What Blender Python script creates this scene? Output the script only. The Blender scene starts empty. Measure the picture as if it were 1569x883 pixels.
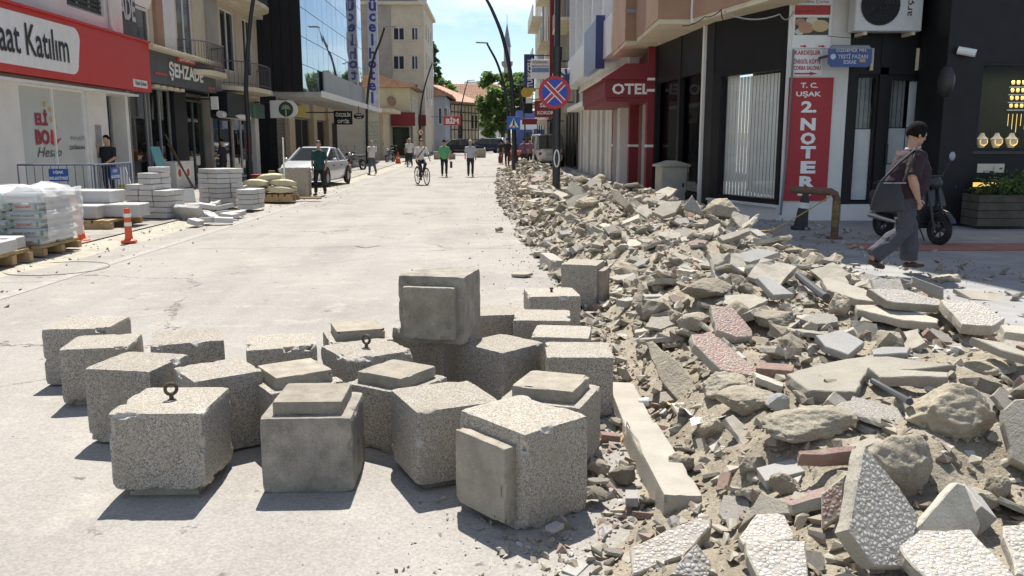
import bpy, bmesh, math, random
import numpy as np
from mathutils import Vector, Matrix, Euler, noise
R_ = math.radians
scene = bpy.context.scene
COL = scene.collection
# ------------------------------------------------------------------ camera
FPX, UC, VC, V0, U0, CAMH = 1300.0, 784.5, 441.5, 219.0, 760.0, 1.62
PITCH = math.atan((VC - V0) / FPX)
YAW = math.atan((UC - U0) / FPX * math.cos(PITCH))
cd = bpy.data.cameras.new('camera'); cam = bpy.data.objects.new('camera', cd); COL.objects.link(cam)
cam.location = (0, 0, CAMH); cam.rotation_euler = (math.pi/2 - PITCH, 0, -YAW)
cd.sensor_width = 36; cd.lens = FPX / 1569 * 36; cd.clip_end = 3000; cd.clip_start = .05
scene.camera = cam
# ------------------------------------------------------------------ sky and sun
SUN_EL, SUN_AZ = R_(61), R_(-4.5)            # azimuth from +Y (down the street), negative = left
w = bpy.data.worlds.new('World'); scene.world = w; w.use_nodes = True
nt = w.node_tree; nt.nodes.clear()
def wn(t, **k):
    n = nt.nodes.new(t)
    for a, b in k.items(): setattr(n, a, b)
    return n
sky = wn('ShaderNodeTexSky', sky_type='NISHITA', sun_disc=False, sun_elevation=SUN_EL, sun_rotation=SUN_AZ, air_density=1.0, dust_density=.35, ozone_density=1.2, altitude=900)
tc = wn('ShaderNodeTexCoord'); mp = wn('ShaderNodeMapping'); mp.inputs['Scale'].default_value = (1.0, 1.0, 2.6)
nz = wn('ShaderNodeTexNoise'); nz.inputs['Scale'].default_value = 3.1; nz.inputs['Detail'].default_value = 8; nz.inputs['Roughness'].default_value = .58
rp = wn('ShaderNodeValToRGB'); rp.color_ramp.elements[0].position = .49; rp.color_ramp.elements[1].position = .70
mixc = wn('ShaderNodeMix', data_type='RGBA'); mixc.inputs[7].default_value = (9.5, 9.8, 10.2, 1)
bg = wn('ShaderNodeBackground'); bg.inputs[1].default_value = .088
out = wn('ShaderNodeOutputWorld')
L = nt.links.new
L(tc.outputs['Generated'], mp.inputs[0]); L(mp.outputs[0], nz.inputs['Vector']); L(nz.outputs['Fac'], rp.inputs[0])
L(rp.outputs[0], mixc.inputs[0]); L(sky.outputs[0], mixc.inputs[6]); L(mixc.outputs[2], bg.inputs[0]); L(bg.outputs[0], out.inputs[0])
sd = bpy.data.lights.new('sun', 'SUN'); sun = bpy.data.objects.new('sun', sd); COL.objects.link(sun)
sd.energy = 5.0; sd.angle = R_(.53); sd.color = (1, .955, .88)
sdir = Vector((math.sin(SUN_AZ)*math.cos(SUN_EL), math.cos(SUN_AZ)*math.cos(SUN_EL), math.sin(SUN_EL)))
sun.rotation_euler = (-sdir).to_track_quat('-Z', 'Y').to_euler(); sun.location = (0, 0, 40)
vs = scene.view_settings; vs.view_transform = 'Standard'; vs.look = 'None'; vs.exposure = .74; vs.gamma = 1; vs.use_curve_mapping = False
# ------------------------------------------------------------------ pixel helpers (a pixel gives a direction; the distance comes from a plane)
_cp, _sp, _cy, _sy = math.cos(PITCH), math.sin(PITCH), math.cos(YAW), math.sin(YAW)
AW = Vector((_sy*_cp, _cy*_cp, -_sp)); AR = Vector((_cy, -_sy, 0)); AU = AR.cross(AW); CAMP = Vector((0, 0, CAMH))
def ray(u, v): return AW + AR*((u-UC)/FPX) + AU*((VC-v)/FPX)
def G(u, v, z=0.0):
    d = ray(u, v); return CAMP + d*((z-CAMH)/d.z)
def PX(u, v, X):
    d = ray(u, v); return CAMP + d*(X/d.x)
def PY(u, v, Y):
    d = ray(u, v); return CAMP + d*(Y/d.y)
def PN(u, v, P, n):
    d = ray(u, v); return CAMP + d*((P-CAMP).dot(n)/d.dot(n))
def gz(Y): return max(0.0, (Y-40)*.0125)
# ------------------------------------------------------------------ materials
MATS = {}
def M(name, col, rough=.8, var=.18, vs=6.0, bump=.15, bs=60.0, metal=0.0, objvar=0.0, spec=.5, fine=0.0, fs=180.0, emit=0, stain=0.0, ss=1.3, stcol=None, local=False):
    if name in MATS: return MATS[name]
    m = bpy.data.materials.new(name); m.use_nodes = True; t = m.node_tree; N = t.nodes; LL = t.links.new
    b = N['Principled BSDF']; b.inputs['Roughness'].default_value = rough; b.inputs['Metallic'].default_value = metal
    b.inputs['Specular IOR Level'].default_value = spec
    c = (*col, 1); b.inputs['Base Color'].default_value = c
    if local:
        tcn = N.new('ShaderNodeTexCoord'); pos = tcn.outputs['Object']
        oi_ = N.new('ShaderNodeObjectInfo'); mo_ = N.new('ShaderNodeVectorMath'); mo_.operation = 'SCALE'; mo_.inputs[0].default_value = (37.0, 19.0, 53.0); LL(oi_.outputs['Random'], mo_.inputs[3])
        ao_ = N.new('ShaderNodeVectorMath'); ao_.operation = 'ADD'; LL(pos, ao_.inputs[0]); LL(mo_.outputs[0], ao_.inputs[1]); pos = ao_.outputs[0]
    else:
        g = N.new('ShaderNodeNewGeometry'); pos = g.outputs['Position']
    last = None
    def noise_(scale, det=5, ro=.6):
        n = N.new('ShaderNodeTexNoise'); n.inputs['Scale'].default_value = scale; n.inputs['Detail'].default_value = det; n.inputs['Roughness'].default_value = ro
        LL(pos, n.inputs['Vector']); return n.outputs['Fac']
    def rng(src, a, bb):
        r = N.new('ShaderNodeMapRange'); r.inputs[1].default_value = .3; r.inputs[2].default_value = .7; r.inputs[3].default_value = a; r.inputs[4].default_value = bb
        LL(src, r.inputs[0]); return r.outputs[0]
    def mulv(colsock, valsock):
        h = N.new('ShaderNodeVectorMath'); h.operation = 'SCALE'; LL(colsock, h.inputs[0]); LL(valsock, h.inputs[3]); return h.outputs[0]
    rgb = N.new('ShaderNodeRGB'); rgb.outputs[0].default_value = c; last = rgb.outputs[0]
    if var: last = mulv(last, rng(noise_(vs), 1-var, 1+var))
    if fine: last = mulv(last, rng(noise_(fs, 2), 1-fine, 1+fine))
    if objvar:
        o = N.new('ShaderNodeObjectInfo'); r = N.new('ShaderNodeMapRange'); r.inputs[3].default_value = 1-objvar; r.inputs[4].default_value = 1+objvar
        LL(o.outputs['Random'], r.inputs[0]); last = mulv(last, r.outputs[0])
    if stain:
        mx = N.new('ShaderNodeMix'); mx.data_type = 'RGBA'; rr = N.new('ShaderNodeMapRange'); rr.inputs[1].default_value = .5; rr.inputs[2].default_value = .68; rr.inputs[3].default_value = 0; rr.inputs[4].default_value = stain
        LL(noise_(ss, 7, .65), rr.inputs[0]); LL(rr.outputs[0], mx.inputs[0]); LL(last, mx.inputs[6]); mx.inputs[7].default_value = (*(stcol or [x*.4 for x in col]), 1); last = mx.outputs[2]
    LL(last, b.inputs['Base Color'])
    if bump:
        bn = N.new('ShaderNodeBump'); bn.inputs['Strength'].default_value = bump; bn.inputs['Distance'].default_value = .02
        LL(noise_(bs, 6, .65), bn.inputs['Height']); LL(bn.outputs[0], b.inputs['Normal'])
    if emit:
        b.inputs['Emission Color'].default_value = c; b.inputs['Emission Strength'].default_value = emit
    MATS[name] = m; return m
def voro(m_name, scale, cols, rough=.85, bump=.5, bdist=.004, edge=None, edgecol=(.2, .18, .15), stain=.4, stcol=(.2, .17, .13), ss=5, objvar=.1, local=True, chip=False, dirt=0.0):
    """aggregate / pebble surface: voronoi cells with a colour each, optional grout between, stains on top"""
    if m_name in MATS: return MATS[m_name]
    m = bpy.data.materials.new(m_name); m.use_nodes = True; t = m.node_tree; N = t.nodes; LL = t.links.new
    b = N['Principled BSDF']; b.inputs['Roughness'].default_value = rough; b.inputs['Specular IOR Level'].default_value = .3
    if local:
        pos = N.new('ShaderNodeTexCoord').outputs['Object']
        oi_ = N.new('ShaderNodeObjectInfo'); mo_ = N.new('ShaderNodeVectorMath'); mo_.operation = 'SCALE'; mo_.inputs[0].default_value = (37.0, 19.0, 53.0); LL(oi_.outputs['Random'], mo_.inputs[3])
        ao_ = N.new('ShaderNodeVectorMath'); ao_.operation = 'ADD'; LL(pos, ao_.inputs[0]); LL(mo_.outputs[0], ao_.inputs[1]); pos = ao_.outputs[0]
    else: pos = N.new('ShaderNodeNewGeometry').outputs['Position']
    dn = N.new('ShaderNodeTexNoise'); dn.inputs['Scale'].default_value = scale*.6; LL(pos, dn.inputs['Vector'])
    ad = N.new('ShaderNodeVectorMath'); ad.operation = 'MULTIPLY_ADD'; ad.inputs[1].default_value = (.5/scale,)*3
    LL(dn.outputs['Color'], ad.inputs[0]); LL(pos, ad.inputs[2])
    v = N.new('ShaderNodeTexVoronoi'); v.inputs['Scale'].default_value = scale; LL(ad.outputs[0], v.inputs['Vector'])
    sep = N.new('ShaderNodeSeparateColor'); LL(v.outputs['Color'], sep.inputs[0])
    cr = N.new('ShaderNodeValToRGB'); cr.color_ramp.interpolation = 'CONSTANT'; LL(sep.outputs[0], cr.inputs[0])
    e = cr.color_ramp.elements; tot = sum(c[1] for c in cols); acc = 0
    for i, (c, wt) in enumerate(cols):
        el = e[0] if i == 0 else (e[1] if i == 1 else e.new(acc)); el.position = acc; el.color = (*c, 1); acc += wt/tot
    last = cr.outputs[0]; height = None
    if edge:
        ve = N.new('ShaderNodeTexVoronoi'); ve.feature = 'DISTANCE_TO_EDGE'; ve.inputs['Scale'].default_value = scale; LL(ad.outputs[0], ve.inputs['Vector'])
        r = N.new('ShaderNodeMapRange'); r.inputs[1].default_value = 0; r.inputs[2].default_value = edge; LL(ve.outputs['Distance'], r.inputs[0])
        r.interpolation_type = 'SMOOTHSTEP'
        rd = N.new('ShaderNodeMapRange'); rd.interpolation_type = 'SMOOTHSTEP'; rd.inputs[1].default_value = .82; rd.inputs[2].default_value = .52; LL(v.outputs['Distance'], rd.inputs[0])
        mn_ = N.new('ShaderNodeMath'); mn_.operation = 'MULTIPLY'; LL(r.outputs[0], mn_.inputs[0]); LL(rd.outputs[0], mn_.inputs[1])
        dm = N.new('ShaderNodeMapRange'); dm.inputs[1].default_value = .75; dm.inputs[2].default_value = .0; LL(v.outputs['Distance'], dm.inputs[0])
        hh_ = N.new('ShaderNodeMath'); hh_.operation = 'MULTIPLY'; LL(dm.outputs[0], hh_.inputs[0]); LL(mn_.outputs[0], hh_.inputs[1])
        mx = N.new('ShaderNodeMix'); mx.data_type = 'RGBA'; LL(mn_.outputs[0], mx.inputs[0]); mx.inputs[6].default_value = (*edgecol, 1); LL(last, mx.inputs[7]); last = mx.outputs[2]; height = hh_.outputs[0]
    else: height = sep.outputs[1]
    def noise_(scale, det=6):
        n = N.new('ShaderNodeTexNoise'); n.inputs['Scale'].default_value = scale; n.inputs['Detail'].default_value = det; n.inputs['Roughness'].default_value = .65; LL(pos, n.inputs['Vector']); return n.outputs['Fac']
    if stain:
        mx = N.new('ShaderNodeMix'); mx.data_type = 'RGBA'; rr = N.new('ShaderNodeMapRange'); rr.inputs[1].default_value = .45; rr.inputs[2].default_value = .7; rr.inputs[4].default_value = stain
        LL(noise_(ss), rr.inputs[0]); LL(rr.outputs[0], mx.inputs[0]); LL(last, mx.inputs[6]); mx.inputs[7].default_value = (*stcol, 1); last = mx.outputs[2]
    if chip:
        at = N.new('ShaderNodeAttribute'); at.attribute_name = 'chip'
        mx = N.new('ShaderNodeMix'); mx.data_type = 'RGBA'; LL(at.outputs['Fac'], mx.inputs[0]); LL(last, mx.inputs[6]); mx.inputs[7].default_value = (.52, .49, .44, 1); last = mx.outputs[2]
    o = N.new('ShaderNodeObjectInfo'); r = N.new('ShaderNodeMapRange'); r.inputs[3].default_value = 1-objvar; r.inputs[4].default_value = 1+objvar; LL(o.outputs['Random'], r.inputs[0])
    h = N.new('ShaderNodeVectorMath'); h.operation = 'SCALE'; LL(last, h.inputs[0]); LL(r.outputs[0], h.inputs[3])
    LL(h.outputs[0], b.inputs['Base Color'])
    bn = N.new('ShaderNodeBump'); bn.inputs['Strength'].default_value = bump; bn.inputs['Distance'].default_value = bdist; LL(height, bn.inputs['Height'])
    bn2 = N.new('ShaderNodeBump'); bn2.inputs['Strength'].default_value = .35; bn2.inputs['Distance'].default_value = .01; LL(noise_(25), bn2.inputs['Height']); LL(bn.outputs[0], bn2.inputs['Normal'])
    LL(bn2.outputs[0], b.inputs['Normal'])
    MATS[m_name] = m; return m
def glass(name, tint=(.6, .65, .65), refl=.12, rough=.02, power=4.0):
    if name in MATS: return MATS[name]
    m = bpy.data.materials.new(name); m.use_nodes = True; t = m.node_tree; N = t.nodes; LL = t.links.new
    N.remove(N['Principled BSDF']); o = N['Material Output']
    tr = N.new('ShaderNodeBsdfTransparent'); tr.inputs[0].default_value = (*tint, 1)
    gl = N.new('ShaderNodeBsdfGlossy'); gl.inputs['Roughness'].default_value = rough
    lw = N.new('ShaderNodeLayerWeight'); lw.inputs[0].default_value = .5
    pw = N.new('ShaderNodeMath'); pw.operation = 'POWER'; pw.inputs[1].default_value = power; LL(lw.outputs['Facing'], pw.inputs[0])
    ad = N.new('ShaderNodeMath'); ad.operation = 'ADD'; ad.use_clamp = True; ad.inputs[1].default_value = refl*.6; LL(pw.outputs[0], ad.inputs[0])
    mx = N.new('ShaderNodeMixShader'); LL(ad.outputs[0], mx.inputs[0]); LL(tr.outputs[0], mx.inputs[1]); LL(gl.outputs[0], mx.inputs[2]); LL(mx.outputs[0], o.inputs[0])
    MATS[name] = m; return m
def plain(name, col, rough=.6, **k): return M(name, col, rough, var=k.pop('var', .06), bump=k.pop('bump', 0), **k)
# ------------------------------------------------------------------ mesh helpers
class MB:
    """collects shapes; build() links them as ONE mesh object"""
    def __init__(s): s.v = []; s.f = []; s.mi = []
    def add(s, vs, fs, mi=0):
        o = len(s.v); s.v += [tuple(p) for p in vs]; s.f += [tuple(i+o for i in f) for f in fs]; s.mi += [mi]*len(fs); return s
    def box(s, x0, x1, y0, y1, z0, z1, mi=0, T=None):
        vs = [Vector((x, y, z)) for z in (z0, z1) for y in (y0, y1) for x in (x0, x1)]
        if T is not None: vs = [T @ p for p in vs]
        return s.add(vs, [(0,2,3,1), (4,5,7,6), (0,1,5,4), (2,6,7,3), (0,4,6,2), (1,3,7,5)], mi)
    def prism(s, poly, d, mi=0):
        """polygon of 3D points extruded by vector d"""
        n = len(poly); d = Vector(d); vs = [Vector(p) for p in poly] + [Vector(p)+d for p in poly]
        return s.add(vs, [tuple(range(n))[::-1], tuple(range(n, 2*n))] + [(i, (i+1) % n, (i+1) % n+n, i+n) for i in range(n)], mi)
    def loft(s, rings, cap=True, closed=True, mi=0):
        n = len(rings[0]); vs = [p for r in rings for p in r]; fs = []
        for k in range(len(rings)-1):
            for i in range(n if closed else n-1):
                j = (i+1) % n; fs.append((k*n+i, k*n+j, (k+1)*n+j, (k+1)*n+i))
        if cap: fs += [tuple(range(n))[::-1], tuple(range((len(rings)-1)*n, len(rings)*n))]
        return s.add(vs, fs, mi)
    def tube(s, pts, r, n=8, mi=0, cap=True, sq=None):
        pts = [Vector(p) for p in pts]; rs = r if isinstance(r, (list, tuple)) else [r]*len(pts); rings = []; up = None
        for i, p in enumerate(pts):
            d = (pts[min(i+1, len(pts)-1)] - pts[max(i-1, 0)]).normalized()
            if up is None:
                up = Vector((0, 0, 1)) if abs(d.z) < .9 else Vector((0, 1, 0))
            a = d.cross(up); a = a.normalized() if a.length > 1e-6 else d.orthogonal().normalized(); b = a.cross(d).normalized(); up = b
            kx, ky = (sq[i] if sq else (1, 1))
            rings.append([p + (a*math.cos(q)*kx + b*math.sin(q)*ky)*rs[i] for q in [2*math.pi*j/n for j in range(n)]])
        return s.loft(rings, cap, True, mi)
    def disc(s, c, axis, r, d, n=24, mi=0):
        axis = Vector(axis).normalized(); c = Vector(c); return s.tube([c, c+axis*d], r, n, mi)
    def ell(s, c, rx, ry, rz, n=12, m=8, mi=0, T=None):
        c = Vector(c); rings = []
        for i in range(1, m):
            a = math.pi*i/m - math.pi/2
            rings.append([Vector((math.cos(a)*math.cos(2*math.pi*j/n)*rx, math.cos(a)*math.sin(2*math.pi*j/n)*ry, math.sin(a)*rz)) for j in range(n)])
        if T is not None: rings = [[T @ p for p in r] for r in rings]
        rings = [[c+p for p in r] for r in rings]
        return s.loft(rings, True, True, mi)
    def build(s, name, mat, parent=None, smooth=False, bevel=0, loc=None):
        me = bpy.data.meshes.new(name); me.from_pydata(s.v, [], s.f)
        mats = mat if isinstance(mat, (list, tuple)) else [mat]
        for q in mats: me.materials.append(q)
        if len(mats) > 1: me.polygons.foreach_set('material_index', s.mi)
        bm = bmesh.new(); bm.from_mesh(me); bmesh.ops.recalc_face_normals(bm, faces=bm.faces)
        if bevel: bmesh.ops.bevel(bm, geom=list(bm.edges), offset=bevel, segments=1, affect='EDGES', clamp_overlap=True)
        bm.to_mesh(me); bm.free()
        if smooth: me.polygons.foreach_set('use_smooth', [True]*len(me.polygons)); smooth_by_angle(me, smooth)
        o = bpy.data.objects.new(name, me); COL.objects.link(o)
        if parent is not None:
            o.parent = parent
            if MODE['world']: o.matrix_parent_inverse = world_of(parent).inverted()
        if loc is not None: o.location = loc
        return o
def smooth_by_angle(me, ang):
    if ang is True: ang = .7
    bm = bmesh.new(); bm.from_mesh(me)
    for e in bm.edges:
        if len(e.link_faces) == 2 and e.calc_face_angle(0) > ang: e.smooth = False
    bm.to_mesh(me); bm.free()
def tag(o, label=None, cat=None, group=None, kind=None):
    if label: o['label'] = label
    if cat: o['category'] = cat
    if group: o['group'] = group
    if kind: o['kind'] = kind
    return o
def thing(name, label, cat, loc=(0, 0, 0), rz=0, group=None):
    o = bpy.data.objects.new(name, None); COL.objects.link(o); o.location = loc; o.rotation_euler = (0, 0, rz); o.empty_display_size = .2
    return tag(o, label, cat, group)
def bx(name, mat, parent, x0, x1, y0, y1, z0, z1, bevel=0):
    return MB().box(min(x0, x1), max(x0, x1), min(y0, y1), max(y0, y1), min(z0, z1), max(z0, z1)).build(name, mat, parent, bevel=bevel)
def inst(src, name, parent=None, T=None):
    o = bpy.data.objects.new(name, src.data if hasattr(src, 'data') else src); COL.objects.link(o)
    if parent is not None: o.parent = parent
    if T is not None: o.matrix_local = T
    return o
_fontcache = {}
def text(body, mat, parent, origin, xdir, updir, width=None, height=None, bold=.0, depth=.012, shear=0.0, name='lettering', maxw=None):
    """flat raised lettering; origin = centre of the text, xdir = reading direction"""
    cu = bpy.data.curves.new('txt', 'FONT'); cu.body = body; cu.align_x = 'LEFT'; cu.size = 1; cu.offset = bold; cu.extrude = 0; cu.resolution_u = 2; cu.shear = shear
    to = bpy.data.objects.new('txt', cu); COL.objects.link(to)
    dg = bpy.context.evaluated_depsgraph_get(); me = bpy.data.meshes.new_from_object(to.evaluated_get(dg))
    bpy.data.objects.remove(to); bpy.data.curves.remove(cu)
    co = np.zeros(len(me.vertices)*3); me.vertices.foreach_get('co', co); co = co.reshape(-1, 3)
    if len(co) == 0: return None
    mn, mx = co.min(0), co.max(0); sz = mx-mn
    sx = width/sz[0] if width else height/sz[1]; sy_ = height/sz[1] if height else sx
    if maxw and sz[0]*sx > maxw: sx = maxw/sz[0]
    X = Vector(xdir).normalized(); Uv = Vector(updir).normalized(); Nn = X.cross(Uv); O = Vector(origin)
    out = [O + X*((p[0]-(mn[0]+mx[0])/2)*sx) + Uv*((p[1]-(mn[1]+mx[1])/2)*sy_) + Nn*depth for p in co]
    me.vertices.foreach_set('co', np.array(out).ravel()); me.update(); me.name = name
    me.materials.clear(); me.materials.append(mat)
    o = bpy.data.objects.new(name, me); COL.objects.link(o)
    if parent is not None:
        o.parent = parent; o.matrix_parent_inverse = world_of(parent).inverted()
    return o
def world_of(o):
    m = Matrix.LocRotScale(o.location, o.rotation_euler, o.scale)
    return (world_of(o.parent) @ o.matrix_parent_inverse @ m) if o.parent else m
MODE = {'world': False}      # while True, children are given in world coordinates
rnd = random.Random(7)
# ================================================================== ground, road, pavements
def road_mat():
    m = bpy.data.materials.new('dusty_asphalt'); m.use_nodes = True; t = m.node_tree; N = t.nodes; LL = t.links.new; b = N['Principled BSDF']
    b.inputs['Roughness'].default_value = .92; b.inputs['Specular IOR Level'].default_value = .25
    pos = N.new('ShaderNodeNewGeometry').outputs['Position']
    def nz_(sc, det=6, ro=.6, vec=None):
        n = N.new('ShaderNodeTexNoise'); n.inputs['Scale'].default_value = sc; n.inputs['Detail'].default_value = det; n.inputs['Roughness'].default_value = ro; LL(vec or pos, n.inputs['Vector']); return n
    def ramp(src, p0, p1, c0=(0, 0, 0), c1=(1, 1, 1)):
        r = N.new('ShaderNodeValToRGB'); r.color_ramp.elements[0].position = p0; r.color_ramp.elements[1].position = p1; r.color_ramp.elements[0].color = (*c0, 1); r.color_ramp.elements[1].color = (*c1, 1); LL(src, r.inputs[0]); return r.outputs[0]
    def mix(f, a, bb):
        x = N.new('ShaderNodeMix'); x.data_type = 'RGBA'
        if isinstance(f, float): x.inputs[0].default_value = f
        else: LL(f, x.inputs[0])
        for i, q in ((6, a), (7, bb)):
            if isinstance(q, tuple): x.inputs[i].default_value = (*q, 1)
            else: LL(q, x.inputs[i])
        return x.outputs[2]
    base = ramp(nz_(.55, 8, .62).outputs['Fac'], .33, .68, (.235, .22, .20), (.335, .312, .28))
    strm = N.new('ShaderNodeMapping'); strm.inputs['Scale'].default_value = (1.6, .12, 1); LL(pos, strm.inputs[0])
    base = mix(ramp(nz_(1.0, 6, .6, strm.outputs[0]).outputs['Fac'], .45, .7), base, (.315, .295, .27))          # worn wheel tracks
    base = mix(ramp(nz_(2.3, 9, .7).outputs['Fac'], .53, .66), base, (.345, .32, .285))                            # pale dust
    base = mix(ramp(nz_(5.1, 5, .6).outputs['Fac'], .655, .70), base, (.14, .13, .12))                            # oily spots
    vo = N.new('ShaderNodeTexVoronoi'); vo.inputs['Scale'].default_value = 95; LL(pos, vo.inputs['Vector']); sp = N.new('ShaderNodeSeparateColor'); LL(vo.outputs['Color'], sp.inputs[0])
    ag = ramp(sp.outputs[0], 0, 1, (.86, .86, .86), (1.14, 1.14, 1.14))
    mu = N.new('ShaderNodeVectorMath'); mu.operation = 'MULTIPLY'; LL(base, mu.inputs[0]); LL(ag, mu.inputs[1]); base = mu.outputs[0]
    wv = N.new('ShaderNodeVectorMath'); wv.operation = 'MULTIPLY_ADD'; wv.inputs[1].default_value = (.6, .6, .6); LL(nz_(1.7, 6, .7).outputs['Color'], wv.inputs[0]); LL(pos, wv.inputs[2])
    ve = N.new('ShaderNodeTexVoronoi'); ve.feature = 'DISTANCE_TO_EDGE'; ve.inputs['Scale'].default_value = .23; LL(wv.outputs[0], ve.inputs['Vector'])
    crk = ramp(ve.outputs['Distance'], .0012, .0035, (1, 1, 1), (0, 0, 0)); msk = ramp(nz_(.35, 3).outputs['Fac'], .5, .56)
    cm = N.new('ShaderNodeMath'); cm.operation = 'MULTIPLY'; LL(crk, cm.inputs[0]); LL(msk, cm.inputs[1])
    base = mix(cm.outputs[0], base, (.06, .055, .05))
    LL(base, b.inputs['Base Color'])
    bn = N.new('ShaderNodeBump'); bn.inputs['Strength'].default_value = .25; bn.inputs['Distance'].default_value = .003; LL(sp.outputs[1], bn.inputs['Height'])
    b2 = N.new('ShaderNodeBump'); b2.inputs['Strength'].default_value = .3; b2.inputs['Distance'].default_value = .02; LL(nz_(9, 6).outputs['Fac'], b2.inputs['Height']); LL(bn.outputs[0], b2.inputs['Normal'])
    LL(b2.outputs[0], b.inputs['Normal']); return m
MR = road_mat()
M_dirt = M('soil', (.28, .24, .178), .95, var=.3, vs=3, bump=.9, bs=45, fine=.3, fs=90, stain=.5, ss=2.2, stcol=(.36, .33, .27))
M_pave = M('paving_grey', (.27, .265, .26), .85, var=.2, vs=2.5, bump=.15, bs=60, stain=.4, ss=1.1, stcol=(.17, .16, .15))
M_sand = M('pale_sand', (.36, .33, .27), .95, var=.2, vs=4, bump=.4, bs=60, fine=.2)
def grid_sheet(name, xs, ys, zf, mat, kind='structure'):
    nx, ny = len(xs), len(ys); vs = [(x, y, zf(x, y)) for y in ys for x in xs]
    fs = [(j*nx+i, j*nx+i+1, (j+1)*nx+i+1, (j+1)*nx+i) for j in range(ny-1) for i in range(nx-1)]
    me = bpy.data.meshes.new(name); me.from_pydata(vs, [], fs); me.materials.append(mat)
    me.polygons.foreach_set('use_smooth', [True]*len(fs))
    o = bpy.data.objects.new(name, me); COL.objects.link(o); o['kind'] = kind; return o
YS = [-12, 0, 20, 40, 60, 80, 100, 130, 170, 220, 300, 500, 900, 1500]
grid_sheet('ground', [-900, -60, 60, 900], YS, lambda x, y: gz(y)-.03, M('earth', (.2, .18, .15), .95))
grid_sheet('road', [-6.6, -3, 0, .72], [-10, 0, 10, 20, 30, 40, 50, 60, 80, 100, 130], lambda x, y: gz(y), MR)
grid_sheet('road_far', [.72, 6, 40], [60, 80, 100, 130], lambda x, y: gz(y)-.004, MR)
grid_sheet('pavement_left', [-13, -9, -6.6], [-10, 0, 10, 20, 30, 40, 60, 80, 130], lambda x, y: gz(y)+.05+.02*noise.noise((x, y*.5, 0)), M('left_pavement', (.29, .27, .235), .95, var=.2, vs=3, bump=.3, fine=.15, stain=.4, ss=1))
grid_sheet('pavement_right', [3.3, 5, 12, 20], [-10, 0, 10, 20, 30, 40, 60], lambda x, y: gz(y)+.10, M_pave)
MODE['world'] = True
# sandy verge drifting over the road edge on the left
def verge(x, y): return gz(y) + .05*(1-min(1, max(0, (x+6.9)/(1.3+.5*noise.noise((0, y*.35, 3))))))-.012
grid_sheet('sand_verge', list(np.linspace(-7.2, -5.0, 12)), list(np.linspace(4, 60, 70)), verge, M_sand)
# red tactile strip in the shaded pavement
mb = MB()
for k in range(22): mb.box(5.3+k*.42, 5.3+k*.42+.41, 11.9, 12.75, .102, .112)
tag(mb.build('tactile_strip', M('tactile_red', (.30, .13, .10), .85, var=.2, bump=.3)), kind='structure')
# painted line along the left of the road, broken and worn
lm = M('worn_white_paint', (.315, .298, .272), .9, var=.2, vs=9, stain=.95, ss=4, stcol=(.275, .26, .24))
grid_sheet('road_marking', [-5.35, -5.18], list(np.linspace(3, 60, 20)), lambda x, y: gz(y)+.004, lm)
# tar-filled transverse cracks
cm_ = plain('tar', (.035, .033, .03), .7)
for k, pts in enumerate([[(205, 380), (350, 381), (480, 379), (560, 377), (600, 378), (690, 380), (800, 381)], [(0, 433), (70, 431), (140, 426)], [(410, 352), (560, 347), (720, 342)], [(500, 322), (560, 335), (640, 328)], [(545, 377), (560, 380), (585, 376)]]):
    q = [G(u, v, .004) for u, v in pts]; mb = MB(); L_, R2 = [], []
    fine = []
    for a, b in zip(q, q[1:]):
        for s_ in range(8): fine.append(a.lerp(b, s_/8)+Vector((0, .06*noise.noise((a.x*3+s_*1.7, k, 0)), 0)))
    ww = .004 if k < 4 else .028
    mb.loft([[p+Vector((0, -ww*(1+noise.noise(p*4)), 0)), p+Vector((0, ww*(1+noise.noise(p*5)), 0))] for p in fine], cap=False, closed=False)
    o = mb.build('road_crack', cm_); o['kind'] = 'structure'
# manhole-like circular patch
mb = MB(); c = G(88, 412, .0); c.z = .02
c.z = .008; mb.tube([c+Vector((.62*math.cos(a), .62*math.sin(a), 0)) for a in np.linspace(0, 2*math.pi, 40)], .005, 5)
tag(mb.build('manhole_rim', M('iron', (.24, .225, .20), .8)), kind='structure')

# ================================================================== rubble mound
def lerp_tab(tab, y):
    if y <= tab[0][0]: return tab[0][1]
    for (a, p), (b, q) in zip(tab, tab[1:]):
        if y <= b: return p + (q-p)*(y-a)/(b-a)
    return tab[-1][1]
LEFT = [(1, -.1), (2.6, .1), (3.3, .4), (4.2, .72), (6, .95), (8, 1.0), (10, 1.0), (13, .82), (17, .66), (22, .45), (30, .35), (46, .4)]
RIGHT = [(1, 4.2), (8, 4.0), (12, 4.1), (17, 4.35), (20, 4.1), (24, 3.3), (30, 2.9), (46, 2.8)]
CREST = [(1, .22), (4, .30), (7, .33), (12, .34), (18, .46), (26, .44), (46, .42)]
def sst(a, b, x):
    t = min(1, max(0, (x-a)/(b-a))); return t*t*(3-2*t)
def mh(x, y):
    l, r, c = lerp_tab(LEFT, y), lerp_tab(RIGHT, y), lerp_tab(CREST, y)
    n = noise.fractal((x*.9, y*.9, 3.3), 1, 2, 4)
    n2 = noise.fractal((x*4, y*4, 1.3), .9, 2, 4)
    e = sst(l-.1, l+1.0, x)*(1-sst(r-.9, r+.25, x))
    base = -.02 + .13*sst(.9, 1.2, x)*sst(3.0, 3.6, y) + (.13*sst(1.0, 3, x) if y < 3.6 else 0)
    return gz(y) + base*min(1, e*3+.0) + c*e*(.78+.4*n) + .035*n2*min(1, e*2.5) - .03*(1-min(1, e*4))
ysm = [1.0]
while ysm[-1] < 62: ysm.append(ysm[-1] + max(.035, ysm[-1]*.0085))
grid_sheet('rubble_soil', list(np.linspace(-.25, 4.9, 120)), ysm, mh, M_dirt)

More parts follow.
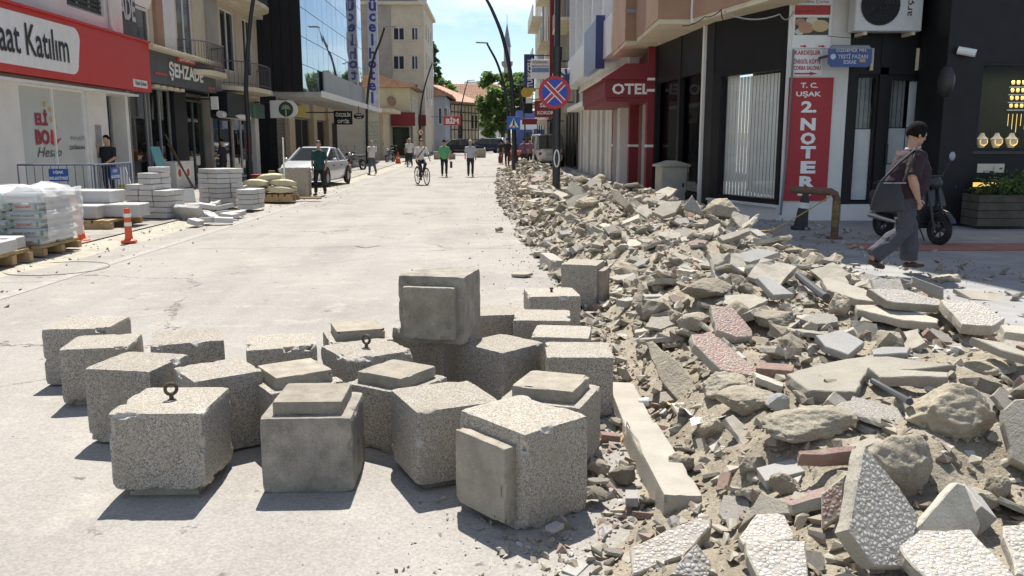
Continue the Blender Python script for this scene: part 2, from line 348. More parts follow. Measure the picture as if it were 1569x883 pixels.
# ================================================================== rubble pieces
def hull(pts, name, mat, sub=0, disp=0, seed=0, bevel=0):
    bm = bmesh.new()
    for p in pts: bm.verts.new(p)
    r = bmesh.ops.convex_hull(bm, input=bm.verts)
    bmesh.ops.delete(bm, geom=[g for g in r['geom_interior'] if isinstance(g, bmesh.types.BMVert)], context='VERTS')
    bmesh.ops.dissolve_limit(bm, angle_limit=.12, verts=bm.verts, edges=bm.edges)
    if bevel: bmesh.ops.bevel(bm, geom=list(bm.edges), offset=bevel, segments=1, affect='EDGES', clamp_overlap=True)
    bmesh.ops.triangulate(bm, faces=bm.faces)
    for _ in range(sub):
        bmesh.ops.subdivide_edges(bm, edges=bm.edges, cuts=1, use_grid_fill=True)
        bmesh.ops.triangulate(bm, faces=bm.faces)
    if disp:
        bm.normal_update()
        for v in bm.verts: v.co += v.normal*disp*noise.fractal(v.co*(2.2)+Vector((seed*7.1, 0, 0)), .8, 2.1, 4)
    bmesh.ops.recalc_face_normals(bm, faces=bm.faces)
    me = bpy.data.meshes.new(name); bm.to_mesh(me); bm.free()
    for q in (mat if isinstance(mat, (list, tuple)) else [mat]): me.materials.append(q)
    return me
M_conc = M('broken_concrete', (.322, .284, .217), .95, var=.25, vs=7, bump=.8, bs=38, fine=.2, fs=120, objvar=.3, stain=.6, ss=4, stcol=(.235, .20, .15), local=True)
M_slab = M('concrete_slab', (.358, .327, .268), .9, var=.15, vs=5, bump=.45, bs=55, fine=.14, fs=140, objvar=.28, stain=.6, ss=4.5, stcol=(.29, .255, .195), local=True)
M_sandst = M('sandstone', (.335, .29, .215), .95, var=.22, vs=6, bump=.8, bs=30, fine=.15, objvar=.12, stain=.4, ss=5, stcol=(.30, .26, .19), local=True)
M_grey = M('grey_paver', (.335, .325, .305), .9, var=.1, vs=6, bump=.3, bs=80, fine=.15, objvar=.15, stain=.3, ss=6, stcol=(.32, .28, .22), local=True)
M_brick = M('dusty_red_paver', (.30, .20, .165), .95, var=.2, vs=8, bump=.6, bs=50, objvar=.2, stain=.75, ss=5, stcol=(.34, .29, .22), local=True)
M_peb = voro("white_pebble_tile", 60, [((.43, .405, .37), 3), ((.49, .465, .43), 4), ((.37, .345, .31), 2), ((.42, .38, .33), 1)], bump=.8, bdist=.009, edge=.10, edgecol=(.33, .30, .26), stain=.6, stcol=(.40, .365, .30), ss=7)
M_pebr = voro("red_pebble_tile", 62, [((.38, .22, .19), 3), ((.44, .30, .27), 3), ((.36, .28, .25), 2), ((.46, .40, .36), 1)], bump=.8, bdist=.009, edge=.10, edgecol=(.27, .22, .18), stain=.4, stcol=(.36, .32, .26), ss=4)
M_agg = voro("block_aggregate", 195, [((.155, .14, .115), 1.6), ((.37, .335, .28), 3), ((.31, .28, .235), 2.4), ((.23, .205, .168), 1.6), ((.45, .42, .37), 1.8)], bump=.35, bdist=.004, stain=.6, stcol=(.29, .25, .195), ss=5, objvar=.12, chip=True)
M_plinth = M('cast_concrete', (.30, .265, .21), .95, var=.25, vs=9, bump=.6, bs=40, fine=.16, fs=150, objvar=.15, stain=.55, ss=5, stcol=(.36, .33, .275), local=True)
M_rust = M('rusted_steel', (.085, .065, .05), .75, var=.4, vs=30, bump=.3, bs=120, metal=.3, local=True)
r2 = random.Random(11)
def chunk_mesh(i, mat, flat=.6):
    pts = []
    for _ in range(13):
        v = Vector((r2.gauss(0, 1), r2.gauss(0, 1), r2.gauss(0, 1))).normalized(); pts.append(Vector((v.x*.5*r2.uniform(.8, 1), v.y*.42*r2.uniform(.75, 1), v.z*.5*flat*r2.uniform(.8, 1))))
    return hull(pts, 'chunk_shape', mat, sub=2, disp=.075, seed=i)
def shard_poly(i, n=None):
    n = n or r2.choice([4, 4, 5, 5, 6]); a0 = r2.uniform(0, 6.28); return [Vector((math.cos(a0+2*math.pi*k/n+r2.uniform(-.25, .25))*.5*r2.uniform(.75, 1.05), math.sin(a0+2*math.pi*k/n+r2.uniform(-.25, .25))*.42*r2.uniform(.75, 1.05), 0)) for k in range(n)]
def slab_mesh(i, mats, th=.11, poly=None):
    poly = poly or shard_poly(i); out = []
    for k, p in enumerate(poly):                       # ragged broken outline
        q = poly[(k+1) % len(poly)]; raw = r2.random() < .6
        for s_ in range(4):
            a = p.lerp(q, s_/4)
            if s_ and raw: a = a+Vector((r2.uniform(-.03, .03), r2.uniform(-.03, .03), 0))
            out.append(a)
    bm = bmesh.new(); top = [bm.verts.new((p.x*r2.uniform(.95, 1), p.y*r2.uniform(.95, 1), th/2+r2.uniform(-.012, .004))) for p in out]; mid = [bm.verts.new((p.x*r2.uniform(.98, 1.04), p.y*r2.uniform(.98, 1.04), r2.uniform(-.02, .02))) for p in out]; bot = [bm.verts.new((p.x*r2.uniform(.9, 1.02), p.y*r2.uniform(.9, 1.02), -th/2+r2.uniform(-.02, .02))) for p in out]
    n = len(out); bm.faces.new(top); bm.faces.new(bot[::-1])
    for A, B2 in ((top, mid), (mid, bot)):
        for k in range(n): bm.faces.new((A[k], B2[k], B2[(k+1) % n], A[(k+1) % n]))
    bmesh.ops.triangulate(bm, faces=[f for f in bm.faces if len(f.verts) > 4]); bmesh.ops.recalc_face_normals(bm, faces=bm.faces); me = bpy.data.meshes.new('slab_shape'); bm.to_mesh(me); bm.free()
    for q in (mats if isinstance(mats, (list, tuple)) else [mats]): me.materials.append(q)
    if isinstance(mats, (list, tuple)):
        for f in me.polygons: f.material_index = 0 if f.normal.z > .85 else 1
    return me
def box_mesh(mat, x, y, z): 
    return hull([Vector((sx*x/2*r2.uniform(.92, 1), sy*y/2*r2.uniform(.92, 1), sz*z/2*r2.uniform(.95, 1))) for sx in (-1, 1) for sy in (-1, 1) for sz in (-1, 1)], 'paver_shape', mat, bevel=.012)
CH_C = [chunk_mesh(i, M_conc, f) for i, f in enumerate([.7, .5, .6, .8, .45, .65, .55, .7])]
CH_S = [chunk_mesh(i+20, M_sandst, f) for i, f in enumerate([.7, .6, .8])]
SL_P = [slab_mesh(i, M_slab, t) for i, t in enumerate([.12, .1, .14, .11, .16, .1, .13])]
SL_W = [slab_mesh(i, [M_peb, M_slab], .12) for i in range(4)]
SL_R = [slab_mesh(i, [M_pebr, M_slab], .13) for i in range(2)]
PV = [box_mesh(M_grey, 1, .5, .34), box_mesh(M_grey, 1, .62, .3), box_mesh(M_slab, 1.1, .34, .24), box_mesh(M_brick, 1, .5, .32)]
def put(me, name, loc, size, rot, label, cat, group):
    o = bpy.data.objects.new(name, me); COL.objects.link(o); o.location = loc; o.scale = (size,)*3 if not isinstance(size, tuple) else size; o.rotation_euler = rot
    return tag(o, label, cat, group)
# ---- pieces read from the photograph one by one: outline on a plane through the pile, with its own thickness
def rubble_anchor(u, v, lift=0.0):
    """where the line of sight through a pixel meets the pile"""
    d = ray(u, v); t = 1.0
    while t < 80:
        p = CAMP + d*t
        if p.z <= mh(p.x, p.y)+lift: return p
        t += .02
    return CAMP + d*t
HERO_POS = []
def hero_slab(poly, n, th, mats, label, lift=.08, name='broken_slab'):
    n = Vector(n).normalized(); cu = sum(p[0] for p in poly)/len(poly); cv = sum(p[1] for p in poly)/len(poly)
    P = rubble_anchor(cu, cv, lift); pts = [PN(u, v, P, n) for u, v in poly]
    c = sum(pts, Vector())/len(pts); HERO_POS.append((c, max((p-c).length for p in pts)))
    zq = Vector((0, 0, 1)).rotation_difference(n); iq = zq.inverted()
    loc = [iq @ (p-c) for p in pts]; bm = bmesh.new(); m = []
    for k, p in enumerate(loc):                                       # roughen the broken outline a little
        q = loc[(k+1) % len(loc)]; L2 = (q-p).length; kk = max(1, min(7, int(L2/.045)))
        for s_ in range(kk):
            a = p.lerp(q, s_/kk)
            if s_: a += Vector((noise.noise(a*9+Vector((cu, 0, 0))), noise.noise(a*9+Vector((0, cv, 0))), 0))*min(.018, L2*.05)
            m.append(a)
    top = [bm.verts.new((p.x, p.y, .0)) for p in m]; rg_ = lambda p, q: 1+.035*noise.noise(p*14+Vector((q, cu, 0))); mid = [bm.verts.new((p.x*rg_(p, 1)*1.012, p.y*rg_(p, 2)*1.012, -th*(.5+.15*noise.noise(p*11)))) for p in m]; bot = [bm.verts.new((p.x*rg_(p, 3), p.y*rg_(p, 4), -th*(1+.2*noise.noise(p*6)))) for p in m]
    k = len(m); f1 = bm.faces.new(top); f2 = bm.faces.new(bot[::-1])
    for A2, B2 in ((top, mid), (mid, bot)):
        for i in range(k): bm.faces.new((A2[i], B2[i], B2[(i+1) % k], A2[(i+1) % k]))
    bmesh.ops.recalc_face_normals(bm, faces=bm.faces)
    bmesh.ops.bevel(bm, geom=[e for e in f1.edges], offset=min(.005, th*.1), segments=1, affect='EDGES', clamp_overlap=True)
    me = bpy.data.meshes.new(name); bm.to_mesh(me); bm.free()
    ml = mats if isinstance(mats, list) else [mats]
    for q in ml: me.materials.append(q)
    if len(ml) > 1:
        for f in me.polygons: f.material_index = 0 if f.normal.z > .8 else 1
    o = bpy.data.objects.new(name, me); COL.objects.link(o); o.location = c; o.rotation_mode = 'QUATERNION'; o.rotation_quaternion = zq
    return tag(o, label, 'slab')
def hero_rock(u, v, w_, h_, mat, label, lift=.03, tilt=0.0, seed=0, depth=.8, name='rubble_boulder', rough=.10):
    """pixel centre and pixel size; sits on the pile where its foot is seen"""
    P = rubble_anchor(u, v+h_*.42, 0); D = (P-CAMP).dot(AW); s = D/FPX; wx, hz = w_*s, h_*s*.92
    c = P + Vector((0, wx*depth*.28, hz*.40))
    bm = bmesh.new(); bmesh.ops.create_icosphere(bm, subdivisions=5, radius=1)
    off = Vector((seed*3.7, seed*1.3, 5.5)); rq = random.Random(seed+50)
    cuts = [(Vector((rq.gauss(0, 1), rq.gauss(0, 1), rq.gauss(0, 1))).normalized(), rq.uniform(.5, .82)) for _ in range(14)]
    for q in bm.verts:
        p = q.co.copy()
        for n_, d_ in cuts:
            e = p.dot(n_)-d_
            if e > 0: p -= n_*e*.92
        p *= 1 + rough*1.2*noise.fractal(p*1.4+off, 1, 2, 3)
        p += p.normalized()*rough*.55*noise.fractal(p*6+off, .8, 2.2, 4)
        q.co = Vector((p.x*wx*.56, p.y*wx*.56*depth, p.z*hz*.58))
    me = bpy.data.meshes.new(name); bm.to_mesh(me); bm.free(); me.materials.append(mat)
    me.polygons.foreach_set('use_smooth', [True]*len(me.polygons))
    o = bpy.data.objects.new(name, me); COL.objects.link(o); o.location = c; o.rotation_euler = (0, tilt, seed*.7 % .6)
    HERO_POS.append((c, wx*.5)); return tag(o, label, 'boulder')
PB = [M_peb, M_slab]; PR = [M_pebr, M_slab]
hero_slab([(1325,682),(1350,712),(1410,790),(1388,870),(1340,868),(1297,812)], (.42,-.72,.55), .055, PB, 'large white pebbled slab standing on edge in front of the round boulder', .18)
hero_slab([(1360,812),(1487,810),(1557,885),(1440,900),(1400,868)], (0,-.2,.98), .05, PB, 'white pebbled tile lying flat below the standing pebbled slab', .14)
hero_slab([(1400,811),(1466,739),(1479,743),(1503,805),(1498,820),(1440,830)], (.15,-.85,.5), .045, M_slab, 'pointed grey broken slab leaning up right of the standing pebbled slab', .12)
hero_slab([(1537,805),(1590,800),(1590,890),(1556,880)], (-.1,-.35,.93), .05, PB, 'white pebbled tile cut by the lower right corner of the picture', .12)
hero_slab([(1143,828),(1236,828),(1239,892),(1166,892),(1145,849)], (0,-.3,.95), .05, PB, 'squarish white pebbled tile at the bottom edge, nearest the camera', .10)
hero_slab([(1133,822),(1160,787),(1201,785),(1216,816),(1216,826),(1139,833)], (0,-.15,.98), .04, PB, 'white pebbled tile just behind the squarish one at the bottom edge', .12)
hero_slab([(965,840),(1020,812),(1071,793),(1090,793),(1088,808),(1050,850),(969,881)], (-.15,-.3,.93), .05, PB, 'long pebbled slab lowest on the left, at the road edge', .08)
hero_slab([(1026,881),(1068,833),(1088,858),(1093,887)], (0,-.65,.75), .04, PB, 'pebbled triangle propped behind the long pebbled slab at the bottom', .06)
hero_slab([(1130,811),(1166,754),(1205,769),(1210,787),(1157,790)], (-.4,-.45,.8), .035, M_slab, 'bent grey tile above the pebbled tiles at the bottom edge', .10)
hero_slab([(1537,628),(1555,612),(1590,610),(1590,725),(1549,702)], (-.3,-.75,.55), .09, M_slab, 'upright concrete slab at the right edge of the picture', .18)
hero_slab([(1224,690),(1312,682),(1310,692),(1262,698),(1226,697)], (0,-.3,.95), .06, M_brick, 'long dark reddish slab behind the standing pebbled slab', .12)
hero_slab([(1258,757),(1295,728),(1290,790),(1258,810)], (-.5,-.7,.5), .04, PR, 'small reddish tile tucked left of the standing pebbled slab', .1)
hero_slab([(1089,467),(1123,471),(1152,505),(1153,515),(1129,517),(1098,506)], (.05,-.5,.86), .06, PR, 'red pebbled slab tilted in the middle of the pile', .14)
hero_slab([(1060,512),(1089,509),(1160,564),(1159,577),(1106,567),(1064,527)], (.2,-.35,.9), .06, PR, 'long pinkish slab lying below the red pebbled slab', .14)
hero_slab([(988,525),(999,522),(1040,556),(1061,581),(1064,604),(1041,617),(1013,584)], (-.45,-.55,.7), .16, M_conc, 'thick kerb fragment leaning left below the long pinkish slab', .16, 'kerb_fragment')
hero_slab([(1160,425),(1177,424),(1218,451),(1186,452)], (.2,-.4,.9), .05, M_grey, 'smooth grey plank-like slab high in the pile behind the red pebbled slab', .12)
hero_slab([(1258,426),(1281,429),(1330,445),(1352,463),(1314,459),(1268,444)], (0,-.25,.96), .06, M_slab, 'pale slab left of the pair below the walking woman', .12)
hero_slab([(1330,442),(1390,444),(1442,461),(1442,468),(1374,464),(1360,461)], (.05,-.25,.96), .06, PB, 'pale pebbled slab right of the pair below the walking woman', .14)
hero_slab([(1442,459),(1493,461),(1540,488),(1521,500),(1474,497)], (0,-.3,.95), .07, PB, 'white pebbled slab near the right edge below the sandstone boulder', .2)
hero_slab([(1311,467),(1368,467),(1438,489),(1436,495),(1387,491),(1314,474)], (0,-.2,.98), .06, M_slab, 'long narrow slab under the pebbled pair below the walking woman', .1)
hero_slab([(1398,423),(1446,441),(1446,457),(1428,451),(1397,434)], (-.2,-.85,.45), .05, M_slab, 'slab on edge just below the feet of the walking woman', .16)
hero_slab([(1250,513),(1290,505),(1325,524),(1300,544),(1265,531)], (0,-.35,.94), .05, M_grey, 'grey broken flagstone lying flat right of the pile centre', .1)
hero_slab([(1336,535),(1352,531),(1396,532),(1390,541),(1339,543)], (0,-.2,.98), .05, M_grey, 'small grey paving slab lying on the flat concrete', .1)
hero_slab([(1330,562),(1352,563),(1453,570),(1453,578),(1349,578)], (0,-.2,.98), .06, M_slab, 'long pale slab lying on the flat concrete remains', .1)
hero_slab([(1205,573),(1270,555),(1336,543),(1404,552),(1464,559),(1400,566),(1330,567),(1312,600),(1240,598)], (0,-.06,1), .08, M_slab, 'wide flat remains of concrete paving in the middle of the pile', .05, 'paving_remains')
hero_slab([(1461,442),(1530,450),(1553,465),(1490,458)], (0,-.2,.98), .05, M_slab, 'pale slab right of the sandstone boulder at the far side of the pile', .16)
hero_slab([(1488,516),(1537,525),(1575,540),(1575,547),(1534,536)], (0,-.2,.98), .05, M_slab, 'narrow pale slab at the right edge under the pebbled slab', .16)
hero_slab([(1534,497),(1575,500),(1575,513),(1540,509)], (0,-.3,.95), .05, M_slab, 'slab cut by the right edge, level with the red pebbled slab', .2)
hero_slab([(1046,319),(1061,299),(1079,329)], (.1,-.9,.42), .06, PB, 'pebbled corner of a tile standing on end before the utility cabinet', .2)
hero_slab([(999,325),(1016,310),(1045,307),(1036,325),(1016,332)], (0,-.5,.86), .06, M_slab, 'white slab tilted at the foot of the utility cabinet', .2)
hero_slab([(935,290),(945,291),(965,312),(958,320),(940,305)], (-.5,-.6,.6), .14, M_conc, 'thick dark fragment leaning right beyond the sign pole', .3, 'kerb_fragment')
hero_slab([(867,290),(876,277),(905,297),(884,303)], (.2,-.7,.65), .08, M_slab, 'square flag tilted up just right of the sign pole', .22)
hero_slab([(1110,395),(1160,380),(1196,386),(1150,402)], (.1,-.45,.88), .06, M_grey, 'grey flag facing up in the far part of the pile', .14)
hero_slab([(1100,362),(1148,348),(1150,354),(1108,369)], (0,-.4,.9), .06, M_slab, 'thin pale plank of stone below the sandstone boulder', .16)
hero_slab([(1184,349),(1206,354),(1202,367),(1180,362)], (0,-.8,.6), .06, PR, 'small red square tile at the shade line by the sagging yellow tape', .14)
hero_slab([(1012,600),(1050,596),(1042,612),(1010,618)], (0,-.4,.9), .05, M_slab, 'flat flake beside the white kerb stone', .05)
hero_rock(1390, 706, 118, 130, M_conc, 'round grey boulder behind the standing pebbled slab', seed=1)
hero_rock(1470, 636, 150, 88, M_sandst, 'long rounded lump of concrete and earth above the round grey boulder', tilt=.25, seed=2, depth=.6)
hero_rock(1528, 566, 100, 34, M_sandst, 'low sandy boulder lying along the right edge', seed=3, depth=.7)
hero_rock(1110, 591, 88, 40, M_conc, 'angular grey lump right of the thick kerb fragment', seed=4)
hero_rock(1147, 618, 92, 46, M_conc, 'wide brown lump just below the angular grey lump', seed=5)
hero_rock(1192, 617, 40, 36, M_grey, 'small dark squared stone at the right of the wide brown lump', seed=6, rough=.04)
hero_rock(1092, 444, 80, 34, M_conc, 'earthy lump above the red pebbled slab', seed=7)
hero_rock(1063, 497, 60, 32, M_conc, 'rounded lump left of the red pebbled slab', seed=8)
hero_rock(1196, 492, 70, 36, M_conc, 'rounded lump right of the red pebbled slab', seed=9)
hero_rock(1459, 433, 72, 36, M_sandst, 'sandstone boulder at the far side near the feet of the walking woman', seed=10)
hero_rock(1289, 467, 46, 40, M_sandst, 'yellowish boulder left of the narrow slabs', seed=12)
hero_rock(1240, 503, 26, 28, M_conc, 'egg-shaped stone left of the grey broken flagstone', seed=13)
hero_rock(1111, 324, 50, 40, M_sandst, 'big sandstone block standing up before the corner window', seed=14, rough=.07)
hero_rock(900, 311, 50, 18, M_sandst, 'flat-topped stone lying right of the sign pole', seed=15)
hero_rock(1250, 655, 150, 50, M_conc, 'broad crumbling mass left of the round grey boulder', seed=16, depth=.7)
hero_rock(1155, 715, 40, 40, M_conc, 'stone half sunk in the earth slope', seed=17)
hero_rock(1207, 745, 46, 40, M_conc, 'squarish stone on the earth slope near the bent grey tile', seed=18)
hero_rock(1040, 712, 46, 44, M_conc, 'stone at the top end of the earth slope by the kerb', seed=19)
hero_rock(1090, 655, 48, 44, M_conc, 'pale stone at the right of the white kerb stone', seed=20)
hero_rock(1533, 745, 40, 50, M_conc, 'earth-covered lump right of the pointed grey slab', seed=21)
def block_mesh(sx, sy, sz, seed, chipamt=.5, n=26):
    bm = bmesh.new(); bmesh.ops.create_cube(bm, size=2); bmesh.ops.subdivide_edges(bm, edges=bm.edges, cuts=n, use_grid_fill=True)
    lay = bm.verts.layers.float.new('chip'); off = Vector((seed*5.3, seed*2.1, seed))
    for v in bm.verts:
        p = v.co.copy(); a = sorted((abs(p.x), abs(p.y), abs(p.z))); e = a[1]; chip = 0
        if e > .78:
            t = sst(.78, 1.0, e); nn = noise.fractal(p*1.7+off, 1, 2, 3); n3 = noise.noise(p*7+off)
            c_ = sst(.25, .8, nn)*chipamt*.42*t*t*(1+.5*noise.noise(p*9+off)) + (.035*sst(.8, 1, a[0])+.018)*t*t*t*t + .012*max(0, n3)*t
            chip = min(.8, sst(.3, .55, nn)*t*t*1.2)
            if t > .85 and n3 > .15: chip = max(chip, .4*min(1, n3*3))
            d = Vector((p.x if abs(p.x) > .7 else 0, p.y if abs(p.y) > .7 else 0, p.z if abs(p.z) > .7 else 0))
            p -= d*c_*.6
        p += .008*noise.noise_vector(p*2.5+off)
        v.co = Vector((p.x*sx/2, p.y*sy/2, p.z*sz/2)); v[lay] = chip
    me = bpy.data.meshes.new('body'); bm.to_mesh(me); bm.free(); me.polygons.foreach_set('use_smooth', [True]*len(me.polygons)); smooth_by_angle(me, .75)
    return me
# kerb stones still in line at the road edge
M_kerb = M('kerb_concrete', (.36, .33, .28), .9, var=.12, vs=6, bump=.35, bs=70, fine=.1, stain=.35, ss=4, stcol=(.34, .30, .24))
def kerb(x, y0, y1, z, label, rz=0, tilt=0):
    me = block_mesh(.17, y1-y0, .27, int(y0*10), .35, 22); me.materials.append(M_kerb); me.name = 'kerb_stone'
    o = bpy.data.objects.new('kerb_stone', me); COL.objects.link(o); o.location = (x, (y0+y1)/2, z-.13); o.rotation_euler = (tilt, .05, rz); return tag(o, label, 'kerb stone')
kerb(.785, 3.42, 4.42, .125, 'white kerb stone nearest the camera, its end jutting towards the road', .02)
kerb(.80, 4.45, 5.4, .06, 'second kerb stone, strewn with chips behind the nearest one', -.02)
kerb(.95, 8.9, 9.7, .16, 'kerb stone half buried beyond the block with the sideways plinth', -.05)
kerb(.72, 10.6, 11.4, .15, 'short kerb stone lying free at the road edge before the sign pole', .12)
# ---- medium pieces of the pile (each one an object; alike ones share a label)
G_ = 'broken pieces in the rubble pile'
kinds = [('rubble_chunk', CH_C, 40, 'rough concrete lump in the', 'rubble'), ('sandstone_lump', CH_S, 5, 'yellowish sandstone lump in the', 'rubble'),
         ('slab_shard', SL_P, 46, 'plain grey slab shard in the', 'slab'), ('pebbled_shard', SL_W, 9, 'white pebbled tile shard in the', 'slab'),
         ('red_pebbled_shard', SL_R, 3, 'reddish pebbled tile shard in the', 'slab'), ('loose_paver', PV[:3], 8, 'loose grey paving block in the', 'paver'), ('red_paver', PV[3:], 3, 'dull red paving block in the', 'paver')]
bag = [k for k in kinds for _ in range(k[2])]
r3 = random.Random(5); cnt = {}; made = 0; tries = 0
while made < 1250 and tries < 40000:
    tries += 1
    y = math.exp(r3.uniform(math.log(2.3), math.log(48))); l, r = lerp_tab(LEFT, y), lerp_tab(RIGHT, y)
    x = r3.uniform(l-.25, r+.15)
    if abs(x) > .66*y+.4: continue
    k = r3.choice(bag); q = abs(r3.gauss(0, 1)); s = (.11+.095*q) * (1+min(1.0, y/24)*.95)
    if x < l+.25: s *= .55
    s = min(s, .6)
    if k[0] in ('slab_shard', 'pebbled_shard'): s *= 1.25
    if k[0] in ('loose_paver', 'red_paver'): s = r3.uniform(.14, .22)
    if y < 6.2 and x < 1.05: s *= .5
    z = mh(x, y); bad = False
    for c, rad in HERO_POS:
        if (c.x-x)**2+(c.y-y)**2 < (rad*.8+s*.25)**2: bad = True; break
    if bad or cnt.get(k[0], 0) >= 295: continue
    if 'chunk' in k[0] or 'lump' in k[0]: rot = (r3.uniform(-.6, .6), r3.uniform(-.6, .6), r3.uniform(0, 6.3))
    else: rot = (r3.gauss(-.02, .33), r3.gauss(0, .33), r3.uniform(0, 6.3))
    zone = 'at the near end of the pile' if y < 4.2 else 'in the near half of the pile' if y < 7 else 'in the pile below the walking woman' if y < 11 else 'in the pile before the corner window' if y < 17 else 'in the pile near the sign pole' if y < 25 else 'at the far end of the pile'
    put(r3.choice(k[1]), k[0], (x, y, z+s*(.10 if 'chunk' in k[0] or 'lump' in k[0] else .13)), s, rot, k[3].split(' in the')[0]+(' on the road side ' if x < l+.5 else ' ')+zone, k[4], k[3].split(' in the')[0]+' pieces')
    cnt[k[0]] = cnt.get(k[0], 0)+1; made += 1
# loose lumps beside the near blocks (seen between the right-hand block and the kerb)
for u, v, s, me, lab in [(912,757,.17,CH_C[0],'flat-topped grey stone beside the block with the sideways plinth'), (915,712,.16,CH_C[2],'reddish-grey stone wedged between block and kerb'), (957,728,.17,CH_C[3],'broad stone leaning on the nearest kerb stone'),
                         (935,668,.11,PV[3],'small red paver between block and kerb'), (968,762,.12,PV[0],'grey paver piece at the foot of the nearest kerb stone'), (850,806,.075,PV[1],'small squared stone lying alone at the foot of the front right block'),
                         (916,735,.11,SL_W[0],'bright white flake between block and kerb'), (945,645,.10,CH_C[5],'rounded stone behind the front right blocks'), (800,418,.34,SL_P[1],'thin shard lying on the road behind the blocks'), (765,352,.2,CH_S[0],'single pale stone lying on the road left of the pile')]:
    p = G(u, v, .05); put(me, 'loose_stone', (p.x, p.y, .03 if s > .3 else .045), s, (r3.uniform(-.15, .15), r3.uniform(-.15, .15), r3.uniform(0, 6)), lab, 'stone', None)
# ---- countless small debris
def debris(name, n, mat, pos, smin, smax, seed):
    g = np.random.default_rng(seed); T = []
    for i in range(6):
        bm = bmesh.new()
        for _ in range(7):
            v = g.normal(size=3); v /= np.linalg.norm(v); bm.verts.new((v[0]*.5, v[1]*.45, v[2]*.3))
        bmesh.ops.convex_hull(bm, input=bm.verts); bmesh.ops.triangulate(bm, faces=bm.faces); bm.verts.index_update()
        T.append((np.array([v.co[:] for v in bm.verts]), np.array([[v.index for v in f.verts] for f in bm.faces]))); bm.free()
    V, Fc, off = [], [], 0
    rr = random.Random(seed)
    for k in range(n):
        p = pos(rr)
        if p is None: continue
        tv, tf = T[k % 6]; e = np.array(Euler((rr.uniform(-.7, .7), rr.uniform(-.7, .7), rr.uniform(0, 6.3))).to_matrix())
        s = smin*(smax/smin)**(rr.random()**2.2)*p[3]
        V.append(tv @ e.T * s + np.array(p[:3])+np.array([0, 0, s*.1])); Fc.append(tf+off); off += len(tv)
    V = np.concatenate(V); Fc = np.concatenate(Fc)
    me = bpy.data.meshes.new(name); me.from_pydata(V.tolist(), [], Fc.tolist()); me.materials.append(mat)
    o = bpy.data.objects.new(name, me); COL.objects.link(o); return o
M_deb = voro('debris_mix', 14, [((.318, .276, .21), 3), ((.358, .328, .27), 3), ((.245, .21, .157), 2), ((.30, .22, .18), 1), ((.46, .44, .41), 1)], bump=.2, stain=.3, ss=3, local=False, objvar=.02)
def pos_pile(rr):
    y = math.exp(rr.uniform(math.log(2.2), math.log(50))); l, r = lerp_tab(LEFT, y), lerp_tab(RIGHT, y); x = l-.35+(r-l+.7)*rr.random()
    if abs(x) > .66*y+.4: return None
    return (x, y, max(mh(x, y), gz(y)), min(2.2, .42+y/9))
tag(debris('small_rubble', 23000, M_deb, pos_pile, .016, .15, 3), 'countless small chips and stones filling the rubble pile', 'rubble', kind='stuff')
def pos_edge(rr):
    y = math.exp(rr.uniform(math.log(2.5), math.log(45))); x = lerp_tab(LEFT, y)-abs(rr.gauss(0, .45))
    return (x, y, gz(y)+.002, 1)
tag(debris('road_grit', 2600, M_deb, pos_edge, .008, .05, 4), 'small grit and chips strewn on the road beside the pile', 'rubble', kind='stuff')
def pos_left(rr):
    y = rr.uniform(8, 34); x = -6.3+rr.gauss(0, .7)
    return (x, y, max(verge(x, y), 0)+.004, 1)
tag(debris('verge_grit', 1100, M_deb, pos_left, .012, .08, 5), 'small grit on the sandy left verge', 'rubble', kind='stuff')
def pos_shade(rr):
    x = rr.uniform(4.0, 6.2); y = rr.uniform(7, 17)
    return (x, y, .105, 1)
tag(debris('pavement_chips', 900, M_deb, pos_shade, .02, .16, 6), 'scattered chips on the shaded pavement', 'rubble', kind='stuff')

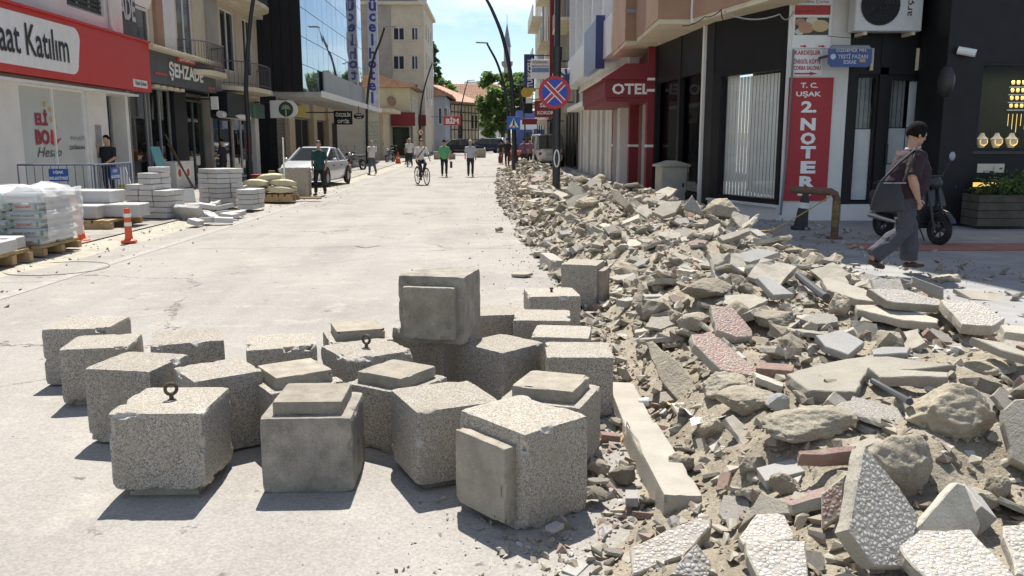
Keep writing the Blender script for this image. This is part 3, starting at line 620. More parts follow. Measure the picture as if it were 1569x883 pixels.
# ================================================================== concrete blocks
def ring_bolt(parent, z, lean=0.0, stub=False):
    mb = MB(); mb.tube([(0, 0, z-.02), (0, 0, z+.03)], .011, 8)
    if stub: mb.disc((0, 0, z+.028), (0, 0, 1), .017, .012, 8)
    else:
        R0 = .026; mb.tube([(R0*math.cos(a)*math.cos(lean), R0*math.cos(a)*math.sin(lean), z+.03+R0+R0*math.sin(a)) for a in np.linspace(0, 2*math.pi, 21)], .0085, 8)
        mb.disc((0, 0, z), (0, 0, 1), .02, .006, 10)
    return mb.build('lifting_eye' if not stub else 'lifting_bolt', M_rust, parent, smooth=True)
def block(x, y, yaw, size, kind, label, z=0.0, seed=1, eye=None, hgt=.86, face=-90, chip=.5, tilt=0, pl=.76, plth=.058, yaw_in=True):
    """kind: up (plinth below), inv (plinth on top), side (plinth turned to local heading `face` degrees)"""
    h = size*hgt; t = thing('concrete_block', label, 'block', (x, y, z), R_(yaw), 'concrete blocks gathered on the road')
    MODE['world'] = False
    if kind == 'side':
        me = block_mesh(size, h, size, seed, chip); bz = size/2
        a = R_(face); d = Vector((math.cos(a), math.sin(a), 0))
        me.transform(Matrix.Rotation(a+math.pi/2, 4, 'Z'))
        pm = block_mesh(size*pl, plth*1.2, size*pl, seed+40, 1.1, 14); pm.transform(Matrix.Translation(Vector((0, 0, 0))) @ Matrix.Rotation(a+math.pi/2, 4, 'Z'))
        pc = d*(h/2+plth*.5)+Vector((0, 0, bz-.01))
    else:
        me = block_mesh(size, size, h, seed, chip); low = plth if kind == 'up' else 0; bz = low+h/2
        pm = block_mesh(size*pl, size*pl, plth*1.15, seed+40, 1.1, 14); pc = Vector((0, 0, plth*.5 if kind == 'up' else h+plth*.5))
    me.materials.append(M_agg); b = bpy.data.objects.new('body', me); COL.objects.link(b); b.parent = t; b.location = (0, 0, bz)
    pm.materials.append(M_plinth); pm.name = 'plinth'; p = bpy.data.objects.new('plinth', pm); COL.objects.link(p); p.parent = t; p.location = pc
    if eye and kind != 'side': ring_bolt(t, bz+h/2-.004, lean=.5, stub=(eye == 'stub'))
    if tilt: t.rotation_euler = (tilt[0], tilt[1], R_(yaw))
    MODE['world'] = True
    return t
BL = [
 (-1.552, 3.932, 0, .426, 'up', 'front left block with a lifting ring standing on its top', dict(z=-.012, eye='ring', seed=3)),
 (-.890, 3.994, 1, .424, 'inv', 'stained smooth block upside down at the front, between ring block and pale speckled block', dict(seed=5, smooth=1)),
 (-.262, 4.03, -66, .420, 'up', 'pale speckled block turned corner-on at the front', dict(z=-.02, seed=8)),
 (.117, 3.62, -50, .44, 'side', 'front right block lying so its plinth faces left', dict(seed=11, face=-90, hgt=.86)),
 (.28, 4.19, -21, .42, 'inv', 'upside-down block with pale plinth right behind the front right block', dict(seed=14)),
 (-2.83, 5.80, 3, .428, 'inv0', 'far left block with a broken back edge', dict(seed=17, chip=1.2)),
 (-2.52, 5.335, 10, .40, 'up', 'block second from the left, standing before the far left one', dict(z=-.03, seed=20, chip=.9)),
 (-1.995, 4.62, -11, .39, 'inv0', 'block third from the left with green moss on its top', dict(seed=23, hg=1.06)),
 (-1.505, 4.46, 37, .365, 'inv0', 'dark-sided block right behind the front left ring block', dict(seed=26, hg=1.12)),
 (-1.99, 5.36, 21, .43, 'inv0', 'block behind the mossy block in the back row', dict(seed=29)),
 (-1.36, 5.25, 15, .42, 'inv0', 'block with a badly broken rim in the back row', dict(seed=32, chip=1.6)),
 (-1.10, 4.50, 33, .41, 'inv', 'upside-down block with slanting plinth behind the stained smooth block', dict(seed=35, chip=.9)),
 (-.79, 5.03, -58, .425, 'up', 'speckled block with a lifting ring in the middle of the group', dict(z=-.03, eye='ring', seed=38)),
 (-.93, 5.56, 18, .415, 'inv', 'rearmost upside-down block left of the stacked pair', dict(seed=41)),
 (-.545, 4.50, -33, .40, 'inv', 'upside-down block with rough plinth behind the pale speckled block', dict(seed=44)),
 (.035, 5.30, -45, .385, 'inv0', 'speckled block turned corner-on in front of the stacked pair', dict(seed=47, chip=.9)),
 (.50, 5.06, -2, .40, 'inv0', 'speckled block at the right edge of the group near the kerb', dict(seed=50)),
 (.445, 5.63, -9, .385, 'inv0', 'low flat-topped block behind the right edge block', dict(seed=53)),
 (.335, 6.08, -4, .41, 'inv0', 'pale-topped block in the right rear row', dict(seed=56)),
 (.463, 7.03, 5, .425, 'up', 'block with a short bolt stub on top in the right rear', dict(z=-.04, eye='stub', seed=59)),
 (.885, 8.55, -18, .425, 'side', 'rearmost block on the right with plinth turned to the pile', dict(seed=62, face=0)),
 (-.41, 5.66, -33, .43, 'inv0', 'shaded block carrying the stacked block', dict(seed=65, chip=.9)),
 (-.365, 5.46, -13, .435, 'side', 'topmost block, stacked on another with its plinth facing the camera', dict(z=.362, seed=68, face=-90, hgt=.95, smooth=1)),
 (.02, 6.32, 8, .40, 'inv0', 'dark block half hidden right behind the stacked pair', dict(seed=71)),
]
M_agg2 = M('smooth_dark_block', (.25, .225, .188), .95, var=.35, vs=8, bump=.5, bs=45, fine=.22, fs=140, objvar=.08, stain=.7, ss=9, stcol=(.34, .31, .26), local=True)
M_moss = M('moss', (.10, .12, .035), 1, var=.4, vs=40, bump=.8, bs=120)
for x, y, yaw, s, kind, label, kw in BL:
    sm = kw.pop('smooth', 0); k2 = kind
    if kind == 'inv0': k2 = 'up'; kw['plth'] = .012; kw['hgt'] = kw.pop('hg', .9)
    t = block(x, y, yaw, s, k2, label, **kw)
    if sm:
        for c in t.children:
            if c.name.startswith('body'): c.data.materials[0] = M_agg2
mt = [o for o in COL.objects if o.get('label', '').startswith('block third from')][0]; MODE['world'] = False
mb = MB()
for cx_, cy_, r_ in ((.02, .02, .07), (.10, .06, .05), (-.06, .0, .04), (.07, -.02, .035), (.14, .02, .025)): mb.prism([(cx_+r_*1.5*math.cos(a)*(1+.3*noise.noise((a*2, cx_*40, 0))), cy_+r_*.6*math.sin(a)*(1+.3*noise.noise((a*2, 9, cy_*40))), .385) for a in np.linspace(0, 2*math.pi, 18, endpoint=False)], (0, 0, .006+cx_*.01))
mb.build('moss_patch', M('dusty_moss', (.20, .20, .10), 1, var=.35, vs=40, bump=.6, bs=120), mt); MODE['world'] = True
# blocks used as barriers further down the street
def far_block(u, v, size, label, yaw=0, h=.9):
    p = G(u, v, 0); 
    for _ in range(4): p = G(u, v, gz(p.y))
    t = block(p.x, p.y+size/2, yaw, size, 'up', label, z=gz(p.y), seed=int(u) % 50, hgt=h, plth=.02); t['group'] = 'concrete blocks further down the street'; return t
far_block(451, 303, .78, 'tall square concrete block beside the woman in the green polo', 4, 1.12)
far_block(530, 267, .5, 'small concrete block behind the silver car', 10)
for u, v, sz, lab in [(672, 246, .8, 'far concrete block left of the man in the green shirt'), (692, 246, .55, 'far concrete block right of the man in the green shirt'), (735, 244, .95, 'far concrete block right of the man in the pale blue shirt'), (754, 234, 1.0, 'farthest concrete block before the parked cars')]:
    far_block(u, v, sz, lab, 6, .75)
# ================================================================== buildings
MODE['world'] = True
Zv = Vector((0, 0, 1))
class Face:
    """a vertical facade plane: s runs along a, z up, d outwards"""
    def __init__(f, O, a): f.O = Vector(O); f.a = Vector(a).normalized(); f.n = f.a.cross(Zv).normalized()
    def P(f, s, z, d=0): return f.O + f.a*s + Zv*z + f.n*d
    def pix(f, u, v, d=0):
        q = PN(u, v, f.O+f.n*d, f.n); r = q-f.O; return r.dot(f.a), r.z
    def box(f, name, mat, parent, s0, s1, z0, z1, d0, d1, bevel=0):
        mb = MB(); f.addbox(mb, s0, s1, z0, z1, d0, d1); return mb.build(name, mat, parent, bevel=bevel)
    def addbox(f, mb, s0, s1, z0, z1, d0, d1, mi=0):
        vs = [f.P(s, z, d) for z in (z0, z1) for d in (d0, d1) for s in (s0, s1)]
        mb.add(vs, [(0,2,3,1), (4,5,7,6), (0,1,5,4), (2,6,7,3), (0,4,6,2), (1,3,7,5)], mi)
    def wall(f, name, mat, parent, s0, s1, z0, z1, holes, depth=.18):
        ss = sorted({s0, s1, *[h[0] for h in holes], *[h[1] for h in holes]}); zs = sorted({z0, z1, *[h[2] for h in holes], *[h[3] for h in holes]})
        ss = [q for q in ss if s0 <= q <= s1]; zs = [q for q in zs if z0 <= q <= z1]; mb = MB()
        inh = lambda s, z: any(h[0] < s < h[1] and h[2] < z < h[3] for h in holes)
        for a, b in zip(ss, ss[1:]):
            for c, d in zip(zs, zs[1:]):
                if not inh((a+b)/2, (c+d)/2): mb.add([f.P(a, c), f.P(b, c), f.P(b, d), f.P(a, d)], [(0, 1, 2, 3)])
        for (a, b, c, d) in holes:
            q = [(a, c), (b, c), (b, d), (a, d)]
            for i in range(4):
                (p0, p1), (p2, p3) = q[i], q[(i+1) % 4]; mb.add([f.P(p0, p1), f.P(p2, p3), f.P(p2, p3, -depth), f.P(p0, p1, -depth)], [(0, 1, 2, 3)])
        return mb.build(name, mat, parent)
    def frame(f, name, mat, parent, s0, s1, z0, z1, t=.06, d0=-.1, d1=-.04, nx=1, nz=1):
        mb = MB(); B = lambda *q: f.addbox(mb, *q)
        B(s0, s1, z0, z0+t, d0, d1); B(s0, s1, z1-t, z1, d0, d1); B(s0, s0+t, z0+t, z1-t, d0, d1); B(s1-t, s1, z0+t, z1-t, d0, d1)
        for i in range(1, nx): q = s0+(s1-s0)*i/nx; B(q-t/2, q+t/2, z0+t, z1-t, d0, d1)
        for i in range(1, nz): q = z0+(z1-z0)*i/nz; B(s0+t, s1-t, q-t/2, q+t/2, d0+.003, d1-.003)
        return mb.build(name, mat, parent)
    def window(f, parent, s0, s1, z0, z1, fm, gm, nx=2, nz=1, t=.07, sill=None, curtain=None, depth=.14, name='window'):
        w = f.frame(name, fm, parent, s0, s1, z0, z1, t, -depth, -depth+.07, nx, nz)
        f.box('pane', gm, w, s0+t*.5, s1-t*.5, z0+t*.5, z1-t*.5, -depth+.02, -depth+.035)
        if curtain: f.box('curtain', curtain, w, s0+t, s0+(s1-s0)*.36, z0+t, z1-t, -depth-.12, -depth-.08)
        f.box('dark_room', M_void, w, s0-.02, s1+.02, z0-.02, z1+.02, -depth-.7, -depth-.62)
        if sill: f.box('sill', sill, w, s0-.06, s1+.06, z0-.06, z0, -.05, .06)
        return w
    def text(f, body, mat, parent, s, z, d, width=None, height=None, bold=.02, up=(0, 0, 1), **k):
        return text(body, mat, parent, f.P(s, z, d), f.a, up, width, height, bold, depth=.012, **k)
def shutter(f, name, mat, parent, s0, s1, z0, z1, d=-.06, pitch=.11):
    mb = MB(); n = int((z1-z0)/pitch)
    for i in range(n):
        a = z0+(z1-z0)*i/n; b = z0+(z1-z0)*(i+1)/n
        mb.add([f.P(s0, a, d), f.P(s1, a, d), f.P(s1, (a+b)/2, d+.03), f.P(s0, (a+b)/2, d+.03), f.P(s1, b, d), f.P(s0, b, d)], [(0, 1, 2, 3), (3, 2, 4, 5)])
    return mb.build(name, mat, parent)
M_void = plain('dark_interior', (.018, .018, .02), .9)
M_wg = M('window_glass', (.035, .045, .05), .06, var=0, bump=0, spec=.8)
M_shopg = glass('shop_glass', (.55, .6, .6), .06)
M_white = M('white_render', (.68, .67, .64), .8, var=.08, vs=1.2, bump=.08, bs=50, stain=.25, ss=.9, stcol=(.5, .48, .44))
M_whitem = plain('white_metal', (.74, .74, .73), .4)
M_upvc = plain('white_window_frame', (.72, .72, .71), .45)
M_red = M('red_sign', (.50, .035, .03), .45, var=.05, bump=0)
M_redp = M('red_painted', (.20, .014, .022), .5, var=.1, vs=4, bump=.05)
M_blk = M('black_cladding', (.014, .014, .016), .5, var=.2, vs=3, bump=.04, spec=.25)
M_blkl = plain('black_letter', (.02, .02, .022), .5)
M_whl = plain('white_letter', (.8, .8, .78), .5)
M_gsign = M('anthracite_sign', (.075, .082, .085), .55, var=.12, vs=2, bump=.04)
M_beige = M('beige_render', (.56, .49, .37), .9, var=.1, vs=1.2, bump=.15, bs=40, stain=.35, ss=.8, stcol=(.42, .36, .27))
M_cream = M('cream_soffit', (.62, .56, .42), .9, var=.1, vs=1.5, bump=.1, stain=.4, ss=1.2, stcol=(.42, .36, .26))
M_brown = M('brown_render', (.36, .22, .15), .9, var=.12, vs=1.5, bump=.12, stain=.3, ss=1, stcol=(.28, .18, .13))
M_grey_m = M('grey_metal', (.30, .31, .32), .45, var=.1, bump=0, metal=.3)
M_dgm = plain('dark_metal', (.045, .047, .05), .45, metal=.4)
M_tile = M('roof_tile', (.42, .25, .175), .9, var=.25, vs=2.5, bump=.3, bs=12, objvar=.12, stain=.4, ss=1.5, stcol=(.36, .25, .18))
M_oldgrey = M('old_grey_render', (.36, .33, .28), .95, var=.15, vs=1, bump=.2, stain=.4, ss=.7, stcol=(.27, .24, .2))
M_yel = M('yellow_render', (.52, .48, .33), .9, var=.12, vs=1, bump=.12, stain=.3, ss=.8, stcol=(.48, .42, .28))
M_bluegrey = M('blue_grey_render', (.40, .42, .47), .9, var=.1, vs=1, bump=.1, stain=.3, ss=.8, stcol=(.5, .45, .45))
M_timber = M('dark_timber', (.10, .065, .04), .85, var=.3, vs=5, bump=.2)
M_palegreen = M('pale_green_render', (.42, .48, .40), .9, var=.1, vs=.8, bump=.1)
M_cur = M('white_blind', (.74, .74, .71), .9, var=.06, vs=3, bump=.0)
M_navy = plain('navy', (.03, .045, .16), .5)
M_blue = plain('sign_blue', (.02, .12, .48), .45)
M_rail = plain('iron_rail', (.10, .10, .11), .5, metal=.3)
def shop(f, parent, s0, s1, z0, z1, items=10, seed=1, d=-.2, deep=2.4, frame=None, nx=3, goods=None):
    """glazed shopfront with a real room behind it"""
    fr = f.frame('shop_window', frame or M_dgm, parent, s0, s1, z0, z1, .07, d-.06, d+.02, nx, 1)
    for i in range(nx):
        a = s0+(s1-s0)*i/nx; b = s0+(s1-s0)*(i+1)/nx; f.box('pane', M_shopg, fr, a+.03, b-.03, z0+.03, z1-.03, d-.03, d-.02)
    rm = MB(); D = d-deep
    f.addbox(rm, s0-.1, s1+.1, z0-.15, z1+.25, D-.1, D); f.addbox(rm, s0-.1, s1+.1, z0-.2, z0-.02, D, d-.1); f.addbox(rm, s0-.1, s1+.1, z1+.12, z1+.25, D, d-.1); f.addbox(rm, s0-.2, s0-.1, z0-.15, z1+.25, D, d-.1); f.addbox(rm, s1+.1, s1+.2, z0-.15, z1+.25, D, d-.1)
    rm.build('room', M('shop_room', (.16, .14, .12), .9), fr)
    q = random.Random(seed); cols = goods or [(.3, .05, .04), (.5, .45, .3), (.08, .15, .2), (.4, .4, .42), (.25, .15, .08), (.1, .2, .1)]
    for k in range(items):
        a = q.uniform(s0+.1, s1-.6); z = z0+q.choice([0, .5, 1.0, 1.5]); dd = d-q.uniform(.3, 1.6)
        mb = MB(); f.addbox(mb, a, a+q.uniform(.2, .6), z, z+q.uniform(.2, .5), dd-.25, dd); ci = q.randrange(len(cols)); mb.build('goods', M('goods_%d%d' % (seed % 3, ci), cols[ci], .6), fr)
    return fr
def pitched(name, parent, x0, x1, y0, y1, z, h, mat, over=.3, axis='y', tiles=True):
    """gabled tile roof made of rows of tiles"""
    r = []; X0, X1, Y0, Y1 = x0-over, x1+over, y0-over, y1+over
    ro = MB()
    if axis == 'y': A = [(X0, Y0, z), (X0, Y1, z), ((X0+X1)/2, Y1, z+h), ((X0+X1)/2, Y0, z+h), (X1, Y0, z), (X1, Y1, z)]; ro.add(A, [(0, 1, 2, 3), (3, 2, 5, 4), (0, 3, 4), (1, 5, 2)])
    else: A = [(X0, Y0, z), (X1, Y0, z), (X1, (Y0+Y1)/2, z+h), (X0, (Y0+Y1)/2, z+h), (X0, Y1, z), (X1, Y1, z)]; ro.add(A, [(0, 1, 2, 3), (3, 2, 5, 4), (0, 3, 4), (1, 5, 2)])
    o = ro.build(name, mat, parent)
    if tiles:
        mb = MB(); n = int((Y1-Y0 if axis == 'y' else X1-X0)/.28)
        for k in range(n+1):
            q = (Y0 if axis == 'y' else X0)+k*.28
            for sgn in (0, 1):
                if axis == 'y': p, e = Vector((X0 if sgn == 0 else X1, q, z+.03)), Vector(((X0+X1)/2, q, z+h+.03))
                else: p, e = Vector((q, Y0 if sgn == 0 else Y1, z+.03)), Vector((q, (Y0+Y1)/2, z+h+.03))
                m_ = int((e-p).length/.4)
                for i in range(m_):
                    a, b = p.lerp(e, i/m_), p.lerp(e, (i+1)/m_); a = a+Vector((0, 0, .045)); mb.tube([a, b], [.10, .085], 6, cap=False)
        tag(mb.build('tile', mat, o), kind='stuff')
    return o
# ---------------------------------------------------------------- bank (left, nearest)
FL = Face((-11, 0, 0), (0, -1, 0))           # s = -Y;faces the street (+X)
class FaceY(Face):
    """left-hand facade addressed by Y (s = Y), facing +X"""
    def __init__(f, X): f.O = Vector((X, 0, 0)); f.a = Vector((0, 1, 0)); f.n = Vector((1, 0, 0))
    def text(f, body, mat, parent, s, z, d, width=None, height=None, bold=.02, up=(0, 0, 1), **k):
        return text(body, mat, parent, f.P(s, z, d), f.a, up, width, height, bold, depth=.012, **k)
F1 = FaceY(-11.0)
bank = thing('bank_building', 'white bank building with a long red fascia at the left edge', 'building', (-11, 20, 0))
F1.wall('wall', M_white, bank, 9, 26.2, 3.0, 14, [(21.1, 22.4, 5.35, 6.9), (22.9, 25.0, 5.1, 6.9), (13, 15, 5.2, 6.9), (17, 19, 5.2, 6.9), (13, 15, 8.2, 9.9), (17, 19, 8.2, 9.9), (21.1, 22.4, 8.2, 9.9), (22.9, 25, 8.2, 9.9)])
bx('roof_slab', M_white, bank, -22, -11.01, 9, 26.15, 13.8, 14.2); bx('side_wall', M_white, bank, -22, -11.02, 26.0, 26.2, 0, 13.79); bx('near_side_wall', M_white, bank, -22, -11.02, 9, 9.2, 0, 13.79)
F1.box('fascia_soffit', M_white, bank, 9, 26.2, 2.98, 3.04, -1.0, .32)
for a, b in ((18.95, 20.15), (23.45, 24.6), (12.5, 13.6)): F1.box('pillar', M_white, bank, a, b, 0, 3.0, -.3, .06, bevel=.015)
F1.box('pillar_panel', M_grey_m, bank, 23.75, 24.1, 1.2, 2.1, .06, .075)
for a, b in ((13.6, 18.95), (20.15, 23.45)):
    w_ = F1.frame('shop_window', M_whitem, bank, a, b, .1, 3.0, .06, -.1, -.02, 2, 1)
    F1.box('pane', M_shopg if a < 20 else M('frosted_film', (.50, .53, .52), .25, var=.05, vs=1, bump=0), w_, a+.04, b-.04, .14, 2.96, -.09, -.075)
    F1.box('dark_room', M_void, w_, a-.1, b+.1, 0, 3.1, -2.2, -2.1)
mar = plain('maroon_letter', (.28, .02, .045), .5)
def fpx(f, body, mat, parent, u0, v0, u1, v1, d, **k):
    (s0, z1), (s1, z0) = f.pix(u0, v0, d), f.pix(u1, v1, d); zc = (f.pix((u0+u1)/2, (v0+v1)/2, d))[1]
    return f.text(body, mat, parent, (s0+s1)/2, zc, d, width=s1-s0, height=(v1-v0)*(s0+s1)/2/FPX, **k)
DP = -.07
fpx(F1, 'ELİ', mar, bank, 52, 168, 73, 192, DP, bold=.05); fpx(F1, 'BO', mar, bank, 53, 199, 77, 222, DP, bold=.05)
LQ = lambda pts: [F1.P(*F1.pix(u, v, DP), DP) for u, v in pts]
mb = MB(); mb.prism(LQ([(78, 199), (86, 203), (86, 214), (78, 221)]), F1.n*.01); mb.prism(LQ([(78, 221), (86, 214), (94, 212), (86, 223)]), F1.n*.012); mb.build('emblem', M_red, bank)
for u, v in [(68, 160), (76, 168), (84, 179), (78, 183), (86, 195)]: mb = MB(); mb.disc(F1.P(*F1.pix(u, v, DP), DP), F1.n, .065, .012, 16); mb.build('gold_dot', plain('gold_dot', (.5, .38, .15), .5), bank)
fpx(F1, 'Hesap', M_blkl, bank, 56, 226, 95, 245, DP, shear=.4, bold=-.005)
gl_ = plain('grey_letter', (.10, .10, .11), .5)
fpx(F1, 'PAYLAŞTIKÇA', gl_, bank, 108, 209, 140, 217, DP, bold=-.01); fpx(F1, 'ÇOĞALAN HESAP', M_blkl, bank, 106, 222, 144, 230, DP, bold=.02)
sg = F1.box('fascia_sign', M_red, bank, 9, 27.1, 3.15, 4.62, .02, .36, bevel=.01)
rc = [(9.0, 3.32), (22.15, 3.32)] + [(22.15+.32*math.sin(a), 3.62-.3*math.cos(a)) for a in np.linspace(.2, 1.57, 6)] + [(22.62, 4.2)] + [(22.32+.3*math.cos(a), 4.2+.28*math.sin(a)) for a in np.linspace(.1, 1.57, 6)] + [(9.0, 4.48)]
MB().prism([F1.P(s, z, .361) for s, z in rc], F1.n*.02).build('white_panel', M_whitem, sg)
F1.text('Ziraat Katılım', M_blkl, sg, 20.0, 3.93, .385, width=3.95, height=.72, bold=.012)
F1.box('branch_plate', M_whitem, sg, 25.75, 26.75, 3.25, 3.47, .362, .375); F1.text('Uşak Şubesi', M_blkl, sg, 26.25, 3.36, .378, width=.8)
F1.box('trim', M_red, sg, 9, 27.1, 4.62, 4.68, .0, .42)
for (a, b, c, d) in [(21.1, 22.4, 5.35, 6.9), (13, 15, 5.2, 6.9), (17, 19, 5.2, 6.9), (13, 15, 8.2, 9.9), (17, 19, 8.2, 9.9), (21.1, 22.4, 8.2, 9.9), (22.9, 25, 8.2, 9.9)]: F1.window(bank, a, b, c, d, M_upvc, M_wg, 2, 1, sill=M_white)
wl = F1.window(bank, 22.9, 25.0, 5.1, 6.9, plain('grey_frame', (.28, .29, .3), .5), M_wg, 3, 1)
mb = MB()
for k in range(13): F1.addbox(mb, 22.95, 24.95, 5.18+k*.13, 5.24+k*.13, -.09, -.05)
mb.build('louvre', M_dgm, wl)
mb = MB(); mb.tube([F1.P(25.25, 14, .08), F1.P(25.25, 4.9, .08), F1.P(25.3, 4.72, .15)], .06, 10); mb.build('drain_pipe', M_white, bank, smooth=True)
# ---------------------------------------------------------------- restaurant building
F2 = FaceY(-11.25); A_ = thing('restaurant_building', 'pale building with an anthracite restaurant fascia next to the bank', 'building', (-11.25, 30, 0))
F2.wall('wall', M_beige, A_, 25.2, 34.2, 3.5, 14.5, [(27.55, 28.95, 4.75, 6.95), (31.3, 33.0, 4.65, 7.2), (27.55, 28.95, 8.2, 10), (31.3, 33.0, 7.8, 10.2)])
bx('roof_slab', M_beige, A_, -22, -11.26, 26.3, 34.2, 14.3, 14.7)
F2.box('brown_band', M_brown, A_, 29.15, 29.75, 4.6, 14.4, .0, .12); F2.box('white_pilaster', M_white, A_, 29.8, 31.0, 4.6, 14.4, .0, .06)
w_ = F2.window(A_, 27.55, 28.95, 4.75, 6.95, M_upvc, M_wg, 1, 2, t=.09); F2.window(A_, 31.3, 33.0, 4.65, 7.2, M_upvc, M_wg, 2, 1, curtain=M_cur); F2.window(A_, 27.55, 28.95, 8.2, 10, M_upvc, M_wg, 2, 1); F2.window(A_, 31.3, 33.0, 7.8, 10.2, M_upvc, M_wg, 2, 1)
MB().prism([F2.P(27.65, 5.9, -.03), F2.P(28.85, 5.9, -.03), F2.P(28.85, 6.75, .30), F2.P(27.65, 6.75, .30)], F2.n*.05).build('open_sash', M_upvc, w_)
s2 = F2.box('upper_sign', M_gsign, A_, 25.2, 27.45, 4.75, 8.5, .02, .14); F2.text('HZADE', plain('grey_white_letter', (.5, .5, .49), .6), s2, 26.45, 5.65, .15, width=1.85, height=.75, bold=.03)
F2.box('red_plate', M_red, s2, 25.3, 26.9, 6.3, 6.85, .141, .16); F2.text('BACIM', M_whl, s2, 26.1, 6.55, .165, width=1.3, bold=.02)
s3 = F2.box('fascia_sign', M_gsign, A_, 27.15, 33.9, 3.5, 4.5, .0, .42); F2.text('ŞEHZADE', M_whl, s3, 30.75, 3.98, .43, width=3.3, height=.62, bold=.035)
F2.box('red_plate', M_red, s3, 29.85, 31.7, 4.35, 4.62, .425, .47); F2.text('ÇORBACIM', M_whl, s3, 30.75, 4.48, .475, width=1.5)
for a, b, z in ((27.9, 28.9, 3.78), (32.9, 33.7, 3.62)): F2.box('red_bar', M_red, s3, a, b, z, z+.07, .421, .44)
F2.box('roof_sheet', M_cream, A_, 27.1, 34.0, 4.5, 4.58, -.05, .75); mb = MB()
for k in range(26): mb.tube([F2.P(27.15+k*.26, 4.6, 0), F2.P(27.15+k*.26, 4.6, .74)], .035, 6)
mb.build('roof_rib', M_cream, A_)
for k in range(5): mb = MB(); mb.disc(F2.P(28.2+k*.55, 3.36, .28), Zv, .16, .1, 16); mb.build('downlight', M_cream, A_)
shop(F2, A_, 24.6, 28.6, .5, 3.45, 16, 3, nx=3, frame=M_grey_m); shop(F2, A_, 28.8, 30.6, .2, 3.45, 8, 4, nx=2, frame=M_grey_m); shop(F2, A_, 31.8, 34.0, .1, 3.2, 5, 6, nx=2, frame=M('green_frame', (.09, .14, .12), .5))
F2.box('stall_riser', M_grey_m, A_, 24.6, 28.6, 0, .5, -.25, .0); F2.box('door_post', M_blk, A_, 30.6, 31.8, 0, 3.45, -.4, -.02); F2.box('counter', M_white, A_, 28.7, 30.4, .1, 1.0, .1, .6)
for s in (28.95, 29.75):
    mb = MB(); mb.disc(F2.P(s, .62, .6), F2.n, .23, .02, 20); o = mb.build('round_plate', M_whl, A_); mb = MB(); mb.disc(F2.P(s, .62, .62), F2.n, .13, .01, 20); mb.build('emblem', M_red, o)
for k, (s, hh) in enumerate([(28.6, 1.9), (28.75, 1.6)]): mb = MB(); mb.tube([F2.P(s+.5, .05, 1.0), F2.P(s, hh, .35)], .03, 5); mb.build('leaning_board', M_timber, A_)
mb = MB(); mb.prism([F2.P(26.9, .3, .8), F2.P(27.6, .3, .8), F2.P(27.6, 1.5, .5), F2.P(26.9, 1.5, .5)], F2.n*.03); mb.build('menu_board', plain('teal_board', (.12, .35, .38), .6), A_)
def balcony(parent, f, s0, s1, z, out=1.0, rnd=True, h=1.0):
    n = 12; pl = []
    for i in range(n+1):
        t_ = i/n; s = s0+(s1-s0)*t_; pl.append((s, out*(1-abs(2*t_-1)**4) if rnd else out))
    b = MB().prism([f.P(s0, z, -.02)]+[f.P(s, z, d) for s, d in pl]+[f.P(s1, z, -.02)], (0, 0, .18)).build('balcony_slab', M_cream, parent)
    mb = MB(); mb.tube([f.P(s, z+.18+h, max(.02, d-.06)) for s, d in pl], .025, 6); mb.tube([f.P(s, z+.3, max(.02, d-.06)) for s, d in pl], .015, 6); mb.build('hand_rail', M_rail, b)
    bars = MB()
    for i in range(40):
        t_ = i/39; s = s0+(s1-s0)*t_; d = max(.02, (out*(1-abs(2*t_-1)**4) if rnd else out)-.06); bars.tube([f.P(s, z+.18, d), f.P(s, z+.18+h, d)], .009, 4)
    bars.build('railing_bars', M_rail, b); return b
balcony(A_, F2, 31.2, 34.6, 4.05, .95)
# ---------------------------------------------------------------- balcony building
B_ = thing('balcony_building', 'beige building with rounded balconies before the dark glass building', 'building', (-11.25, 38, 0))
F2.wall('wall', M_beige, B_, 34.2, 41.6, 3.4, 15, [(36.2, 38.2, 4.6, 7.1), (39.3, 40.8, 4.6, 7.1), (36.2, 38.2, 7.9, 10.3), (39.3, 40.8, 7.9, 10.3)])
bx('roof_slab', M_beige, B_, -22, -11.26, 34.25, 41.6, 14.9, 15.2); F2.box('grey_pilaster', M_oldgrey, B_, 34.3, 35.6, 3.4, 15, .0, .1); F2.box('floor_band', M_cream, B_, 34.3, 41.5, 7.3, 7.6, .0, .35)
for a, b, c, d in [(36.2, 38.2, 4.6, 7.1), (39.3, 40.8, 4.6, 7.1), (36.2, 38.2, 7.9, 10.3), (39.3, 40.8, 7.9, 10.3)]: F2.window(B_, a, b, c, d, M_upvc, M_wg, 2, 1, curtain=M_cur)
balcony(B_, F2, 35.6, 41.2, 3.75, 1.15); balcony(B_, F2, 35.6, 41.2, 7.4, 1.15)
F2.box('green_fascia', M('dark_green_sign', (.04, .10, .085), .5), B_, 37.6, 41.4, 2.75, 3.4, -.1, .25); mb = MB(); mb.disc(F2.P(39.6, 3.07, .25), F2.n, .3, .02, 24); mb.build('round_emblem', plain('green_emblem', (.03, .16, .09), .5), B_)
F2.box('dark_awning', M_blk, B_, 34.3, 37.3, 2.6, 3.6, .0, .7); F2.box('ground_pier', M_oldgrey, B_, 34.2, 34.5, 0, 3.4, -.3, .02)
shop(F2, B_, 34.6, 37.4, .1, 2.6, 6, 8, nx=2); shop(F2, B_, 37.7, 40.2, .1, 2.7, 6, 9, nx=2, frame=M_whitem); F2.box('white_pier', M_white, B_, 40.4, 41.0, 0, 2.75, -.3, .05)
F2.box('extinguisher_box', M_red, B_, 38.9, 39.2, 1.1, 2.0, .02, .2)
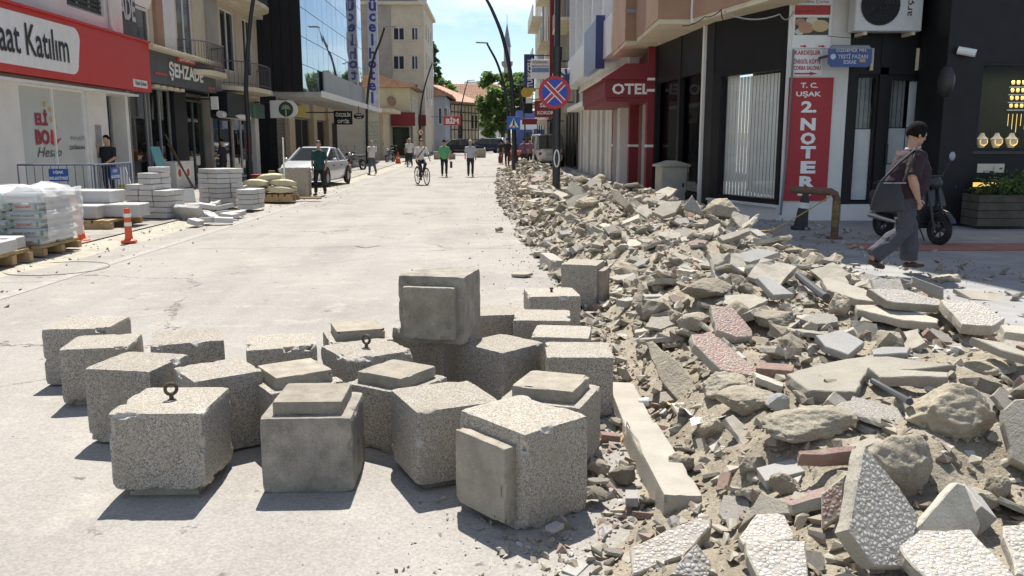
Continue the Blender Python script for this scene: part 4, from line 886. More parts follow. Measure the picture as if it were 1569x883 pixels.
def hang_sign(name, label, u0, v0, u1, v1, Y, mat, cat='sign', th=.12, group=None, arm=None):
    """sign hung square to the street: plane Y, facing the camera"""
    a, b = PY(u0, v0, Y), PY(u1, v1, Y); t = thing(name, label, cat, ((a.x+b.x)/2, Y, b.z), 0, group)
    bx('panel', mat, t, a.x, b.x, Y, Y+th, b.z, a.z, bevel=.01)
    if arm is not None: bx('bracket', M_dgm, t, arm, a.x if arm < a.x else b.x, Y+.02, Y+th-.02, a.z-.12, a.z-.06)
    return t, a, b
def ptext(body, mat, parent, u0, v0, u1, v1, Y, bold=.02, **k):
    a, b = PY(u0, v0, Y), PY(u1, v1, Y)
    return text(body, mat, parent, ((a.x+b.x)/2, Y, (a.z+b.z)/2), (1, 0, 0), (0, 0, 1), b.x-a.x, a.z-b.z, bold, depth=.012, **k)
t, a, b = hang_sign('palm_sign', 'white rounded sign with a round palm emblem on a dark disc', 413, 154, 440, 181, 40.5, M_whitem, arm=-11.2)
mb = MB(); mb.disc(((a.x+b.x)/2+.48, 40.5, (a.z+b.z)/2), (0, 1, 0), (a.z-b.z)/2, .12, 24); mb.build('round_end', M_whitem, t)
mb = MB(); mb.disc(((a.x+b.x)/2+.35, 40.485, (a.z+b.z)/2), (0, 1, 0), (a.z-b.z)*.42, .014, 24); mb.build('disc', plain('dark_green_disc', (.02, .05, .03), .5), t)
mb = MB(); cc = Vector(((a.x+b.x)/2+.35, 40.47, (a.z+b.z)/2)); mb.prism([cc+Vector((x, 0, z)) for x, z in ((-.03, -.3), (.03, -.3), (.02, .08), (-.02, .08))], (0, .012, 0))
for q in np.linspace(-.2, 3.34, 7): mb.prism([cc+Vector((0, 0, .05)), cc+Vector((.13*math.cos(q-.2), 0, .05+.13*math.sin(q-.2))), cc+Vector((.26*math.cos(q), 0, .03+.2*math.sin(q))), cc+Vector((.13*math.cos(q+.2), 0, .05+.13*math.sin(q+.2)))], (0, .01, 0))
mb.build('palm_emblem', plain('palm', (.4, .5, .3), .5), t)
t, a, b = hang_sign('round_shop_sign', 'small white shield-shaped sign hung under the restaurant fascia', 322, 148, 334, 168, 33, M_whitem, arm=-11.2)
o_ = thing('rolled_awning', 'white rolled-up awning over the green shop door', 'awning', (-10.8, 35, 2.5)); mb = MB(); mb.tube([(-10.75, 33.9, 2.72), (-10.6, 37.2, 2.66)], .14, 10); mb.build('roll', M_whitem, o_, smooth=True); bx('bracket', M_dgm, o_, -11.2, -10.8, 34.2, 34.26, 2.65, 2.7)
# ---------------------------------------------------------------- dark glass building
C_ = thing('glass_building', 'dark glass-fronted office building with black end wall', 'building', (-9.3, 50, 0))
GX, GY0, GY1 = -9.3, 42.0, 61.0; FG = FaceY(GX)
M_mir = M('mirror_glass', (.30, .36, .42), .035, var=.0, bump=.0, metal=.85)
M_mul = plain('dark_mullion', (.05, .055, .06), .5)
bx('core', M_blk, C_, -20, GX-.12, GY0+.1, GY1, 4.1, 17)
for k in range(9): bx('black_panel', M_blk, C_, -13.4+k*.455, -13.4+k*.455+.44, GY0, GY0+.095, 4.08, 17)
for k in range(6): bx('black_panel', M_blk, C_, -13.4+k*.455, -13.4+k*.455+.44, GY0+.3, GY0+.395, 0, 4.07)
bx('ground_core', M_void, C_, -20, -11.2, GY0+.4, GY1, 0, 4.1)
zs = [4.1, 5.35, 6.65, 8.0, 9.3, 10.6, 11.9, 13.2, 14.5, 15.8, 17]; q = random.Random(3); pm = None
for i in range(14):
    for j in range(10):
        y0, y1 = GY0+(GY1-GY0)*i/14, GY0+(GY1-GY0)*(i+1)/14; z0, z1 = zs[j], zs[j+1]
        mb = MB(); j_ = [q.uniform(-.006, .006) for _ in range(4)]
        mb.prism([(GX+j_[0], y0+.015, z0+.015), (GX+j_[1], y1-.015, z0+.015), (GX+j_[2], y1-.015, z1-.015), (GX+j_[3], y0+.015, z1-.015)], (-.03, 0, 0)); mb.build('glass_panel', M_mir, C_)
bx('mullion_sheet', M_mul, C_, GX-.11, GX-.06, GY0, GY1, 4.08, 17)
bx('corner_trim', M_blk, C_, GX-.12, GX+.04, GY0-.03, GY0+.01, 4.06, 17)
cn = bx('canopy', M('canopy_grey', (.42, .42, .41), .7), C_, -11.2, -8.45, GY0+.2, GY1+3, 3.84, 4.05); bx('canopy_edge', M_whitem, cn, -8.45, -8.40, GY0+.2, GY1+3, 3.80, 4.10)
for k in range(9):
    bx('parapet_panel', M_grey_m, C_, -9.2, -9.12, 46.5+k*1.61, 46.5+k*1.61+1.59, 4.12, 5.4)
FS = FaceY(-11.0)
shutter(FS, 'roller_shutter', M('shutter_grey', (.16, .15, .14), .6), C_, 42.9, 45.4, .1, 3.2); bx('shop_pier', M_oldgrey, C_, -11.15, -10.8, 42.5, 42.9, 0, 3.84); bx('shop_pier', M_beige, C_, -11.15, -10.8, 45.4, 46.6, 0, 3.84)
bx('shop_fascia', M('ochre_sign', (.25, .2, .1), .6), C_, -11.1, -10.95, 42.9, 45.4, 3.2, 3.8); bx('yellow_sign', M('yellow_sign', (.5, .4, .06), .5), C_, -10.78, -10.7, 46.6, 49, 3.0, 3.6)
shop(FS, C_, 46.7, 51.5, .2, 3.0, 14, 12, nx=3, frame=M_grey_m, goods=[(.5, .5, .48), (.2, .05, .05), (.1, .1, .12), (.4, .35, .25)]); bx('shop_pier', M_beige, C_, -11.15, -10.8, 51.5, 52.3, 0, 3.84); shop(FS, C_, 52.4, 56, .2, 3.0, 10, 13, nx=2, frame=M_grey_m); bx('shop_pier', M_beige, C_, -11.15, -10.8, 56, 57, 0, 3.84); shop(FS, C_, 57.1, 61, .2, 3.0, 10, 14, nx=2, frame=M_grey_m)
bx('upper_infill', M_beige, C_, -11.2, -11.0, 45.4, 61, 3.02, 3.84)
t, a, b = hang_sign('optician_sign', 'black square optician sign with white lettering under the canopy', 511, 170, 540, 191, 50, M_blk, arm=-11); ptext('ÖZÇELİK', M_whl, t, 514, 172, 538, 180, 50); ptext('OPTİK', M_whl, t, 517, 182, 536, 189, 50)
t = thing('oval_sign', 'small black oval sign right of the square optician sign', 'sign', (-8.6, 53, 3)); p = PY(550, 178, 53); mb = MB(); mb.ell(p, .33, .07, .2, 20, 8); mb.build('panel', M_blk, t); ptext('ÖZÇELİK', M_whl, t, 544, 174, 556, 177.5, 52.91); ptext('OPTİK', M_whl, t, 546, 179, 554, 182, 52.91); bx('bracket', M_dgm, t, p.x-.02, p.x+.02, 52.98, 53.02, p.z+.15, 3.84)
# hotel sign
HY = 61.4; t = thing('hotel_sign', 'tall white vertical hotel sign with blue letters beside the glass front', 'sign', (-8.9, HY, 4)); a, b = PY(562, 0, HY), PY(581, 166, HY)
bx('panel', M('sign_white', (.62, .62, .68), .5), t, a.x, b.x, HY, HY+.4, b.z, 17, bevel=.02)
M_pur = plain('hotel_blue', (.06, .06, .30), .5)
for ch, v, hh in zip('lecüy', [-92, -74, -58, -40, -20], [1]*5): pass
for ch, v, hpx in zip('ücelhotel', [8, 27, 43, 61, 82, 99, 115, 133, 150], [17, 12, 12, 17, 16, 12, 15, 12, 17]):
    p = PY(570.5, v, HY); text(ch, M_pur, t, (p.x, HY, p.z), (1, 0, 0), (0, 0, 1), None, hpx*HY/FPX, .03, depth=.015)
p = PY(570.5, -12, HY); text('y', M_pur, t, (p.x, HY, p.z), (1, 0, 0), (0, 0, 1), None, .75, .03, depth=.015)
# ---------------------------------------------------------------- lower buildings beyond
D_ = thing('shutter_shop', 'low pale shop with a closed white roller shutter', 'building', (-10, 66, gz(66))); bx('wall', M_white, D_, -14, -8.9, 66, 70, 0, 3.9); FD = Face((0, 65.99, 0), (1, 0, 0)); shutter(FD, 'roller_shutter', M('pale_green_shutter', (.55, .58, .52), .6), D_, -10.1, -8.95, .5, 3.2, .02, .2); bx('roof', M_cream, D_, -14, -7.7, 64.6, 70.2, 3.9, 4.15)
bx('wall_return', M_beige, D_, -8.9, -8.6, 66, 70, 0, 3.88)
E_ = thing('yellow_house', 'small yellow house with a red tile roof beside the hotel sign', 'building', (-8.5, 73, gz(73))); bx('wall', M_yel, E_, -13, -7.1, 72, 79, 0, 6.1); pitched('roof', E_, -13, -7.1, 72, 79, 6.1, 1.0, M_tile, .45)
FE = FaceY(-7.1)
for k in range(3): FE.window(E_, 72.8+k*2, 74+k*2, 3.9, 5.4, M_upvc, M_wg, 2, 1, depth=-.03)
bx('red_shop_fascia', M_redp, E_, -8.7, -6.7, 71.7, 71.95, 3.0, 4.1); text('LOKANTA', M_whl, E_, (-7.7, 71.7, 3.6), (1, 0, 0), (0, 0, 1), 1.6, .35, .02) if False else None
FE2 = Face((0, 71.98, 0), (1, 0, 0)); shop(FE2, E_, -8.6, -7.2, .6, 2.9, 5, 22, d=.05, deep=1.2, nx=2)
mb = MB(); mb.disc((-8.6, 71.6, 5.0), (.6, -.8, .3), .42, .04, 20); mb.build('satellite_dish', M('dish', (.28, .18, .13), .6), E_)
Ho = thing('beige_apartment', 'tall beige apartment block with white windows beyond the glass building', 'building', (-9, 84, gz(84)))
HX1 = PY(650, 100, 82).x; FH = Face((0, 82, 0), (1, 0, 0)); xa = PY(600, 100, 82).x
holes = []; wins = []
for v0, v1 in ((42, 62), (85, 107), (129, 144)):
    for u0, u1 in ((602, 620), (630, 641)):
        (s0, z1), (s1, z0) = FH.pix(u0, v0), FH.pix(u1, v1); wins.append((s0, s1, z0, z1))
FH.wall('wall', M_beige, Ho, xa, HX1, 0, 14.2, wins); bx('grey_plaster', M_oldgrey, Ho, -15, xa, 81.9, 90, 0, 14.2)
for wq in wins: FH.window(Ho, *wq, M_upvc, M_wg, 2, 1, sill=M_beige, curtain=M_cur)
FH2 = FaceY(HX1); w2 = [(y, y+1.4, z, z+1.5) for y in (84, 87, 90) for z in (5.6, 8.6, 11.4)]
FH2.wall('side_wall', M_beige, Ho, 82, 94, 0, 14.2, w2)
for wq in w2: FH2.window(Ho, *wq, M_upvc, M_wg, 2, 1)
bx('roof_slab', M_cream, Ho, -15, HX1+.3, 81.7, 94, 14.2, 14.5); bx('penthouse', M_oldgrey, Ho, -15, HX1-.6, 84, 94, 14.5, 18); mb = MB()
for k in range(26): mb.box(-11.5+k*.19, -11.48+k*.19, 81.8, 81.83, 14.5, 15.5)
mb.box(-11.6, HX1+.2, 81.78, 81.85, 15.5, 15.56); mb.build('terrace_railing', M_rail, Ho); bx('terrace_awning', M_oldgrey, Ho, -12, HX1-.3, 81.6, 84, 16.6, 16.75)
bx('ground_shop_sign', M_redp, Ho, HX1-2.2, HX1+.1, 81.6, 81.9, 3.2, 4.2)
for y, z in ((85.7, 5.2), (88.8, 8.3)): bx('air_conditioner', M_whitem, Ho, HX1, HX1+.35, y, y+.9, z, z+.7)
I_ = thing('blue_grey_row_house', 'blue-grey house with a long red tile eave beyond the apartment block', 'building', (-6.5, 98, gz(98))); ix = PY(690, 200, 100).x
bx('wall', M_bluegrey, I_, -12, ix-.2, 94.5, 104, 0, 6.6); FI = Face((0, 94.45, 0), (1, 0, 0)); FI2 = FaceY(ix-.2)
for k in range(4): FI2.window(I_, 95+k*2.2, 96+k*2.2, 3.6, 5.6, M_upvc, M_wg, 1, 1, depth=-.03)
pitched('roof', I_, -12, ix, 94.4, 104, 6.6, 1.8, M_tile, .5)
for x in (-6.3, -5.7): FI.window(I_, x, x+.45, 3.6, 5.4, M_upvc, M_wg, 1, 1, depth=-.03)
t, a, b = hang_sign('red_supermarket_sign', 'red rounded sign with white letters over the far left pavement', 680, 178, 706, 192, 88, M_red, arm=-6.6); ptext('BİM', M_whl, t, 683, 179, 703, 190, 88, bold=.05)
J_ = thing('half_timbered_house', 'cream half-timbered house with dark beams at the end of the street', 'building', (-4, 105, gz(105)))
p0, p1 = Vector((PY(691, 200, 104).x, 104, 0)), Vector((PY(733, 200, 110).x, 110, 0)); FJ = Face(p0, p1-p0); Lw = (p1-p0).length
FJ.box('wall', M('timber_infill', (.60, .50, .36), .9, var=.12, stain=.3, ss=1), J_, 0, Lw, 0, 6.4, -8, 0)
for k in range(9): FJ.box('beam', M_timber, J_, Lw*k/8-.05, Lw*k/8+.05, .8, 6.2, 0, .05)
for z in (.8, 2.0, 3.2, 4.3, 5.3, 6.2): FJ.box('beam', M_timber, J_, -.05, Lw+.05, z-.06, z+.06, .01, .06)
for s in (2.2, 5.0, 5.9): FJ.box('window', M_void, J_, s, s+.45, 3.4 if s > 3 else 1.0, 5.0, 0, .08)
mb = MB(); mb.prism([FJ.P(-.6, 6.4, .6), FJ.P(Lw+.6, 6.4, .6), FJ.P(Lw*.6, 8.6, -4), FJ.P(-.6, 8.6, -4)], (0, 0, .12)); mb.prism([FJ.P(Lw+.6, 6.4, .6), FJ.P(Lw+.6, 6.4, -8), FJ.P(Lw*.6, 8.6, -4)], (0, 0, .12)); mb.build('roof', M_tile, J_)
K_ = thing('pale_green_house', 'pale green house behind the half-timbered one', 'building', (-1, 122, gz(122))); bx('wall', M_palegreen, K_, -4, .9, 122, 132, 0, 6.8); pitched('roof', K_, -8, 0, 122, 130, 6.8, 3.2, M_tile, .5, axis='x'); bx('white_porch', M_white, K_, -2.4, .4, 119.5, 121.9, 0, 3.3)
for nm, lab, x0, x1, y, h, m_ in [('white_apartment', 'small white apartment block far behind the tile roofs', -7.2, -3.5, 200, 15.5, M_white), ('far_ochre_house', 'ochre house under the far white block', -6.5, .5, 175, 10.4, M_yel), ('far_tiled_house', 'far house with a low red tile roof beyond the ochre one', -12, -6, 160, 9.6, M_cream)]:
    t = thing(nm, lab, 'building', ((x0+x1)/2, y, gz(y))); bx('wall', m_, t, x0, x1, y, y+8, 0, h)
    if 'white' not in nm: pitched('roof', t, x0, x1, y, y+8, h, 1.3, M_tile, .4, axis='x', tiles=False)
    for k in range(3): bx('window', M_wg, t, x0+.5+k*1.1, x0+1.1+k*1.1, y-.03, y, h-2.3, h-1.0)
# minaret
mY = 190; p = PY(777, 100, mY); t = thing('minaret', 'grey stone minaret with a pointed lead cap rising behind the tree', 'minaret', (p.x, mY, 0)); MODE['world'] = False
mb = MB(); zt = PY(776, 72, mY).z; zc = PY(775, 36, mY).z; ztip = PY(774, 22, mY).z
M_lead = M('lead_cap', (.20, .21, .24), .6); mb.tube([(0, 0, 0), (0, 0, zt)], [.85, .72], 16); mb.build('shaft', M('minaret_stone', (.36, .35, .35), .9), t, smooth=True)
MB().tube([(0, 0, zt), (0, 0, zt+.15), (0, 0, zc)], [.95, .85, .05], 16).build('cap', M_lead, t, smooth=True); MB().tube([(0, 0, zc-.2), (0, 0, ztip)], .05, 6).build('finial', M_lead, t); MB().tube([(0, 0, zt-4.4), (0, 0, zt-3.9), (0, 0, zt-3.1), (0, 0, zt-3.05)], [.75, 1.2, 1.25, .7], 16).build('balcony', M_lead, t); MODE['world'] = True
# ---------------------------------------------------------------- right side: corner building
Rb = thing('corner_building', 'corner building with black shopfronts and brown projecting bays on the right', 'building', (6, 18, .1))
pA, pB, pC = Vector((4.36, 23.8, 0)), Vector((4.77, 18.98, 0)), Vector((5.56, 16.7, 0))
FA, FB, FC = Face(pA, pB-pA), Face(pB, pC-pB), Face(pC, (1, 0, 0)); LA, LB = (pB-pA).length, (pC-pB).length
# upper storeys as one outline with sawtooth bays
low = [(5.15, 15.5), (4.26, 19.3), (3.56, 19.3), (4.3, 22.9), (3.44, 23.3), (4.2, 26.6), (4.2, 27.0), (14, 27.0), (14, 19.3), (5.3, 15.6)]
def storey(name, poly, z0, z1, mat, mats=None):
    mb = MB(); n = len(poly); mb.prism([(x, y, z0) for x, y in poly], (0, 0, z1-z0)); return mb.build(name, mat, Rb)
storey('upper_storeys', [(5.15, 15.5), (4.26, 19.3), (3.56, 19.3), (3.66, 22.85), (4.3, 22.9), (4.3, 23.3), (3.44, 23.3), (3.54, 26.6), (4.3, 26.6), (4.3, 27.0), (16, 27.0), (16, 15.5)], 4.75, 16, M_brown)
storey('soffit', [(5.17, 15.52), (4.28, 19.32), (3.58, 19.32), (3.68, 22.83), (4.32, 22.88), (4.32, 23.32), (3.46, 23.32), (3.56, 26.58), (4.3, 26.58), (4.8, 26.0), (5.2, 19.4), (5.9, 15.52)], 4.2, 4.30, M_cream)
storey('soffit_edge', [(5.15, 15.5), (4.26, 19.3), (3.56, 19.3), (3.66, 22.85), (4.3, 22.9), (4.3, 23.3), (3.44, 23.3), (3.54, 26.6), (4.3, 26.6), (5.0, 26.0), (5.3, 19.4), (6.0, 15.5)], 4.302, 4.75, M_brown)
for (x0, x1, y) in ((3.56, 4.26, 19.3), (3.44, 4.3, 23.3)):
    bx('bay_rail', M_grey_m, Rb, x0-.02, x1+.02, y-.06, y, 5.0, 5.1); bx('bay_band', M_brown, Rb, x0-.03, x1, y-.04, y, 5.9, 6.1)
mb = MB(); mb.tube([(4.31, 19.2, 4.2), (4.31, 19.2, 8)], .05, 8); mb.build('drain_pipe', M_white, Rb)
bx('inner_core', M_void, Rb, 8.0, 16, 17.6, 27, 0, 4.7); 
# street-side black shopfront (A)
for s0, s1 in ((0, .25), (LA*.46, LA*.46+.18), (LA-.5, LA)): FA.box('black_post', M_blk, Rb, s0, s1, .1, 4.2, -.25, .02)
FA.box('white_post', M_white, Rb, LA-.62, LA-.5, .1, 4.19, -.1, .08); FA.box('black_fascia', M_blk, Rb, 0, LA, 3.2, 4.2, -.2, .0); FA.box('black_plinth', M_blk, Rb, 0, LA, .1, .45, -.2, .0)
gp = glass('tinted_glass', (.22, .24, .25), .04, power=9.0)
FA.box('tinted_pane', gp, Rb, .25, LA-.5, .45, 3.2, -.12, -.10); FA.box('inner_blind', M_cur, Rb, .3, 1.6, .5, 3.1, -1.2, -1.15)
# angled window with vertical blinds (B)
FB.box('plinth_wall', M_white, Rb, 0, LB, .1, .36, -.2, .04); FB.box('sill', M_white, Rb, 0, LB, .36, .41, -.2, .09); FB.box('black_fascia', M_blk, Rb, 0, LB, 3.12, 4.2, -.15, .0)
wB = FB.frame('window', M_blk, Rb, 0, LB, .41, 3.12, .1, -.15, .02, 1, 1); FB.box('frame_post', M_blk, wB, 0, .32, .41, 3.12, -.14, .025); FB.box('pane', glass('clear_glass', (.96, .97, .97), .015), wB, .3, LB-.08, .5, 3.05, -.09, -.07)
def blinds(f, parent, s0, s1, z0, z1, d, pitch=.115, mat=M_cur):
    k = 0; s = s0
    while s < s1-.01:
        mb = MB(); a, b = f.P(s, z0, d), f.P(min(s+pitch*.84, s1), z0, d); mb.prism([a, b, b+Zv*(z1-z0), a+Zv*(z1-z0)], f.n*.004); mb.build('blind_slat', mat, parent); s += pitch
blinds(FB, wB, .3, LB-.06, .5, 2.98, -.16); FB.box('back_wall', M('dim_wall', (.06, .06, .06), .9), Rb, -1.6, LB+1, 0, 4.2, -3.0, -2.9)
# white column with the stack of signs, then the door front (C)
FC.box('white_column', M_white, Rb, .03, 1.24, .1, 4.75, -.3, .0); FC.box('base_wall', M_white, Rb, 1.26, 3.16, .1, .42, -.25, .02)
for s0, s1 in ((1.24, 1.42), (1.86, 2.02), (3.02, 3.2)): FC.box('black_post', M_blk, Rb, s0, s1, .42, 4.75, -.25, .0)
FC.box('black_fascia', M_blk, Rb, 1.42, 3.02, 3.05, 4.75, -.25, -.02); FC.box('transom', M_blk, Rb, 1.42, 3.02, 2.92, 3.05, -.22, .0)
dr = FC.frame('door', M_blk, Rb, 2.02, 3.02, .42, 2.92, .1, -.18, -.04, 1, 1); FC.box('pane', MATS['clear_glass'], dr, 2.1, 2.94, .5, 2.86, -.12, -.11); FC.box('door_handle', M_dgm, dr, 2.07, 2.11, 1.2, 1.6, -.04, .02)
w_ = FC.frame('side_light', M_blk, Rb, 1.42, 1.86, .42, 2.92, .05, -.18, -.06, 1, 1); FC.box('pane', MATS['clear_glass'], w_, 1.44, 1.84, .45, 2.9, -.12, -.11)
M_film = M('whitewash_paper', (.66, .67, .68), .85, var=.1, vs=2, bump=.0)
blinds(FC, w_, 1.45, 1.84, 1.9, 2.9, -.3, .09, M('grey_blind', (.32, .33, .33), .9)); FC.box('paper', M_film, w_, 1.44, 1.84, .5, 1.88, -.16, -.15)
for i, (s0, s1, z0, z1) in enumerate([(2.1, 2.5, .55, 1.2), (2.52, 2.92, .55, 1.2), (2.1, 2.5, 1.22, 1.9), (2.52, 2.92, 1.22, 1.9), (2.52, 2.92, 1.92, 2.8)]): FC.box('paper_sheet', M_film, dr, s0, s1, z0, z1, -.17, -.16)
blinds(FC, dr, 2.1, 2.5, 1.92, 2.84, -.3, .09, MATS['grey_blind']); FC.box('back_wall', MATS['dim_wall'], Rb, 1.2, 3.3, 0, 4.6, -.9, -.85)
FC.box('right_light', M_film, Rb, 3.2, 3.56, .5, 3.0, -.2, -.1)
FC.box('black_pier', M_blk, Rb, 3.56, 4.3, .1, 4.75, -.3, .05); FC.box('end_base', M_white, Rb, 3.2, 3.56, .1, .5, -.2, .0)
# jeweller's front
FJw = Face((8.1, 15.6, 0), (1, 0, 0)); je = thing('jeweller_shop', "black jeweller's shopfront with lit window at the right edge", 'shop', (10, 15.6, .1))
FJw.box('pier', M_blk, je, 0, .62, .1, 4.9, -1.0, .05); FJw.box('fascia', M_blk, je, .62, 6, 3.05, 4.9, -.5, .05); FJw.box('base', M_blk, je, .62, 6, .1, 1.42, -.5, .0); FJw.box('ledge', M_dgm, je, .62, 6, 1.42, 1.47, -.9, .03)
w_ = FJw.frame('window', M_blk, je, .62, 3.0, 1.47, 3.05, .06, -.1, .04, 1, 1); FJw.box('pane', MATS['clear_glass'], w_, .66, 2.96, 1.5, 3.0, -.06, -.05); FJw.box('back', M('dark_green_back', (.008, .012, .009), .9, spec=.05, bump=0), w_, .62, 3.0, 1.47, 3.05, -.85, -.8)
M_gold = M('gold_painted_glow', (.75, .50, .16), .3, metal=.7, var=.1, bump=0, emit=.8); M_bust = plain('cream_bust', (.6, .56, .45), .6)  # emission puts the display's glow into the gold, which is no light source
for k in range(3):
    b_ = FJw.P(.93+k*.28, 1.47, -.25); mb = MB(); mb.tube([b_, b_+Zv*.04, b_+Zv*.12, b_+Zv*.22, b_+Zv*.27, b_+Zv*.33], [.04, .05, .085, .125, .06, .035], 12, sq=[(1, .5)]*6); o = mb.build('necklace_bust', M_bust, je, smooth=True)
    mb = MB(); mb.tube([b_+Vector((.07*math.cos(q), -.075, .17+.07*math.sin(q))) for q in np.linspace(2.6, 6.8, 9)], .008, 5); mb.build('necklace', M_gold, o)
for i in range(4):
    for j in range(7): p = FJw.P(1.48+j*.1, 2.72-i*.14, -.35); mb = MB(); mb.ell(p, .035, .02, .045, 8, 5); mb.build('gold_piece', M_gold, je)
for i in range(4): FJw.box('display_rail', plain('steel', (.4, .4, .4), .3, metal=.8), je, 1.42, 2.3, 2.63-i*.14, 2.65-i*.14, -.37, -.36)
for j in range(9): p = FJw.P(1.45+j*.08, 2.15, -.35); mb = MB(); mb.tube([p, p+Zv*-.22-Zv*.06*(j % 3)], .006, 4); mb.build('gold_chain', M_gold, je)
for k in range(5): FJw.box('ring_tray', M_gold if k % 2 else M_bust, je, .8+k*.24, 1.0+k*.24, 1.47, 1.52, -.15, -.05)
FJw.box('low_tray', M_bust, je, .75, 1.25, 1.08, 1.24, -.01, .01); FJw.box('low_gold', M_gold, je, .7, 1.2, .82, .9, -.01, .012)
mb = MB(); mb.tube([(8.25, 15.5, 3.25), (8.5, 15.35, 3.18)], .07, 10); mb.build('security_camera', M_whitem, je)
t = thing('round_wall_sign', 'dark round box sign on the black pier of the corner shop', 'sign', (8.0, 15.3, 2.4)); mb = MB(); mb.ell(PY(1450, 125, 15.3), .12, .2, .28, 16, 10); mb.build('disc', M_dgm, t, smooth=True); bx('arm', M_dgm, t, PY(1450, 125, 15.3).x-.02, PY(1450, 125, 15.3).x+.02, 15.4, 15.58, 2.5, 2.55)
la_ = bpy.data.lights.new('display_lamp', 'AREA'); la_.energy = 14; la_.size = 1.6; la_.size_y = .12; la_.shape = 'RECTANGLE'; la_.color = (1, .85, .6); lo_ = bpy.data.objects.new('display_lamp', la_); COL.objects.link(lo_); lo_.location = FJw.P(1.7, 2.98, -.3); lo_.parent = je; lo_.matrix_parent_inverse = world_of(je).inverted()
# signs on the white column
def col_sign(name, label, u0, v0, u1, v1, mat): 
    (s0, z1), (s1, z0) = FC.pix(u0, v0, .03), FC.pix(u1, v1, .03); t = thing(name, label, 'sign', FC.P((s0+s1)/2, z0, .03)); FC.box('panel', mat, t, s0, s1, z0, z1, .0, .03); return t, s0, s1, z0, z1
def ctext(body, mat, t, u0, v0, u1, v1, bold=.03, **k):
    (s0, z1), (s1, z0) = FC.pix(u0, v0, .03), FC.pix(u1, v1, .03); return FC.text(body, mat, t, (s0+s1)/2, (z0+z1)/2, .022, width=s1-s0, height=z1-z0, bold=bold, **k)
M_noter = plain('notary_red', (.36, .02, .025), .5)
t, *_ = col_sign('notary_sign', 'tall red notary sign with white letters on the corner column', 1210, 119, 1266, 308, M_noter)
ctext('T. C.', M_whl, t, 1227, 127, 1253, 135); ctext('UŞAK', M_whl, t, 1220, 140, 1258, 150); ctext('2.', M_whl, t, 1228, 155, 1251, 173, .04)
for ch, v in zip('NOTER', (191, 213, 234, 257, 280)): ctext(ch, M_whl, t, 1227 if ch != 'R' else 1225, v-10, 1249, v+9, .05)
(s0, z0), _q = FC.pix(1222, 298, .03), 0; mb = MB(); mb.prism([FC.P(s0+a, z0+b, .031) for a, b in ((0, -.025), (.18, -.025), (.18, -.06), (.28, 0), (.18, .06), (.18, .025), (0, .025))], FC.n*.004); mb.build('arrow', M_whl, t)
M_rl = plain('red_letter', (.40, .03, .03), .5); t, *_ = col_sign('meatball_restaurant_sign', 'white sign with three red lines and a red arrow above the notary sign', 1216, 76, 1259, 116, M_whitem)
ctext('KARDEŞLER', M_rl, t, 1218, 77, 1257, 86); ctext('İNEGÖL KÖFTE', M_rl, t, 1217, 89, 1257, 98); ctext('ÇORBA SALONU', M_rl, t, 1216, 101, 1257, 109)
(s0, z0) = FC.pix(1217, 113, .03); mb = MB(); mb.prism([FC.P(s0+a, z0+b, .031) for a, b in ((0, -.015), (.3, -.015), (.3, -.035), (.45, 0), (.3, .035), (.3, .015), (0, .015))], FC.n*.004); mb.build('arrow', M_rl, t)
t, s0, s1, z0, z1 = col_sign('soup_poster', 'poster with a photo of soup bowls at the top of the corner column', 1218, -8, 1272, 74, M_whitem)
(a, b), (c, d) = FC.pix(1218, 8, .03), FC.pix(1272, 23, .03); FC.box('red_band', M_rl, t, a, c, d, b, .031, .034); ctext('Tarhana Çorba', gl_, t, 1222, 0, 1270, 6, 0); ctext('UŞAK', M_whl, t, 1234, 9.5, 1256, 14.5); ctext('EV TARHANASI', M_whl, t, 1220, 16, 1270, 21.5)
(a, b), (c, d) = FC.pix(1219, 27, .03), FC.pix(1269, 54, .03); FC.box('photo', plain('photo_dark', (.05, .05, .03), .5), t, a, c, d, b, .031, .034)
for uu, vv, rr, cc in [(1226, 34, 8, (.4, .22, .14)), (1235, 43, 12, (.45, .25, .15)), (1244, 32, 9, (.6, .55, .45)), (1257, 40, 13, (.55, .42, .22)), (1225, 49, 7, (.55, .53, .5))]:
    (a, b) = FC.pix(uu, vv, .03); mb = MB(); n_ = 16; mb.prism([FC.P(a+rr*.0128*math.cos(q), b+rr*.0085*math.sin(q), .0345) for q in np.linspace(0, 2*math.pi, n_, endpoint=False)], FC.n*(.002+rr*.0003)); mb.build('bowl', plain('bowl_%d' % uu, cc, .5), t)
for s_ in (1226, 1254): (a, b) = FC.pix(s_, 71, .03); mb = MB(); mb.prism([FC.P(a+p_, b+q_, .031) for p_, q_ in ((0, -.012), (.07, -.012), (.07, -.03), (.13, 0), (.07, .03), (.07, .012), (0, .012))], FC.n*.003); mb.build('arrow', M_rl, t)
